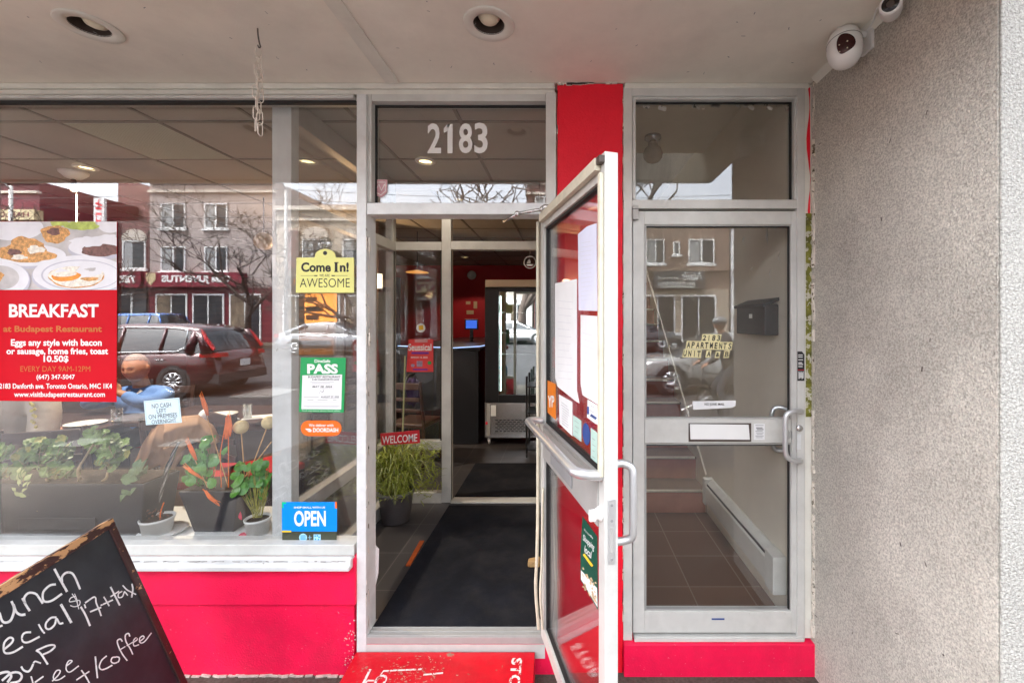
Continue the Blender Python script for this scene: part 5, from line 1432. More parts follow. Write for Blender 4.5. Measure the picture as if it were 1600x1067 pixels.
# ------------------------------------------------------------------ vestibule spider plant and WELCOME stake
pc = onfloor(619, 812)
gp = thing('flower_pot', 'round dark grey pot on the vestibule tiles', 'flower pot', pc)
MB().lathe([(0, .003), (.105, .003), (.128, .21), (.138, .212), (.14, .245), (.128, .245), (.124, .21)], pc, seg=36).build('pot', M['pot_grey'], gp, smooth=True)
MB().lathe([(0, .222), (.124, .218)], pc, seg=24).build('soil', M['soil'], gp)
spn = thing('spider_plant', 'bushy yellow green spider plant spilling over the grey pot', 'plant', pc + Vector((0, 0, .22)))
g1, g2 = MB(), MB()
rr = random.Random(77)
def blade(mb, p0, ang, out, rise, droop, wd):
    d_ = Vector((math.cos(ang), math.sin(ang), 0)); side = Vector((-math.sin(ang), math.cos(ang), 0))
    rows = []
    for i in range(7):
        t_ = i / 6
        c_ = p0 + d_ * out * t_ + Vector((0, 0, rise * (2 * t_ - 1.0 * t_ * t_) - droop * t_ ** 3))
        wv = wd * (1 - t_) ** .6 * (.6 + .8 * min(1, t_ * 4) * .5)
        rows.append((mb.bm.verts.new(c_ + side * wv + Vector((0, 0, wv * .5))), mb.bm.verts.new(c_), mb.bm.verts.new(c_ - side * wv + Vector((0, 0, wv * .5)))))
    for A, B in zip(rows, rows[1:]):
        mb.bm.faces.new((A[0], A[1], B[1], B[0])); mb.bm.faces.new((A[1], A[2], B[2], B[1]))
for k in range(380):
    a = rr.uniform(0, 6.28)
    p0 = pc + Vector((.07 * rr.uniform(-1, 1), .07 * rr.uniform(-1, 1), .22))
    blade(g2 if rr.random() < .22 else g1, p0, a, rr.uniform(.14, .34), rr.uniform(.18, .48), rr.uniform(.04, .26), rr.uniform(.005, .009))
for k in range(900):
    a = rr.uniform(0, 6.28); r_ = .30 * math.sqrt(rr.random())
    p = pc + Vector((r_ * math.cos(a) + .05, r_ * math.sin(a) * .8, .36 + rr.uniform(-.08, .26) - r_ * .2))
    blade(g1, p, rr.uniform(0, 6.28), rr.uniform(.03, .09), rr.uniform(-.02, .04), .01, rr.uniform(.004, .007))
g1.build('foliage', M['spider'], spn, recalc=False); g2.build('striped_foliage', M['spider2'], spn, recalc=False)
wl = thing('welcome_stake', 'red and white sign board on a green stake above the spider plant', 'sign', pc + Vector((.04, 0, .25)))
YW = pc.y - .02
M['welcome_red'] = mat('welcome_sign_red', (.55, .02, .03), .5, 0, .06, 9)
MB().ppoly([(594, 677.5), (655, 672), (656, 692), (596, 695.5)], YW - .03, .008).build('board', M['welcome_red'], wl, bevel=.001)
m = MB(); m.text('WELCOME', (597, 679.5, 652, 691.5), lambda u, v: W(u, v - (u - 625) * .075 + 0, YW - .0307), bold=.01); m.build('lettering', M['white'], wl)
MB().tube([W(628, 770, YW), W(629, 690, YW), W(633, 556, YW - .005)], .006, 6).build('stake', mat('green_stake', (.28, .29, .14), .6), wl)

# ------------------------------------------------------------------ bar, fridge and things deep inside
bc = thing('bar_counter', 'black bar counter with a glowing blue edge strip', 'counter', (-1.5, 3.6, ZF))
m = MB(); m.box(-2.1, -1.10, 3.25, 6.5, ZF, 1.40); m.box(-2.15, -1.06, 3.2, 6.55, 1.4005, 1.44); m.build('body', M['black'], bc, bevel=.006)
m = MB(); m.tube([(-2.1, 3.19, 1.565 - .1), (-1.4, 3.19, 1.54 - .1), (-1.07, 3.19, 1.56 - .1), (-1.05, 3.4, 1.46), (-1.05, 5.5, 1.46)], .006, 6); m.build('light_strip', emit_mat('blue_strip', (.35, .55, 1.0), .12), bc)
fg = thing('display_fridge', 'upright glass door fridge with stainless base on casters', 'fridge', (-.62, 3.25, ZF))
Yf = 3.2
fx0, fx1 = X(757, Yf), -.10
m = MB()
zb, zt = Z(684, Yf), Z(437, Yf)
m.box(fx0, fx0 + .03, Yf + .05, Yf + .70, zb, zt); m.box(fx1 - .03, fx1, Yf + .05, Yf + .7, zb, zt); m.box(fx0 + .031, fx1 - .031, Yf + .66, Yf + .70, zb, zt); m.box(fx0 + .031, fx1 - .031, Yf + .05, Yf + .659, zt - .05, zt); m.box(fx0 + .031, fx1 - .031, Yf + .05, Yf + .659, zb, zb + .45)
m.build('cabinet', M['black'], fg, bevel=.006)
m = MB(); m.box(fx0 + .005, fx1 - .005, Yf + .02, Yf + .048, zt - .09, zt); m.build('header', M['hall_wall'], fg, bevel=.004)
zd0, zd1 = Z(628, Yf), zt - .10
m = MB(); w_ = .15
gx0, gx1 = X(779, Yf), fx1 - .08
m.box(fx0 + .004, gx0, Yf, Yf + .045, zd0, zd1); m.box(gx1, fx1 - .004, Yf, Yf + .045, zd0, zd1); m.box(gx0 + .001, gx1 - .001, Yf, Yf + .045, zd0, Z(617, Yf)); m.box(gx0 + .001, gx1 - .001, Yf, Yf + .045, Z(456, Yf), zd1)
m.build('door_frame', M['black'], fg, bevel=.004)
M['fridge_glass'] = glass_mat('fridge_glass', .30, (.80, .88, .86))
MB().box(gx0 - .004, gx1 + .004, Yf + .018, Yf + .026, Z(618, Yf), Z(455, Yf)).build('door_pane', M['fridge_glass'], fg)
m = MB(); m.box(gx0 - .02, gx1 + .02, Yf + .60, Yf + .65, zd0, zd1); m.build('liner', mat('pale_green_liner', (.42, .50, .47), .5), fg)
for z in (1.35, 1.62, 1.88): MB().box(fx0 + .04, fx1 - .04, Yf + .08, Yf + .6, z, z + .012).build('shelf', M['steel'], fg)
m = MB(); m.box(gx0 + .01, gx0 + .025, Yf + .05, Yf + .07, Z(612, Yf), Z(462, Yf)); m.build('light_tube', emit_mat('fridge_light', (.85, 1, .95), .55), fg)
m = MB(); m.box(fx0 + .006, fx1 - .006, Yf + .0, Yf + .046, zb, zd0 - .012); m.build('base_panel', M['steel'], fg, bevel=.004)
m = MB(); m.pbox(760.5, 766, 631, 681, Yf - .006, .005); m.build('edge_strip', M['alu_dark'], fg)
m = MB(); m.pbox(767, 775, 633, 650, Yf - .004, .003); m.build('control_plate', M['white'], fg)
m = MB(); m.pbox(758.6, 761.8, 659, 663, Yf - .010, .004); m.build('switch', M['red_pillar'], fg)
m = MB()
for r_ in range(7):
    for k in range(12):
        px, py = 774 + k * 6.2 + (3.1 if r_ % 2 else 0), 655.5 + r_ * 2.9
        if px < 835: m.pbox(px, px + 4.3, py, py + 1.5, Yf - .002, .0015)
m.build('vent_grille', M['ink'], fg)
for x in (fx0 + .05, fx1 - .05):
    m = MB()
    m.lathe([(.034, -.014), (.04, -.01), (.04, .01), (.034, .014)], (x, Yf + .06, ZF + .042), (1, .2, 0), 18)
    m.box(x - .016, x + .016, Yf + .03, Yf + .09, ZF + .05, zb)
    m.build('caster', M['white'], fg)
rw = thing('emblem_plate', 'white round emblem plate on the red wall behind the bar', 'plate', (-2.0, 7.1, 2.4))
Ye = 7.18
m = MB(); m.lathe([(0, .015), (.03, .016), (.05, .005), (.09, .008), (.10, 0), (0, 0)], W(737, 430, Ye), (0, -1, 0), 22); m.build('plate', M['white'], rw, smooth=True)
for lab, p in (('small cream note highest on the red wall', (728, 471, 735, 475.5)), ('upright cream note beside the other wall notes', (740, 471, 745.5, 482)), ('wider cream note lowest on the red wall', (729, 485, 740, 491))):
    t = thing('wall_note', lab, 'note', W(p[0], p[3], Ye), 'cream notes on the red wall'); MB().pbox(*[p[i] for i in (0, 2, 1, 3)], Ye + .01, .003).build('sheet', mat('cream_note', (.62, .42, .24), .7), t)
mn = thing('till_screen', 'small screen glowing blue on the bar counter', 'screen', (-1.7, 4.9, 1.44))
MB().pbox(726, 747, 499, 515, 4.9, .03).build('case', M['black'], mn, bevel=.004)
MB().pbox(728, 745, 500.5, 513, 4.896, .003).build('display', emit_mat('blue_display', (.05, .16, .8), .07), mn)
m = MB(); m.box(X(734, 4.9), X(739, 4.9), 4.905, 4.93, 1.44, Z(515, 4.9)); m.build('stand', M['black'], mn)
so = thing('sailboat_ornament', 'white round sailboat ornament hanging in the inner doorway', 'ornament', W(828, 419, 1.6))
rc = W(828, 410, 1.6)
ring = [rc + Vector((.052 * math.cos(a * math.tau / 28), 0, .052 * math.sin(a * math.tau / 28))) for a in range(28)]
MB().tube(ring, .004, 6, closed=True).build('ring', M['white'], so, smooth=True)
m = MB(); f_ = lambda pts: m.poly([rc + Vector((x * .05, 0, z * .05)) for x, z in pts], (0, .004, 0))
f_([(-.15, -.2), (-.15, .8), (.05, .3), (.1, -.2)]); f_([(-.2, -.2), (-.2, .55), (-.6, -.2)]); f_([(-.7, -.35), (.6, -.3), (.35, -.65), (-.45, -.65)]); m.build('boat', M['white'], so)
MB().tube([rc + Vector((0, 0, .052)), rc + Vector((0, 0, .12))], .0015, 5).build('string', M['white'], so)
ct = thing('serving_cart', 'thin black serving cart with a pale tray beside the fridge', 'cart', (-.25, 2.7, ZF))
m = MB()
for x, y in ((X(823, 2.7), 2.7), (-.10, 2.7), (X(823, 2.7), 3.05), (-.10, 3.05)): m.tube([(x, y, ZF + .05), (x, y, 1.15)], .012, 8)
for z in (1.02, .72, .30): m.box(X(823, 2.7), -.10, 2.7, 3.05, z, z + .015)
m.build('frame', M['black'], ct)
m = MB(); m.lathe([(0, 0), (.06, 0), (.09, .04), (.085, .042), (.06, .008)], (-.22, 2.85, 1.036), seg=20); m.build('tray_bowl', M['white'], ct, smooth=True)
for x in (X(823, 2.7), -.10): MB().lathe([(.02, -.01), (.025, 0), (.02, .01)], (x, 2.7, ZF + .028), (1, 0, 0), 12).build('wheel', M['rubber'], ct)

# ------------------------------------------------------------------ apartment stair hall
struct(MB().box(.306, 1.17, .075, 1.36, .02, .204), 'hall_floor', M['hall_floor'])
struct(MB().box(.306, 1.17, .06, 1.45, 3.2, 3.25), 'hall_ceiling', M['hall_wall'])
tag(MB().box(1.17, EDGE_R - .001, .08, 6.0, 0, 3.3).build('hall_wall', M['hall_wall']), 'plain beige hall wall with mailbox and heater', 'wall')
tag(MB().box(.307, 1.169, 5.2, 5.3, 0, 3.3).build('hall_wall', M['hall_wall']), 'beige wall at the top of the apartment stairs', 'wall')
stt = thing('staircase', 'terracotta stairs with pale nosings climbing from the hall', 'stairs', (.74, 1.36, .2))
M['terra'] = mat('terracotta_riser', (.40, .16, .115), .6, 0, .12, 8); M['tread'] = mat('brown_tread', (.17, .11, .08), .5, 0, .12, 8); M['nose'] = mat('metal_nosing', (.70, .65, .54), .4, .1, .08, 20)
a_, b_, c_ = MB(), MB(), MB()
for k in range(11):
    y0, z0 = 1.36 + .25 * k, .204 + .192 * k
    a_.box(.308, 1.168, y0, y0 + .27, z0 - .1, z0 + .170)
    b_.box(.308, 1.168, y0 - .014, y0 + .25, z0 + .1705, z0 + .191)
    c_.tube([(.309, y0 - .013, z0 + .184), (1.10 + .04, y0 - .013, z0 + .184)], .0115, 8)
a_.build('riser', M['terra'], stt); b_.build('tread', M['tread'], stt); c_.build('nosing', M['nose'], stt, smooth=True)
m = MB(); m.hexa([(1.155, 1.36, .2), (1.169, 1.36, .2), (1.169, 1.36, .52), (1.155, 1.36, .52)], [(1.155, 4.2, 2.38), (1.169, 4.2, 2.38), (1.169, 4.2, 2.70), (1.155, 4.2, 2.70)]); m.build('skirt_board', M['nose'], stt)
M['heater_paint'] = mat('heater_enamel', (.60, .60, .56), .4, 0, .05, 6, grime=.2)
bh = thing('baseboard_heater', 'long white baseboard heater along the hall wall', 'heater', (1.13, .7, .34))
y0, y1 = .10, 1.24
m = MB()
pr = [(1.168, .345), (1.112, .345), (1.100, .36), (1.100, .485), (1.112, .495), (1.120, .51), (1.150, .535), (1.168, .535)]
m.hexa([(x, y0, z) for x, z in pr], [(x, y1, z) for x, z in pr]); m.build('casing', M['heater_paint'], bh, bevel=.002)
MB().box(1.1085, 1.114, y0 + .12, y1 - .06, .4955, .508).build('slot', M['ink'], bh)
m = MB(); m.box(1.095, 1.1685, y0 - .004, y0 + .09, .340, .5405); m.box(1.095, 1.1685, y1 - .05, y1 + .005, .340, .5405); m.build('end_cap', M['heater_paint'], bh, bevel=.004)
mb_ = thing('mailbox', 'black wall mailbox with pale name tag in the hall', 'mailbox', (1.13, .36, 1.70))
m = MB(); m.box(1.09, 1.169, .18, .56, 1.705, 1.875); m.build('body', M['black_plastic'], mb_, bevel=.006)
m = MB(); m.hexa([(1.078, .172, 1.860), (1.169, .172, 1.895), (1.169, .172, 1.915), (1.074, .172, 1.878)], [(1.078, .568, 1.860), (1.169, .568, 1.895), (1.169, .568, 1.915), (1.074, .568, 1.878)]); m.build('lid', M['black_plastic'], mb_, bevel=.004)
MB().box(1.0875, 1.0895, .33, .37, 1.80, 1.825).build('name_tag', M['white'], mb_)
hl = thing('globe_light', 'frosted globe ceiling light in the stair hall', 'ceiling light', (.674, 1.12, 3.0))
c = Vector((.674, 1.12, 3.2))
MB().lathe([(0, 0), (.062, 0), (.064, -.02), (.045, -.035), (.035, -.05), (0, -.05)], c, seg=24).build('base', M['steel'], hl, smooth=True)
MB().lathe([(.034, -.05), (.038, -.075), (.060, -.095), (.074, -.13), (.070, -.165), (.048, -.192), (.02, -.204), (0, -.206)], c, seg=28).build('globe', mat('frosted_globe', (.50, .43, .33), .25, 0, .1, 20), hl, smooth=True)
pf = MB(); rr = random.Random(66)
for k in range(60):
    x, y = rr.uniform(.34, 1.16), .079
    s_ = rr.uniform(.006, .024)
    pf.obox((x, .06, 2.93 - abs(rr.gauss(0, .022))), (s_ * 1.8, .004, s_), Matrix.Rotation(rr.uniform(-.5, .5), 3, 'Y'))
tag(pf.build('peeling_paint', M['caulk']), 'strip of peeling cream paint along the top of the hall transom', 'peeling paint')
pf = MB()
for py, pz, pl_ in ((.30, 2.27, .05), (.26, 2.05, .03), (.5, 2.1, .02), (.16, 2.13, .03), (.62, 2.3, .03)):
    pf.poly([(1.168, py, pz - pl_), (1.16, py + pl_ * .4, pz), (1.168, py + pl_ * .2, pz + pl_ * 1.1), (1.15, py - pl_ * .3, pz + .2 * pl_)], (.001, .001, 0))
tag(pf.build('paint_flake', M['white']), 'curling paint flakes high on the hall wall', 'paint flake')

# unlit lamps hanging in the dining room, a bag behind the inner screen
Yp_ = 1.29
pb = thing('bulb_pendant', 'bare bulb hanging from a white ceiling rose above the poster', 'lamp', W(115, 300, Yp_))
c_ = W(115, 268, Yp_); c_.z = 2.99
MB().lathe([(0, 0), (.09, -.003), (.085, -.02), (.05, -.055), (.02, -.065), (0, -.065)], c_, seg=24).build('ceiling_rose', M['white'], pb, smooth=True)
MB().lathe([(.012, -.065), (.018, -.075), (.018, -.10), (.016, -.105)], c_, seg=14).build('socket', M['black'], pb, smooth=True)
MB().lathe([(.012, -.105), (.022, -.125), (.026, -.145), (.018, -.165), (0, -.172)], c_, seg=18).build('bulb', M['bulb_off'], pb, smooth=True)
MB().tube([c_ + Vector((0, .02, -.06)), c_ + Vector((0, .02, -.42))], .003, 5).build('pull_cord', M['white'], pb)
gl = thing('globe_lamp', 'beige globe lamp hanging beside the window post', 'lamp', W(412, 392, 2.0))
c_ = W(412, 377, 2.0)
MB().ball(c_, .085, 22, 16).build('globe', mat('beige_globe', (.62, .52, .36), .35), gl, smooth=True)
MB().tube([c_ + Vector((0, 0, .08)), Vector((c_.x, c_.y, 2.985))], .006, 6).build('cord', M['black'], gl)
bg = thing('backpack', 'dark purple backpack hung on a chair behind the inner screen', 'bag', W(645, 640, 2.4))
c_ = W(645, 612, 2.4)
MB().ball(c_, .15, 22, 16, scale=(.62, .45, 1.0), f=lambda q: q * (1 + .10 * math.sin(q.z * 9) * abs(q.x) + .08 * math.sin(q.x * 11))).build('body', mat('purple_fabric', (.05, .03, .10), .8, 0, .3, 14), bg, smooth=True)
MB().tube(smooth_path([c_ + Vector((-.05, -.06, -.06)), c_ + Vector((-.06, -.08, .06)), c_ + Vector((-.03, -.04, .17)), c_ + Vector((.02, 0, .19))], 4), .012, 6).build('strap', M['black'], bg, smooth=True)
# ------------------------------------------------------------------ people and dining furniture
def fuse(mb, name, m_, parent, voxel=.007, it=6):
    """Fuse overlapping limbs into one continuous smooth surface."""
    o = mb.build(name, m_, parent)
    md = o.modifiers.new('r', 'REMESH'); md.mode = 'VOXEL'; md.voxel_size = voxel
    s_ = o.modifiers.new('s', 'SMOOTH'); s_.factor = .5; s_.iterations = it
    dg = bpy.context.evaluated_depsgraph_get()
    me = bpy.data.meshes.new_from_object(o.evaluated_get(dg))
    for p in me.polygons: p.use_smooth = True
    o.modifiers.clear(); o.data = me
    if not me.materials: me.materials.append(m_)
    return o
M['skin'] = mat('skin', (.33, .165, .10), .5, 0, .1, 12); M['hair_grey'] = mat('cropped_grey_hair', (.16, .13, .115), .8, 0, .4, 120)
M['shirt_blue'] = mat('blue_shirt', (.11, .22, .50), .8, 0, .15, 12, .003, 25); M['denim'] = mat('dark_trousers', (.03, .035, .05), .8)
M['hoodie'] = mat('beige_sweatshirt', (.46, .40, .33), .9, 0, .08, 9, .006, 14)
def limb(mb, pts, rs, n=6):
    pp = smooth_path(pts, n); k = len(rs) - 1; out = []
    for i in range(len(pp)):
        t_ = i / (len(pp) - 1) * k; j = min(int(t_), k - 1); out.append(rs[j] + (rs[j + 1] - rs[j]) * (t_ - j))
    mb.tube(pp, out, 14)
    mb.ball(pp[0], out[0], 14, 10); mb.ball(pp[-1], out[-1], 14, 10)
def head_shape(p):
    x, y, z = p   # front is -y
    q = Vector((x * .80, y * .98, z * 1.20))
    if z < 0: q.x *= 1 - .28 * (-z) ** 1.6; q.y = q.y * (1 - .10 * -z) - .06 * (-z)
    if y < 0:
        ex = math.exp(-((abs(x) - .33) ** 2) / .02 - ((z - .06) ** 2) / .012); q.y += .11 * ex           # eye sockets
        q.y -= .05 * math.exp(-((z - .22) ** 2) / .008) * math.exp(-(x ** 2) / .2)                         # brow
        q.y -= .20 * math.exp(-(x ** 2) / .010 - ((z + .17) ** 2) / .022) + .10 * math.exp(-(x ** 2) / .006 - ((z - .02) ** 2) / .02)  # nose
        q.y -= .06 * math.exp(-(x ** 2) / .05 - ((z + .46) ** 2) / .006); q.y -= .07 * math.exp(-(x ** 2) / .05 - ((z + .80) ** 2) / .03)   # lips, chin
        q.x += .05 * math.copysign(1, x) * math.exp(-((abs(x) - .5) ** 2) / .03 - ((z + .15) ** 2) / .04)   # cheekbones
    return q
def place_head(mb, c, r_, rot):
    h_ = MB(); h_.ball((0, 0, 0), r_, 56, 44, f=head_shape)
    for sx in (-1, 1): h_.ball((sx * r_ * .80, r_ * .12, 0), r_ * .24, 12, 10, scale=(.45, .8, 1.15))
    bmesh.ops.transform(h_.bm, matrix=Matrix.Translation(c) @ rot.to_4x4(), verts=h_.bm.verts); mb.merge(h_)
def hand(mb, wrist, fwd, palm, r_=1.0, curl=.5, thumb=1):
    """Palm, four unequal bent fingers and a thumb leaving the side of the palm."""
    f = Vector(fwd).normalized(); p = Vector(palm).normalized(); s_ = f.cross(p).normalized()
    w_ = Vector(wrist)
    for k in range(5):
        a = w_ + s_ * (-.028 + .014 * k) * r_
        mb.tube([w_ + s_ * (-.018 + .009 * k) * r_, a + f * .085 * r_], [.016 * r_, .015 * r_], 10)
    for k, L_ in enumerate((.068, .078, .074, .058)):
        b = w_ + s_ * (-.030 + .020 * k) * r_ + f * .085 * r_
        d1 = (f + p * curl * .5).normalized(); d2 = (f * (1 - curl * .6) + p * curl * 1.2).normalized()
        m1 = b + d1 * L_ * .5 * r_
        mb.tube([b - f * .01, m1, m1 + d2 * L_ * .55 * r_], [.0100 * r_, .0092 * r_, .0072 * r_], 10); mb.ball(m1 + d2 * L_ * .55 * r_, .0074 * r_, 8, 6)
    t0 = w_ + s_ * (-.034) * thumb * r_ + f * .025 * r_
    t1 = t0 + (s_ * -.6 * thumb + f * .7 + p * .35).normalized() * .038 * r_
    mb.tube([t0, t1, t1 + (f * .9 + p * .4).normalized() * .03 * r_], [.014 * r_, .011 * r_, .008 * r_], 10)
# diner in the blue shirt: sits at the table, elbows up, hands together in front of the mouth
Yd = 1.72
hc_ = W(213, 575, Yd)
dn_ = thing('person', 'seated diner in a blue shirt holding both hands before the mouth', 'person', (hc_.x + .1, Yd + .1, ZF))
fw_ = Vector((.12, -.99, 0)).normalized(); rt = Vector((fw_.y, -fw_.x, 0)) * -1     # forward, own left/right axis
upv = Vector((0, 0, 1))
hr = .108
rotm = Matrix.Rotation(math.atan2(fw_.x, -fw_.y) * 1.0, 3, 'Z')
rotm = Matrix((( -fw_.y, -fw_.x, 0), (fw_.x, -fw_.y, 0), (0, 0, 1)))
# columns: local x -> right, local -y -> forward
rotm = Matrix(((rt.x, -fw_.x, 0), (rt.y, -fw_.y, 0), (0, 0, 1))) @ Matrix.Rotation(R(8), 3, 'X')
if rotm.determinant() < 0: rotm = Matrix(((-rt.x, -fw_.x, 0), (-rt.y, -fw_.y, 0), (0, 0, 1))) @ Matrix.Rotation(R(8), 3, 'X')
bd_ = MB(); place_head(bd_, hc_, hr, rotm)
nb = hc_ - fw_ * .065 + upv * -.20
limb(bd_, [hc_ - fw_ * .025 - upv * .07, nb], [.056, .064])
hands = hc_ + fw_ * .17 - upv * .15 - rt * .05
sh = {}
for s_ in (-1, 1):
    sh[s_] = nb + rt * s_ * .185 - upv * .055
    el = hands + rt * s_ * .20 - fw_ * .02 - upv * .13
    wr = hands + rt * s_ * .045 - upv * .045
    limb(bd_, [el, (el + wr) / 2 + rt * s_ * .01, wr], [.042, .040, .027])
    hand(bd_, wr, (-rt * s_ * .35 + upv * .85 + fw_ * .2), (-rt * s_), 1.0, .55, s_)
    sh[s_] = (sh[s_], el, wr)
fuse(bd_, 'body', M['skin'], dn_, .0055, 3)
st_ = MB()
pel = Vector((nb.x, nb.y, ZF + .56)) - fw_ * .06
limb(st_, [pel, (pel + nb) / 2 + fw_ * -.01, nb - upv * .08], [.145, .155, .12])
for s_ in (-1, 1):
    a, el, wr = sh[s_]
    st_.ball(pel.lerp(nb, .75) + rt * s_ * .085 - upv * .02, .125, 16, 12); st_.ball(pel + rt * s_ * .07, .13, 16, 12)
    limb(st_, [nb + rt * s_ * .06 - upv * .03, a, a.lerp(el, .5) + rt * s_ * .03 - upv * .02, el, el.lerp(wr, .55)], [.07, .075, .062, .055, .050])
st_.lathe([(.075, -.03), (.078, .01), (.070, .02)], nb, (fw_ * .2 + upv), 18)
fuse(st_, 'shirt', M['shirt_blue'], dn_, .011, 4)
m = MB(); m.tube([nb + fw_ * .075 + rt * .05 - upv * .0, nb + fw_ * .11 - upv * .07, nb + fw_ * .075 - rt * .05], .013, 8); m.build('collar', M['white'], dn_, smooth=True)
hm = MB(); h_ = MB()
h_.ball((0, 0, 0), hr * 1.035, 40, 30, f=head_shape)
bmesh.ops.delete(h_.bm, geom=[v for v in h_.bm.verts if not (v.co.z > hr * .62 + max(0, -v.co.y) * .28 or (v.co.y > hr * .15 and v.co.z > -hr * .35))], context='VERTS')
bmesh.ops.transform(h_.bm, matrix=Matrix.Translation(hc_) @ rotm.to_4x4(), verts=h_.bm.verts); h_.build('hair', M['hair_grey'], dn_, smooth=True)
ey, br_ = MB(), MB()
for sx in (-1, 1):
    q = hc_ + rotm @ Vector((sx * hr * .30, -hr * .74, hr * .09)); ey.ball(q, hr * .105, 12, 8)
    br_.tube([hc_ + rotm @ Vector((sx * hr * a_, -hr * b_, hr * .27)) for a_, b_ in ((.12, .95), (.30, .89), (.48, .75))], hr * .026, 6)
br_.tube([hc_ + rotm @ Vector((hr * a_, -hr * b_, -hr * .55)) for a_, b_ in ((-.22, .82), (0, .90), (.22, .82))], hr * .022, 6)
ey.build('eye', M['baffle'], dn_, smooth=True); br_.build('face_line', M['hair_grey'], dn_)
lg = MB()
for s_ in (-1, 1):
    kn = pel + fw_ * .40 + rt * s_ * .11 - upv * .06
    limb(lg, [pel + rt * s_ * .08 - upv * .04, pel.lerp(kn, .5) + upv * .01 + rt * s_ * .09 * .5, kn, kn - upv * .2 + fw_ * .01, Vector((kn.x, kn.y, ZF + .08)) + fw_ * .02], [.10, .09, .065, .055, .045])
    limb(lg, [Vector((kn.x, kn.y, ZF + .05)) - fw_ * .04, Vector((kn.x, kn.y, ZF + .04)) + fw_ * .16], [.045, .035])
fuse(lg, 'trousers', M['denim'], dn_, .013, 3)

# diner in the beige sweatshirt with back to the window
Y2 = .86
p2 = thing('person', 'seated diner in a beige sweatshirt seen from behind by the breakfast poster', 'person', (-4.0, Y2, ZF))
f2 = Vector((-.25, .97, 0)).normalized(); r2 = Vector((f2.y, -f2.x, 0))
n2 = Vector((-3.98, Y2, 1.40))
pel2 = Vector((-3.98, Y2 - .06, ZF + .56))
b2 = MB(); rot2 = Matrix(((r2.x, -f2.x, 0), (r2.y, -f2.y, 0), (0, 0, 1)))
h2 = n2 + upv * .21 + f2 * .04
place_head(b2, h2, .108, rot2); limb(b2, [h2 - upv * .08, n2], [.055, .062])
s2 = MB(); limb(s2, [pel2, (pel2 + n2) / 2, n2 - upv * .08], [.16, .175, .14])
for s_ in (-1, 1):
    a = n2 + r2 * s_ * .19 - upv * .06; el = W(64, 696, Y2 - .02) if s_ == 1 else a - upv * .30 - r2 * .06
    wr = el + f2 * .23 - r2 * s_ * .10 + upv * .05
    limb(b2, [el.lerp(wr, .7), wr], [.035, .028]); hand(b2, wr, f2, -upv, 1, .4, s_)
    s2.ball(pel2.lerp(n2, .72) + r2 * s_ * .09, .14, 16, 12); s2.ball(pel2 + r2 * s_ * .08, .14, 16, 12)
    limb(s2, [n2 + r2 * s_ * .06 - upv * .02, a, a.lerp(el, .5) + r2 * s_ * .035, el, el.lerp(wr, .8)], [.075, .085, .082, .075, .055])
fuse(b2, 'body', M['skin'], p2, .007, 3); fuse(s2, 'sweatshirt', M['hoodie'], p2, .012, 4)
h_ = MB(); h_.ball((0, 0, 0), .113, 32, 24, f=head_shape)
bmesh.ops.delete(h_.bm, geom=[v for v in h_.bm.verts if v.co.y < 0 and v.co.z < .05], context='VERTS')
bmesh.ops.transform(h_.bm, matrix=Matrix.Translation(h2) @ rot2.to_4x4(), verts=h_.bm.verts); h_.build('hair', M['hair_grey'], p2, smooth=True)
lg = MB()
for s_ in (-1, 1):
    kn = pel2 + f2 * .40 + r2 * s_ * .11 - upv * .06
    limb(lg, [pel2 + r2 * s_ * .08 - upv * .04, pel2.lerp(kn, .5) + r2 * s_ * .05, kn, kn - upv * .2, Vector((kn.x, kn.y, ZF + .08))], [.10, .09, .065, .055, .045])
    limb(lg, [Vector((kn.x, kn.y, ZF + .05)) - f2 * .04, Vector((kn.x, kn.y, ZF + .04)) + f2 * .16], [.045, .035])
fuse(lg, 'trousers', M['denim'], p2, .013, 3)
m = MB(); rr = random.Random(3)
ac = n2 + r2 * .19 - upv * .06; ec = W(64, 696, Y2 - .02)
for k in range(9):
    q = ac.lerp(ec, .30 + .045 * k) + r2 * .035 + Vector((.02 + .012 * (k % 3), -.092, .01 * (k % 2)))
    m.ball(q, .012, 8, 6, scale=(1, .5, 1))
m.build('print_patch', mat('yellow_print', (.42, .36, .10), .8, 0, .5, 40), p2)

# chairs, tables, crockery, coat
def chair(label, x, y, rz, seat='in_red'):
    t = thing('dining_chair', label, 'chair', (x, y, ZF), 'dark dining chairs', local=True, rz=rz)
    m = MB(); m.box(-.21, .21, -.21, .21, .43, .48); m.build('seat', M[seat], t, bevel=.015)
    for sx in (-1, 1):
        m = MB(); m.tube([(sx * .19, -.19, 0), (sx * .19, -.19, .43)], [.016, .02], 8); m.build('leg', M['wood_dark'], t)
        m = MB(); m.tube([(sx * .19, .21, 0), (sx * .19, .19, .45), (sx * .185, .25, .93)], [.016, .02, .016], 8); m.build('leg', M['wood_dark'], t)
    m = MB()
    for z, h_ in ((.88, .07), (.74, .04), (.62, .04)): m.box(-.175, .175, .215 + (z - .6) * .1, .235 + (z - .6) * .1, z - h_ / 2, z + h_ / 2)
    m.build('backrest', M['wood_dark'], t, bevel=.005)
    return t
chair('dark chair under the draped tan coat', X(275, .72), .92, R(180))
chair('dark chair turned sideways near the window post', X(385, .9), 1.05, R(150))
chair('dark chair carrying the diner in blue', pel.x - fw_.x * -.0, pel.y + .02, math.atan2(fw_.x, -fw_.y) * -1 + 0)
chair('dark chair carrying the diner in beige', pel2.x, pel2.y, R(180) + math.atan2(-f2.x, f2.y))
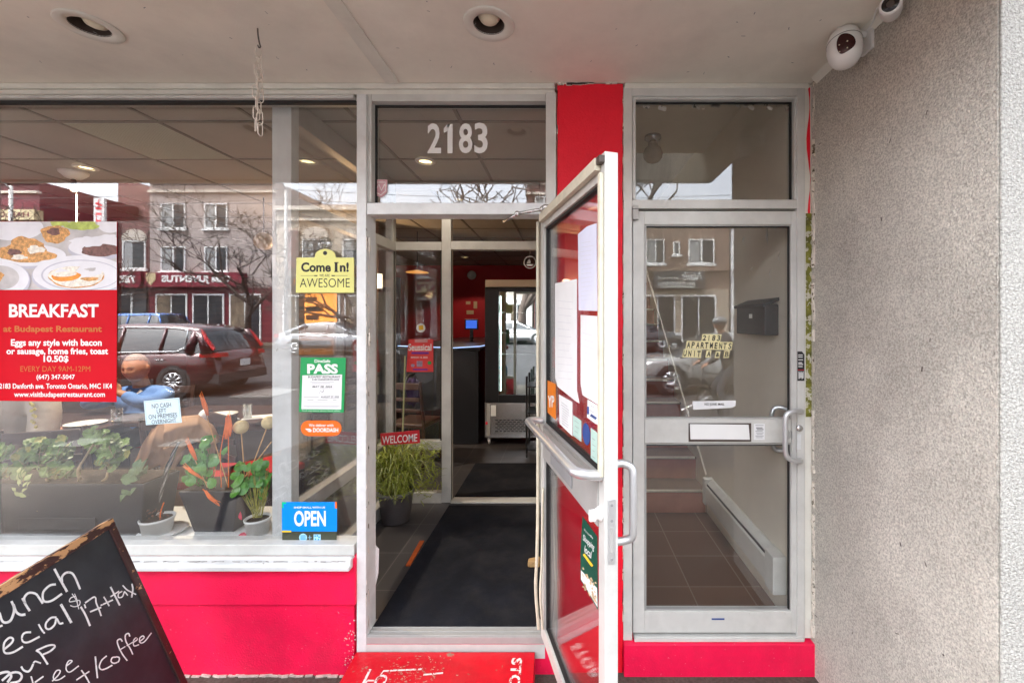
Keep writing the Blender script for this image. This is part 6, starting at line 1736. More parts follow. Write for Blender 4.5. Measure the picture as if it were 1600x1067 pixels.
def table(label, x, y, lx, ly):
    t = thing('dining_table', label, 'table', (x, y, ZF), 'dark dining tables', local=True)
    m = MB(); m.box(-lx / 2, lx / 2, -ly / 2, ly / 2, .715, .75); m.build('top', M['wood_dark'], t, bevel=.006)
    m = MB(); m.tube([(0, 0, .03), (0, 0, .715)], .04, 10); m.build('column', M['black'], t)
    m = MB(); m.lathe([(0, 0), (.25, 0), (.25, .015), (.06, .035), (0, .035)], (0, 0, 0), seg=24); m.build('base', M['black'], t)
    return t
table('dark dining table in front of the diner in blue', -4.15, 1.32, 1.2, .62)
table('dark dining table behind the reeds', X(330, 1.5), 1.62, 1.1, .7)
table('dark dining table deeper in the room', -3.1, 2.9, 1.2, .7)
TZ = ZF + .751
def crock(name, label, cat, x, y, prof, m_, group=None):
    t = MB().lathe(prof, (x, y, TZ), seg=24).build(name, m_, smooth=True); return tag(t, label, cat, group)
cup = [(0, .001), (.028, .001), (.034, .03), (.037, .085), (.034, .085), (.031, .03), (0, .01)]
M['tumbler'] = glass_mat('tumbler_glass', .15, (.9, .92, .92))
crock('plate', 'white plate before the diner in blue', 'plate', -3.75, 1.18, [(0, .001), (.07, .001), (.12, .018), (.12, .021), (.07, .006), (0, .006)], M['white'], 'plates on the tables')
crock('plate', 'white plate on the table behind the reeds', 'plate', X(345, 1.5), 1.5, [(0, .001), (.07, .001), (.12, .018), (.12, .021), (.07, .006), (0, .006)], M['white'], 'plates on the tables')
crock('mug', 'tall white candle jar on the table by the trough', 'jar', -3.85, 1.05, [(0, .001), (.036, .001), (.036, .11), (.03, .11), (.03, .02), (0, .02)], M['white'])
crock('sugar_jar', 'small white sugar pot with chrome lid on the table edge', 'jar', X(325, 1.35), 1.32, [(0, .001), (.04, .001), (.045, .05), (.03, .08), (.012, .095), (0, .1)], M['white'])
crock('tumbler', 'clear water glass beside the window post', 'glass', X(400, 1.5), 1.4, [(0, .001), (.03, .001), (.036, .12), (.034, .12), (.028, .01), (0, .01)], M['tumbler'], 'water glasses')
crock('tumbler', 'clear water glass near the diner in blue', 'glass', -3.55, 1.22, [(0, .001), (.03, .001), (.036, .12), (.034, .12), (.028, .01), (0, .01)], M['tumbler'], 'water glasses')
m = MB(); m.obox((X(405, 1.45), 1.45, TZ + .004), (.22, .15, .005), Matrix.Rotation(.4, 3, 'Z')); tag(m.build('menu_card', M['paper']), 'white menu card lying on the table behind the reeds', 'menu')
m = MB(); m.obox((X(365, 1.4), 1.36, TZ + .006), (.12, .09, .008), Matrix.Rotation(-.5, 3, 'Z')); tag(m.build('napkin', M['paper']), 'folded white napkin on the table behind the reeds', 'napkin')
# tan coat thrown over the chair back
M['coat'] = mat('tan_coat', (.40, .24, .14), .85, 0, .1, 9, .002, 90)
rr = random.Random(19)
co = thing('coat', 'tan coat draped over the chair behind the reeds', 'coat', (X(275, .72), .66, .85))
Yc = .66
def lerp_path(P, u):
    q = u * (len(P) - 1); i = min(int(q), len(P) - 2); t_ = q - i
    return tuple(a + (b - a) * t_ for a, b in zip(P[i], P[i + 1]))
def drape(top, bot, depth, nfold, amp, seed, NU=60, NV=26):
    """A sheet hanging from a measured top edge to a measured hem, pleated more strongly towards the hem."""
    m = MB(); rq = random.Random(seed); ph = [rq.uniform(0, 6.28) for _ in range(4)]
    rows = []
    for i in range(NU + 1):
        u = i / NU; tx, ty = lerp_path(top, u); bx, by = lerp_path(bot, u); row = []
        for j in range(NV + 1):
            v = j / NV
            px, py = tx + (bx - tx) * v, ty + (by - ty) * v ** .9
            f_ = math.sin(u * nfold + ph[0] + v * 1.2) + .5 * math.sin(u * nfold * 2.1 + ph[1] - v * 2) + .35 * math.sin(u * nfold * .6 + v * 6 + ph[2])
            y = Yc - depth * math.sin(min(1, v * 2.2) * 1.57) + amp * f_ * (.25 + .75 * v)
            row.append(m.bm.verts.new(W(px + 1.5 * math.sin(v * 7 + u * 9 + ph[3]), py, y)))
        rows.append(row)
    for i in range(NU):
        for j in range(NV): m.bm.faces.new((rows[i][j], rows[i + 1][j], rows[i + 1][j + 1], rows[i][j + 1]))
    return m
def cloth(m, nm):
    o = m.build(nm, M['coat'], co, smooth=True); md = o.modifiers.new('th', 'SOLIDIFY'); md.thickness = .008
cloth(drape([(236, 668), (252, 660), (285, 651), (318, 655), (334, 672)], [(208, 722), (222, 738), (248, 726), (262, 742), (258, 700)], .07, 16, .018, 1), 'front_cloth')
cloth(drape([(254, 660), (285, 650), (312, 648), (332, 664), (343, 684)], [(258, 700), (272, 690), (300, 688), (326, 696), (341, 692)], .11, 13, .014, 2), 'shoulder_cloth')
cloth(drape([(250, 662), (285, 652), (315, 652), (336, 672)], [(252, 780), (280, 800), (310, 800), (334, 780)], -.07, 12, .016, 3), 'back_cloth')

chair('dark chair with red seat behind the plant trough', X(110, .6), .62, R(200))
chair('dark chair with the purple backpack behind the inner screen', X(648, 2.5), 2.55, R(170), 'wood_dark')
# ------------------------------------------------------------------ the street behind the camera (seen mirrored in the glass)
def XR(px, L): return (px - VX) * (D + L) / F_PX
def ZR(py, L): return CZ - (py - VY) * (D + L) / F_PX
LB = 23.6
M['brick_red'] = brick_mat('dark_red_brick', (.20, .06, .055), (.15, .045, .045), (.22, .17, .15)); M['brick_brown'] = brick_mat('brown_brick', (.22, .13, .09), (.16, .09, .065), (.28, .24, .2)); M['brick_buff'] = brick_mat('buff_brick', (.42, .33, .24), (.36, .28, .21), (.4, .36, .3))
M['pink_render'] = mat('pinkish_render', (.37, .31, .29), .8, 0, .05, 1.5); M['stone'] = mat('cornice_stone', (.55, .49, .42), .8, 0, .08, 2); M['burgundy'] = mat('burgundy_front', (.14, .012, .022), .5, 0, .12, 2)
M['awning'] = mat('burgundy_awning', (.20, .014, .03), .7, 0, .1, 3); M['win_dark'] = mat('dark_window_glass', (.03, .035, .04), .08); M['curtain'] = mat('window_curtain', (.30, .31, .31), .8, 0, .2, 6); M['frame_white'] = mat('white_window_frame', (.75, .75, .74), .5)
M['siding'] = mat('white_siding', (.66, .66, .66), .6, 0, .1, 2); M['sign_dark'] = mat('charcoal_sign', (.05, .055, .06), .5); M['sign_cream'] = mat('cream_sign', (.55, .45, .26), .5); M['shop_lit'] = mat('shop_interior', (.16, .12, .08), .6, 0, .5, 1.5)
def wmat(): return M['win_dark']
def building(label, x0, x1, h, m_, depth=10, L=LB, cornice=True, name='street_building'):
    t = thing(name, label, 'building', ((x0 + x1) / 2, -L, 0), 'buildings across the street')
    MB().box(x0 + .02, x1 - .02, -L - depth, -L, 0, h).build('wall', m_, t)
    if cornice:
        m = MB(); m.box(x0, x1, -L - .1, -L + .25, h - .12, h + .12); m.box(x0, x1, -L - .1, -L + .14, h - .75, h - .6); m.build('cornice', M['stone'], t)
    return t
def bwin(t, xa, xb, za, zb, L=LB, split=1, arch=False):
    f = MB(); y = -L + .002; w_ = .07
    f.box(xa, xb, y, y + .07, zb - w_, zb); f.box(xa, xb, y, y + .07, za, za + w_); f.box(xa, xa + w_, y, y + .068, za + w_, zb - w_); f.box(xb - w_, xb, y, y + .068, za + w_, zb - w_)
    for k in range(1, split + 1):
        x = xa + (xb - xa) * k / (split + 1); f.box(x - .05, x + .05, y, y + .066, za + w_, zb - w_)
    f.box(xa - .12, xb + .12, y, y + .12, za - .14, za - .005)
    fo = f.build('window', M['frame_white'], t)
    MB().box(xa + w_, xb - w_, y, y + .02, za + w_, zb - w_).build('pane', M['win_dark'], fo)
    c = MB(); c.box(xa + w_ + .02, xa + (xb - xa) * .42, y + .021, y + .028, za + w_ + .02, zb - w_ - .02); c.build('curtain', M['curtain'], fo)
    if arch:
        a = MB(); r_ = (xb - xa) / 2 + .1; cx = (xa + xb) / 2
        pts = [(cx + r_ * math.cos(q * math.pi / 16), zb + .02 + r_ * .85 * math.sin(q * math.pi / 16)) for q in range(17)]
        a.hexa([Vector((x, y, z)) for x, z in pts], [Vector((x, y + .05, z)) for x, z in pts]); a.build('arch', M['stone'], t)
def storefront(t, x0, x1, z1, m_, L=LB, n=3):
    MB().box(x0 + .1, x1 - .1, -L + .003, -L + .10, .05, z1).build('shop_front', m_, t)
    for k in range(n):
        a = x0 + .5 + (x1 - x0 - 1) * k / n; b = x0 + .5 + (x1 - x0 - 1) * (k + .86) / n
        f = MB(); f.box(a, b, -L + .101, -L + .15, .5, z1 - .35); fo = f.build('shop_window', M['frame_white'], t)
        MB().box(a + .1, (a + b) / 2 - .04, -L + .151, -L + .16, .6, z1 - .45).build('pane', M['win_dark'] if k % 2 else M['shop_lit'], fo)
        MB().box((a + b) / 2 + .04, b - .1, -L + .151, -L + .16, .6, z1 - .45).build('pane', M['win_dark'], fo)
def banner(t, s_, xr, xl, za, zb, m_, L=LB, ink='white', bold=.03, shear=0, tz=.2, ta=None):
    """Sign band; the words run towards -x as seen from the shop side of the street."""
    y = -L + .16
    MB().box(xl, xr, -L + .161 - .16, y + .30, za, zb).build('sign_band', m_, t)
    q = MB(); a, b = ta or (xr - .3, xl + .3)
    q.text(s_, (0, 0, 1, 1), lambda u, v: Vector((a + (b - a) * u, y + .306, zb - (zb - za) * (tz + (1 - 2 * tz) * v))), bold, shear); q.build('lettering', M[ink], t)
# pinkish three storey building with the cafe
xa, xb = XR(430, LB), XR(232, LB)
pk = building('pinkish rendered three storey building with white windows and cafe awning across the street', xb, xa, 10.25, M['pink_render'])
for p0, p1 in ((251, 289), (319, 355)):
    for q0, q1 in ((318, 357), (385, 424)): bwin(pk, XR(p0, LB), XR(p1, LB), ZR(q1, LB), ZR(q0, LB))
storefront(pk, xb, xa, ZR(450, LB), M['burgundy'], n=3)
banner(pk, 'Café JUVENTUS', XR(385, LB), XR(236, LB), ZR(449, LB), ZR(427, LB), M['awning'], bold=.05, tz=.18, ta=(XR(368, LB), XR(262, LB)))
m = MB(); cx, cz = XR(246, LB), ZR(437, LB)
m.hexa([Vector((cx + x, -LB + .461, cz + z)) for x, z in ((-.28, .36), (.28, .36), (.28, -.05), (0, -.4), (-.28, -.05))], [Vector((cx + x, -LB + .48, cz + z)) for x, z in ((-.28, .36), (.28, .36), (.28, -.05), (0, -.4), (-.28, -.05))]); m.build('shield', M['sign_cream'], pk)
MB().box(XR(430, LB) - .02, XR(430, LB) + 4.2, -LB - 9, -LB - 2.2, 0, 9.4).build('rear_wing', M['pink_render'], pk)
# dark red shop to the side of it with a sloping brick flank
rb = building('dark red brick shop with sloping roofline and dark frontage across the street', XR(60, LB), XR(232, LB), ZR(345, LB), M['brick_red'], cornice=False)
m = MB(); xs0, xs1 = XR(20, LB), XR(226, LB)
m.hexa([(xs0, -LB - 6, 6), (xs1, -LB - 6, 6), (xs1, -LB - 6, ZR(345, LB + 6) + 1.0), (xs0, -LB - 6, ZR(285, LB + 6) + .4)], [(xs0, -LB - 9, 6), (xs1, -LB - 9, 6), (xs1, -LB - 9, ZR(345, LB + 6) + 1.0), (xs0, -LB - 9, ZR(285, LB + 6) + .4)]); m.build('brick_flank', M['brick_red'], rb)
bwin(rb, XR(191, LB), XR(227, LB), ZR(420, LB), ZR(376, LB), arch=True, split=0)
storefront(rb, XR(60, LB), XR(232, LB), ZR(450, LB), M['sign_dark'], n=2)
banner(rb, 'TEQUILA', XR(230, LB), XR(150, LB), ZR(450, LB), ZR(426, LB), M['awning'], bold=.05, shear=.3, tz=.22)
m = MB(); m.box(XR(172, LB), XR(156, LB), -LB + .25, -LB + .4, ZR(352, LB), ZR(312, LB)); m.build('blade_sign', M['frame_white'], rb)
m = MB()
for k, pts in enumerate(([(.2, .2), (.8, .3)], [(.5, .05), (.45, .45)], [(.2, .4), (.8, .42)], [(.25, .6), (.75, .62), (.7, .9), (.3, .88), (.25, .6)])):
    m.stroke(pts, .09, lambda u, v: Vector((XR(156, LB) + (XR(172, LB) - XR(156, LB)) * u, -LB + .405, ZR(312, LB) - (ZR(312, LB) - ZR(352, LB)) * v)))
m.build('lettering', M['red_pillar'], rb)
fl = building('dark burgundy corner building with seasonal cream sign across the street', XR(-190, LB), XR(60, LB), ZR(283, LB), M['burgundy'])
storefront(fl, XR(-190, LB), XR(60, LB), ZR(450, LB), M['sign_dark'], n=4)
banner(fl, 'HALLOWEEN', XR(66, LB), XR(-40, LB), ZR(346, LB), ZR(330, LB), M['sign_cream'], ink='burgundy', bold=.02, tz=.25)
# buff brick building with arched windows, pub with orange window
bb = building('buff brick building with arched upper windows across the street', XR(430, LB) + .02, XR(600, LB), ZR(326, LB), M['brick_buff'])
for p0, p1 in ((472, 512), (535, 575)): bwin(bb, XR(p0, LB), XR(p1, LB), ZR(418, LB), ZR(374, LB), arch=True, split=0)
MB().box(XR(446, LB), XR(466, LB), -LB + .003, -LB + .14, ZR(420, LB), ZR(360, LB)).build('pilaster', M['brick_red'], bb)
storefront(bb, XR(430, LB), XR(600, LB), ZR(452, LB), M['brick_brown'], n=3)
banner(bb, 'SPORTS GRILL', XR(590, LB), XR(400, LB) + 2.0, ZR(451, LB), ZR(433, LB), M['sign_dark'], ink='gold', bold=.02)
M['lit_orange'] = emit_mat('lit_shop_window', (1.0, .34, .06), .35)
MB().box(XR(478, LB), XR(528, LB), -LB + .165, -LB + .18, 1.2, ZR(455, LB)).build('lit_window', M['lit_orange'], bb)
m = MB()
for a, b, z in ((480, 497, 2.9), (480, 506, 2.3), (480, 500, 1.8)): m.box(XR(a, LB), XR(b, LB), -LB + .181, -LB + .2, z, z + .28)
m.build('dark_shelf', M['black'], bb)
g1_ = building('plain two storey brown brick shop opposite the doorway', XR(600, LB) + .02, XR(760, LB), 7.4, M['brick_brown'])
for p0 in (620, 668, 716): bwin(g1_, XR(p0, LB), XR(p0 + 26, LB), 4.7, 6.4)
storefront(g1_, XR(600, LB), XR(760, LB), 3.6, M['siding']); banner(g1_, 'MART', XR(752, LB), XR(608, LB), 3.62, 4.3, M['sign_cream'], ink='burgundy')
g2_ = building('tall dark red brick building opposite the red pillar', XR(822, LB), XR(985, LB), ZR(285, LB), M['brick_red'])
for p0 in (836, 880, 930):
    for z in (4.8, 7.6): bwin(g2_, XR(p0, LB), XR(p0 + 28, LB), z, z + 1.7)
storefront(g2_, XR(822, LB), XR(985, LB), 3.8, M['sign_dark'])
g3_ = building('low cream rendered shop squeezed between brick buildings', XR(762, LB), XR(820, LB), 5.4, M['stone']); storefront(g3_, XR(762, LB), XR(820, LB), 3.4, M['siding'], n=1)
nb_ = building('brown brick building with arched lintels and nail salon sign', XR(987, LB), XR(1140, LB), ZR(318, LB), M['brick_brown'])
for p0, p1 in ((1010, 1038), (1076, 1116)): bwin(nb_, XR(p0, LB), XR(p1, LB), ZR(412, LB), ZR(374, LB))
bwin(nb_, XR(1052, LB), XR(1062, LB), ZR(398, LB), ZR(378, LB), split=0)
MB().box(XR(990, LB), XR(1138, LB), -LB + .003, -LB + .2, ZR(424, LB), ZR(418, LB)).build('stone_band', M['brick_brown'], nb_)
storefront(nb_, XR(987, LB), XR(1140, LB), ZR(452, LB), M['brick_buff'], n=2)
banner(nb_, 'ON DANFORTH', XR(1098, LB), XR(1020, LB), ZR(452, LB), ZR(425, LB), M['sign_dark'], bold=.0, tz=.02, ta=(XR(1083, LB), XR(1026, LB)))
q = [o for o in nb_.children if o.name.startswith('lettering')][0]
for v in q.data.vertices: v.co.z = ZR(451, LB) + (v.co.z - ZR(452, LB)) * .36
m = MB(); m.text('Nails', (0, 0, 1, 1), lambda u, v: Vector((XR(1094, LB) + (XR(1062, LB) - XR(1094, LB)) * u, -LB + .467, ZR(426, LB) - (ZR(426, LB) - ZR(439, LB)) * v)), 0, .4); m.text('416 854 5090', (0, 0, 1, 1), lambda u, v: Vector((XR(1058, LB) + (XR(1026, LB) - XR(1058, LB)) * u, -LB + .467, ZR(434, LB) - (ZR(434, LB) - ZR(438, LB)) * v))); m.build('lettering', M['white'], nb_)
hs_ = building('white sided house beyond the brown brick building', XR(1142, LB), XR(1230, LB), 7.6, M['siding'], cornice=False)
for z in (2.2, 4.9): bwin(hs_, XR(1146, LB), XR(1166, LB), z, z + 1.5, split=0)
m = MB(); m.hexa([(XR(1142, LB) - .2, -LB + .2, 7.6), (XR(1230, LB) + .2, -LB + .2, 7.6), (XR(1186, LB), -LB + .2, 10)], [(XR(1142, LB) - .2, -LB - 9, 7.6), (XR(1230, LB) + .2, -LB - 9, 7.6), (XR(1186, LB), -LB - 9, 10)]); m.build('roof', M['sign_dark'], hs_)
eb = building('long brown brick block at the end of the street', XR(1232, LB), 40, 9.2, M['brick_brown'])
for k in range(7): bwin(eb, 15 + k * 3.4, 16.6 + k * 3.4, 5.2, 7.2)
storefront(eb, XR(1232, LB), 40, 3.8, M['siding'], n=6)

# bare street trees
M['bark'] = mat('winter_bark', (.075, .055, .045), .9, 0, .3, 6)
def bare_tree(label, x, y, h, seed, spread=1.0, lean=0.0):
    rr = random.Random(seed)
    t = thing('bare_tree', label, 'tree', (x, y, 0), 'bare street trees')
    segs = []
    def grow(p, d, l, r_, lvl):
        n = 4; pts = [p]; rs = [r_]
        for i in range(n):
            d = (d + Vector((rr.gauss(0, .15), rr.gauss(0, .15), rr.gauss(.03, .09)))).normalized()
            p = p + d * l / n; pts.append(p); rs.append(r_ * (1 - .4 * (i + 1) / n))
        segs.append((pts, rs, lvl))
        if lvl >= 6: return
        kids = rr.randint(2, 3) if lvl else 4
        for k in range(kids):
            j = n if k == 0 else rr.randint(2, n)
            ax = Vector((rr.gauss(0, 1), rr.gauss(0, 1), rr.gauss(0, .6))).normalized()
            nd = (d * rr.uniform(.6, 1) + ax * rr.uniform(.45, .9) * spread + Vector((0, 0, .10))).normalized()
            grow(pts[j], nd, l * rr.uniform(.64, .88), rs[j] * rr.uniform(.58, .78), lvl + 1)
    grow(Vector((0, 0, 0)), Vector((lean, 0, 1)).normalized(), 3.0, .2, 0)
    k_ = h / max(p.z for pts, rs, l in segs for p in pts)
    trunk, crown = MB(), MB()
    for pts, rs, lvl in segs:
        (trunk if lvl == 0 else crown).tube([Vector((x, y, 0)) + p * k_ for p in pts], [max(.013 if x < -10 else .036, r_ * k_) for r_ in rs], 8 if lvl < 2 else (5 if lvl < 4 else 3), cap=lvl == 0)
    trunk.build('trunk', M['bark'], t, smooth=True); crown.build('crown', M['bark'], t, smooth=True)
bare_tree('tall bare tree opposite the doorway', XR(795, 19.4), -19.4, 16.5, 4, 1.1)
bare_tree('tall bare tree opposite the apartment door', XR(1000, 19.4), -19.4, 16.0, 11, 1.15, .04)
bare_tree('smaller bare tree before the pinkish building', XR(392, 19.4), -19.4, 9.6, 8, 1.0)
bare_tree('bare tree further along by the burgundy corner', XR(90, 19.4), -19.4, 8.0, 21, 1.0)
bare_tree('bare tree between the silver sedan and the doorway', XR(560, 19.4), -19.4, 10.0, 33, 1.0)

# ------------------------------------------------------------------ cars
M['tyre'] = mat('tyre_rubber', (.018, .018, .018), .8); M['rim'] = mat('alloy_rim', (.55, .56, .58), .25, .9, .05, 10); M['chrome'] = mat('chrome_trim', (.75, .75, .76), .12, 1.0, 0)
M['tail_red'] = mat('tail_light_red', (.42, .01, .012), .12); M['head_lamp'] = mat('head_lamp_clear', (.7, .72, .74), .08); M['car_glass'] = mat('tinted_car_glass', (.018, .022, .026), .04, 0, 0, 1, spec=.9); M['under'] = mat('car_black_plastic', (.025, .025, .027), .6)
def paint(name, c): return mat(name, c, .22, .2, .02, 3, coat=1.0)
def smoothstep(a, b, t): t = max(0, min(1, (t - a) / (b - a))); return t * t * (3 - 2 * t)
def car(name, label, loc, rz, col, kind, plate=True):
    """Front at +x. Lower body and cabin are lofted along the length; glass, trims, lamps and wheels are parts."""
    spec = {'suv': (4.75, 1.88, 1.70, .345, [(-2.36, .62), (-2.30, 1.04), (-1.2, 1.06), (.75, 1.02), (1.0, 1.06), (2.0, .96), (2.33, .78)], [(-2.22, 1.06), (-1.86, 1.60), (-1.2, 1.69), (.0, 1.70), (.45, 1.62), (1.25, 1.06)], 1.42),
            'sedan': (4.85, 1.84, 1.46, .335, [(-2.40, .62), (-2.32, .98), (-1.5, 1.0), (.7, .93), (1.0, .95), (2.0, .84), (2.38, .62)], [(-1.95, 1.0), (-1.0, 1.40), (-.3, 1.455), (.2, 1.43), (1.35, .94)], 1.45),
            'box': (4.5, 1.88, 1.86, .39, [(-2.2, .62), (-2.15, 1.12), (-1.2, 1.14), (.75, 1.13), (.8, 1.14), (2.1, 1.10), (2.2, .80)], [(-2.1, 1.14), (-2.0, 1.82), (.0, 1.85), (.35, 1.82), (.75, 1.14)], 1.40)}[kind]
    L_, Wd, H_, wr, belt, cab, axle = spec
    t = thing(name, label, 'car', loc, None, local=True, rz=rz)
    def interp(P, x):
        if x <= P[0][0]: return P[0][1]
        for (a, b), (c, d) in zip(P, P[1:]):
            if a <= x <= c: return b + (d - b) * (x - a) / (c - a)
        return P[-1][1]
    # lower body
    m = MB(); rings = []
    NS = 40
    for i in range(NS + 1):
        x = belt[0][0] + (belt[-1][0] - belt[0][0]) * i / NS
        e = min(x - belt[0][0], belt[-1][0] - x)
        hw = Wd / 2 * (1 - .16 * (1 - smoothstep(0, .55, e)) ** 2)
        zt = interp(belt, x); zb = .24 + .16 * (1 - smoothstep(0, .45, e))
        zm = zb + (zt - zb) * .55
        pts = [(-hw * .90, zb), (-hw * .985, zb + .10), (-hw, zm), (-hw * .985, zt - .13), (-hw * .93, zt - .03), (-hw * .80, zt), (0, zt + .02), (hw * .80, zt), (hw * .93, zt - .03), (hw * .985, zt - .13), (hw, zm), (hw * .985, zb + .10), (hw * .90, zb)]
        rings.append([m.bm.verts.new((x, y, z)) for y, z in pts])
    for A, B in zip(rings, rings[1:]):
        for k in range(13): m.bm.faces.new((A[k], A[(k + 1) % 13], B[(k + 1) % 13], B[k]))
    m.bm.faces.new(rings[0]); m.bm.faces.new(list(reversed(rings[-1])))
    m.build('body', col, t, smooth=True)
    # cabin glass volume, roof and pillars
    def ringc(x, z, k=0.0):
        zb_ = interp(belt, x) - .03
        hb, ht = Wd / 2 * .93 + k, Wd / 2 * (.93 - .19 * max(0, (z - zb_)) / .66) + k
        return [(x, -hb, zb_), (x, -ht, max(zb_, z - .07)), (x, -ht * .9, z + k), (x, 0, z + .015 + k), (x, ht * .9, z + k), (x, ht, max(zb_, z - .07)), (x, hb, zb_)]
    g = MB(); rs = []
    xs_ = [cab[0][0] + (cab[-1][0] - cab[0][0]) * i / 30 for i in range(31)]
    for x in xs_: rs.append([g.bm.verts.new(p) for p in ringc(x, interp(cab, x))])
    for A, B in zip(rs, rs[1:]):
        for k in range(6): g.bm.faces.new((A[k], A[k + 1], B[k + 1], B[k]))
    g.build('window_glass', M['car_glass'], t, smooth=True)
    r_ = MB(); rs = []
    a_, b_ = cab[1][0] - .05, cab[-2][0] + .05
    for i in range(21):
        x = a_ + (b_ - a_) * i / 20; q = ringc(x, interp(cab, x), .012)
        rs.append([r_.bm.verts.new(p) for p in (Vector(q[1]) + Vector((0, -.002, -.03)), q[1], q[2], q[3], q[4], q[5], Vector(q[5]) + Vector((0, .002, -.03)))])
    for A, B in zip(rs, rs[1:]):
        for k in range(6): r_.bm.faces.new((A[k], A[k + 1], B[k + 1], B[k]))
    r_.build('roof', col, t, smooth=True)
    p_ = MB(); tr_ = MB()
    for sy in (-1, 1):
        def edge(x, f_):   # point on the cabin side at station x, f_=0 belt..1 roof
            q = ringc(x, interp(cab, x), .008); a, b = (Vector(q[0]), Vector(q[1])) if sy < 0 else (Vector(q[6]), Vector(q[5])); return a.lerp(b, f_)
        for x0, x1, wd in ((cab[-1][0] - .10, cab[-2][0] + .02, .035), (cab[0][0] + .08, cab[1][0], .10)): p_.tube([edge(x0, .05), edge((x0 + x1) / 2, .9 if False else .97), edge(x1, 1)], wd, 6)
        for x in (-.05, -1.05): p_.tube([edge(x, 0), edge(x, 1)], .035, 6)
        if kind == 'suv': p_.tube([edge(-1.72, 0), edge(-1.80, 1)], .10, 6)
        top = [edge(x, 1.0) for x in [cab[1][0] + (cab[-2][0] - cab[1][0]) * i / 8 for i in range(9)]]
        bot = [edge(cab[0][0] + .45 + (cab[-1][0] - .15 - cab[0][0] - .45) * i / 8, 0.02) + Vector((0, sy * .012, .02)) for i in range(9)]
        if kind == 'suv': tr_.tube([edge(-1.62, .25)] + top[1:] + [edge(cab[-1][0] - .35, .9)], .016, 6); tr_.tube([edge(-1.62, .25), edge(-1.45, .06)] + bot[2:], .016, 6)
        else: tr_.tube(bot, .010, 6)
    p_.build('pillar', col, t, smooth=True); tr_.build('chrome_trim', M['chrome'], t, smooth=True)
    # wheels
    for sx in (-axle, axle):
        for sy in (-1, 1):
            c = Vector((sx, sy * (Wd / 2 - .10), wr)); ax = Vector((0, sy, 0))
            m = MB(); m.lathe([(0, -.05), (wr + .055, -.05), (wr + .055, .098), (wr + .03, .1005), (0, .1005)], c, ax, 28); m.build('wheel_arch', M['under'], t)
            m = MB(); m.lathe([(wr * .62, -.02), (wr * .95, -.02), (wr, .0), (wr, .10), (wr * .95, .115), (wr * .68, .115), (wr * .66, .10)], c, ax, 32); wo = m.build('wheel', M['tyre'], t, smooth=True)
            m = MB(); m.lathe([(wr * .60, .10), (wr * .67, .118), (wr * .60, .112), (wr * .58, .06)], c, ax, 32)
            for k in range(10):
                a = k * math.tau / 10; d_ = Vector((math.cos(a), 0, math.sin(a)))
                m.tube([c + ax * .105 + d_ * wr * .1, c + ax * .10 + d_ * wr * .62], [wr * .09, wr * .06], 5)
            m.lathe([(0, .12), (wr * .14, .118), (wr * .15, .08)], c, ax, 14); m.build('rim', M['rim'], wo, smooth=True)
    # sills, lamps, plate, mirrors, handles
    m = MB(); xr = belt[0][0]; xf = belt[-1][0]
    for sy in (-1, 1):
        m.box(-axle + .45, axle - .45, sy * (Wd / 2 - .012), sy * (Wd / 2 + .012), .27, .42)
    m.box(xr - .02, xr + .25, -Wd / 2 * .86, Wd / 2 * .86, .30, .52); m.box(xf - .25, xf + .02, -Wd / 2 * .86, Wd / 2 * .86, .28, .5)
    m.build('bumper_trim', M['under'], t, bevel=.02)
    for sy in (-1, 1):
        m = MB()
        if kind == 'suv':
            m.hexa([(xr - .02, sy * .50, .92), (xr - .01, sy * .76, .92), (xr + .34, sy * .925, .92), (xr + .34, sy * .86, .90)], [(xr + .0, sy * .50, 1.02), (xr + .02, sy * .76, 1.02), (xr + .36, sy * .915, 1.02), (xr + .36, sy * .85, 1.02)])
            m.tube([(xr + .10, sy * .80, 1.10), (xr + .30, sy * .79, 1.36), (xr + .45, sy * .74, 1.55)], .045, 6)
        else: m.box(xr - .01, xr + .22, sy * (Wd / 2 - .06), sy * (Wd / 2 - .34), .78, .94)
        m.build('tail_light', M['tail_red'], t)
        m = MB(); m.obox((xf - .20, sy * (Wd / 2 - .20), .70 if kind == 'sedan' else .84), (.36, .26, .13), Matrix.Rotation(-sy * .45, 3, 'Z')); m.build('headlight', M['head_lamp'], t, bevel=.02)
        m = MB(); m.obox((.92, sy * (Wd / 2 + .06), interp(belt, .9) + .12), (.14, .22, .15), Matrix.Rotation(0, 3, 'Z')); m.build('mirror', col, t, bevel=.03)
        m = MB()
        for x in (.05, -.95): m.box(x - .26, x - .06, sy * (Wd / 2 - .02), sy * (Wd / 2 + .022), .86, .885)
        m.build('door_handle', M['chrome'] if kind != 'box' else col, t, bevel=.006)
    if plate: m = MB(); m.box(xr - .045, xr - .025, -.16, .16, .66, .82); m.build('number_plate', M['paper'], t)
    return t
Ls = 7.7
xr = XR(330, Ls)
car('parked_car', 'dark red sport utility car parked at the near kerb with chrome window line', (xr - 2.36, -Ls - .94, zroad(Ls + .9)), R(180), paint('dark_red_car_paint', (.06, .0022, .006)), 'suv')
car('parked_car', 'silver sedan driving on the far side of the road', (XR(520, 17.6) + .2, -17.6, zroad(17.6)), 0, paint('silver_car_paint', (.34, .35, .37)), 'sedan')
car('parked_car', 'bright blue boxy off road car parked on the far side', (XR(250, 18.6), -18.8, zroad(18.8)), 0, paint('blue_car_paint', (.012, .12, .42)), 'box')
car('parked_car', 'pale silver sedan parked at the near kerb opposite the apartment door', (XR(988, 8.0) + 2.4, -8.9, zroad(8.9)), R(180), paint('pale_silver_car_paint', (.33, .335, .33)), 'sedan')
car('parked_car', 'white sedan parked opposite the doorway', (-3.2, -18.8, zroad(18.8)), 0, paint('white_car_paint', (.7, .7, .7)), 'sedan')
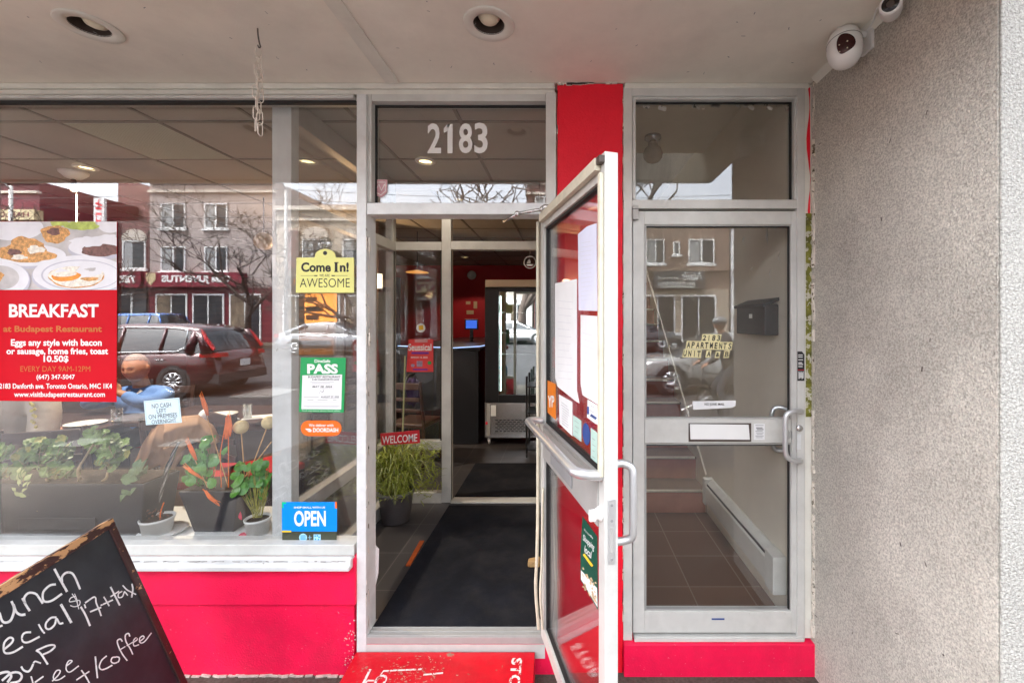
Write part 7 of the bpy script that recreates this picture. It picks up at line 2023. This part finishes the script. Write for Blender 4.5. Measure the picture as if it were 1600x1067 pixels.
car('parked_car', 'dark grey sport utility car on the far side opposite the pillar', (3.2, -18.8, zroad(18.8)), 0, paint('grey_car_paint', (.06, .065, .07)), 'suv')
car('parked_car', 'white sport utility car parked far along beyond the pale sedan', (11, -18.8, zroad(18.8)), 0, paint('plain_white_paint', (.68, .68, .68)), 'suv')

# cyclist waiting at the kerb
cyx, cyy = 2.95, -5.7
bk_ = thing('bicycle', 'dark bicycle under the waiting cyclist', 'bicycle', (cyx, cyy, zroad(5.7)))
zr = zroad(5.7)
def P3(dx, z, dy=0): return Vector((cyx + dx, cyy + dy, zr + z))
for dx in (-.52, .52):
    m = MB(); m.tube([P3(dx + .33 * math.cos(a * math.tau / 36), .345 + .33 * math.sin(a * math.tau / 36)) for a in range(36)], .02, 8, closed=True); wo = m.build('wheel', M['tyre'], bk_, smooth=True)
    m = MB()
    for k in range(14): a = k * math.tau / 14; m.tube([P3(dx, .345), P3(dx + .32 * math.cos(a), .345 + .32 * math.sin(a))], .0025, 4)
    m.build('spoke', M['rim'], wo)
m = MB()
for a, b in (((-.52, .345), (-.38, .95)), ((-.40, .86), (-.02, .30)), ((-.40, .90), (.16, .86)), ((-.02, .30), (.16, .92)), ((-.02, .30), (.52, .345)), ((.52, .345), (.16, .86))): m.tube([P3(*a), P3(*b)], .017, 8)
m.build('frame', M['under'], bk_, smooth=True)
m = MB(); m.tube([P3(-.38, .95), P3(-.40, 1.05), P3(-.42, 1.06, .28)], .014, 8); m.tube([P3(-.40, 1.05), P3(-.42, 1.06, -.28)], .014, 8); m.build('handlebar', M['under'], bk_, smooth=True)
m = MB(); m.ball(P3(.18, .96), .12, 14, 8, scale=(1.1, .6, .3)); m.build('saddle', M['under'], bk_, smooth=True)
cy = thing('person', 'cyclist in dark clothes and grey helmet astride the bicycle', 'person', (cyx, cyy, zr))
M['dark_cloth'] = mat('dark_jacket', (.025, .026, .03), .85)
b = MB(); hcy = P3(-.08, 1.80); rotc = Matrix.Rotation(R(-90 + 25), 3, 'Z')
place_head(b, hcy, .105, rotc); limb(b, [hcy - Vector((0, 0, .08)), P3(-.03, 1.62)], [.055, .06])
j_ = MB(); limb(j_, [P3(.12, 1.04), P3(.06, 1.3), P3(-.01, 1.53)], [.15, .16, .14])
l_ = MB()
for s_ in (-1, 1):
    sh_ = P3(-.01, 1.53, s_ * .18); el_ = P3(-.18, 1.26, s_ * .26); wr_ = P3(-.38, 1.10, s_ * .24)
    limb(b, [el_.lerp(wr_, .75), wr_], [.03, .026]); hand(b, wr_, Vector((-.8, 0, -.4)), Vector((-.3, 0, -1)), 1, .7, s_)
    limb(j_, [P3(-.01, 1.54, s_ * .06), sh_, el_, el_.lerp(wr_, .85)], [.075, .075, .058, .045])
    kn_ = P3(-.12, .60 if s_ < 0 else .66, s_ * .15); ft_ = P3(.0, .09, s_ * .20)
    limb(l_, [P3(.13, 1.0, s_ * .09), kn_, kn_.lerp(ft_, .5), ft_], [.10, .07, .06, .045]); limb(l_, [ft_ - Vector((0, 0, .03)), ft_ + Vector((-.17, 0, -.045))], [.045, .035])
fuse(b, 'body', M['skin'], cy, .008, 3); fuse(j_, 'jacket', M['dark_cloth'], cy, .012, 3); fuse(l_, 'trousers', M['denim'], cy, .012, 3)
m = MB(); m.ball(hcy + Vector((.0, 0, .055)), .125, 24, 16, scale=(1.1, .88, .72)); m.build('helmet', mat('grey_helmet', (.16, .165, .17), .4), cy, smooth=True)
# street lamp posts and overhead wires
m = MB()
for k, (y, z) in enumerate(((-19.9, 8.6), (-19.9, 8.1), (-19.7, 7.2))):
    m.tube([(-45 + 90 * i / 24, y, z - .5 * math.sin(math.pi * ((i % 8) / 8))) for i in range(25)], .012, 4)
tag(m.build('overhead_wire', M['under']), 'thin overhead wires along the far side of the street', 'wire')
for i, (x, lab) in enumerate(((-29, 'grey lamp post by the burgundy corner'), (-14.6, 'grey lamp post before the cafe end wall'), (14, 'grey lamp post near the white sided house'))):
    t = thing('street_lamp', lab, 'lamp post', (x, -20.0, 0), 'lamp posts along the far pavement')
    MB().tube([(x, -20, 0), (x, -20, 8.8)], [.11, .07], 10).build('post', M['alu_dark'], t, smooth=True)
    MB().tube(smooth_path([(x, -20, 8.6), (x, -19.2, 9.3), (x, -18.2, 9.35)], 4), .04, 8).build('arm', M['alu_dark'], t, smooth=True)
    MB().obox((x, -17.9, 9.32), (.18, .6, .1), Matrix.Identity(3)).build('lamp_head', M['alu'], t, bevel=.03)
# tidy helper flags
for o in bpy.data.objects:
    if '_local' in o: del o['_local']
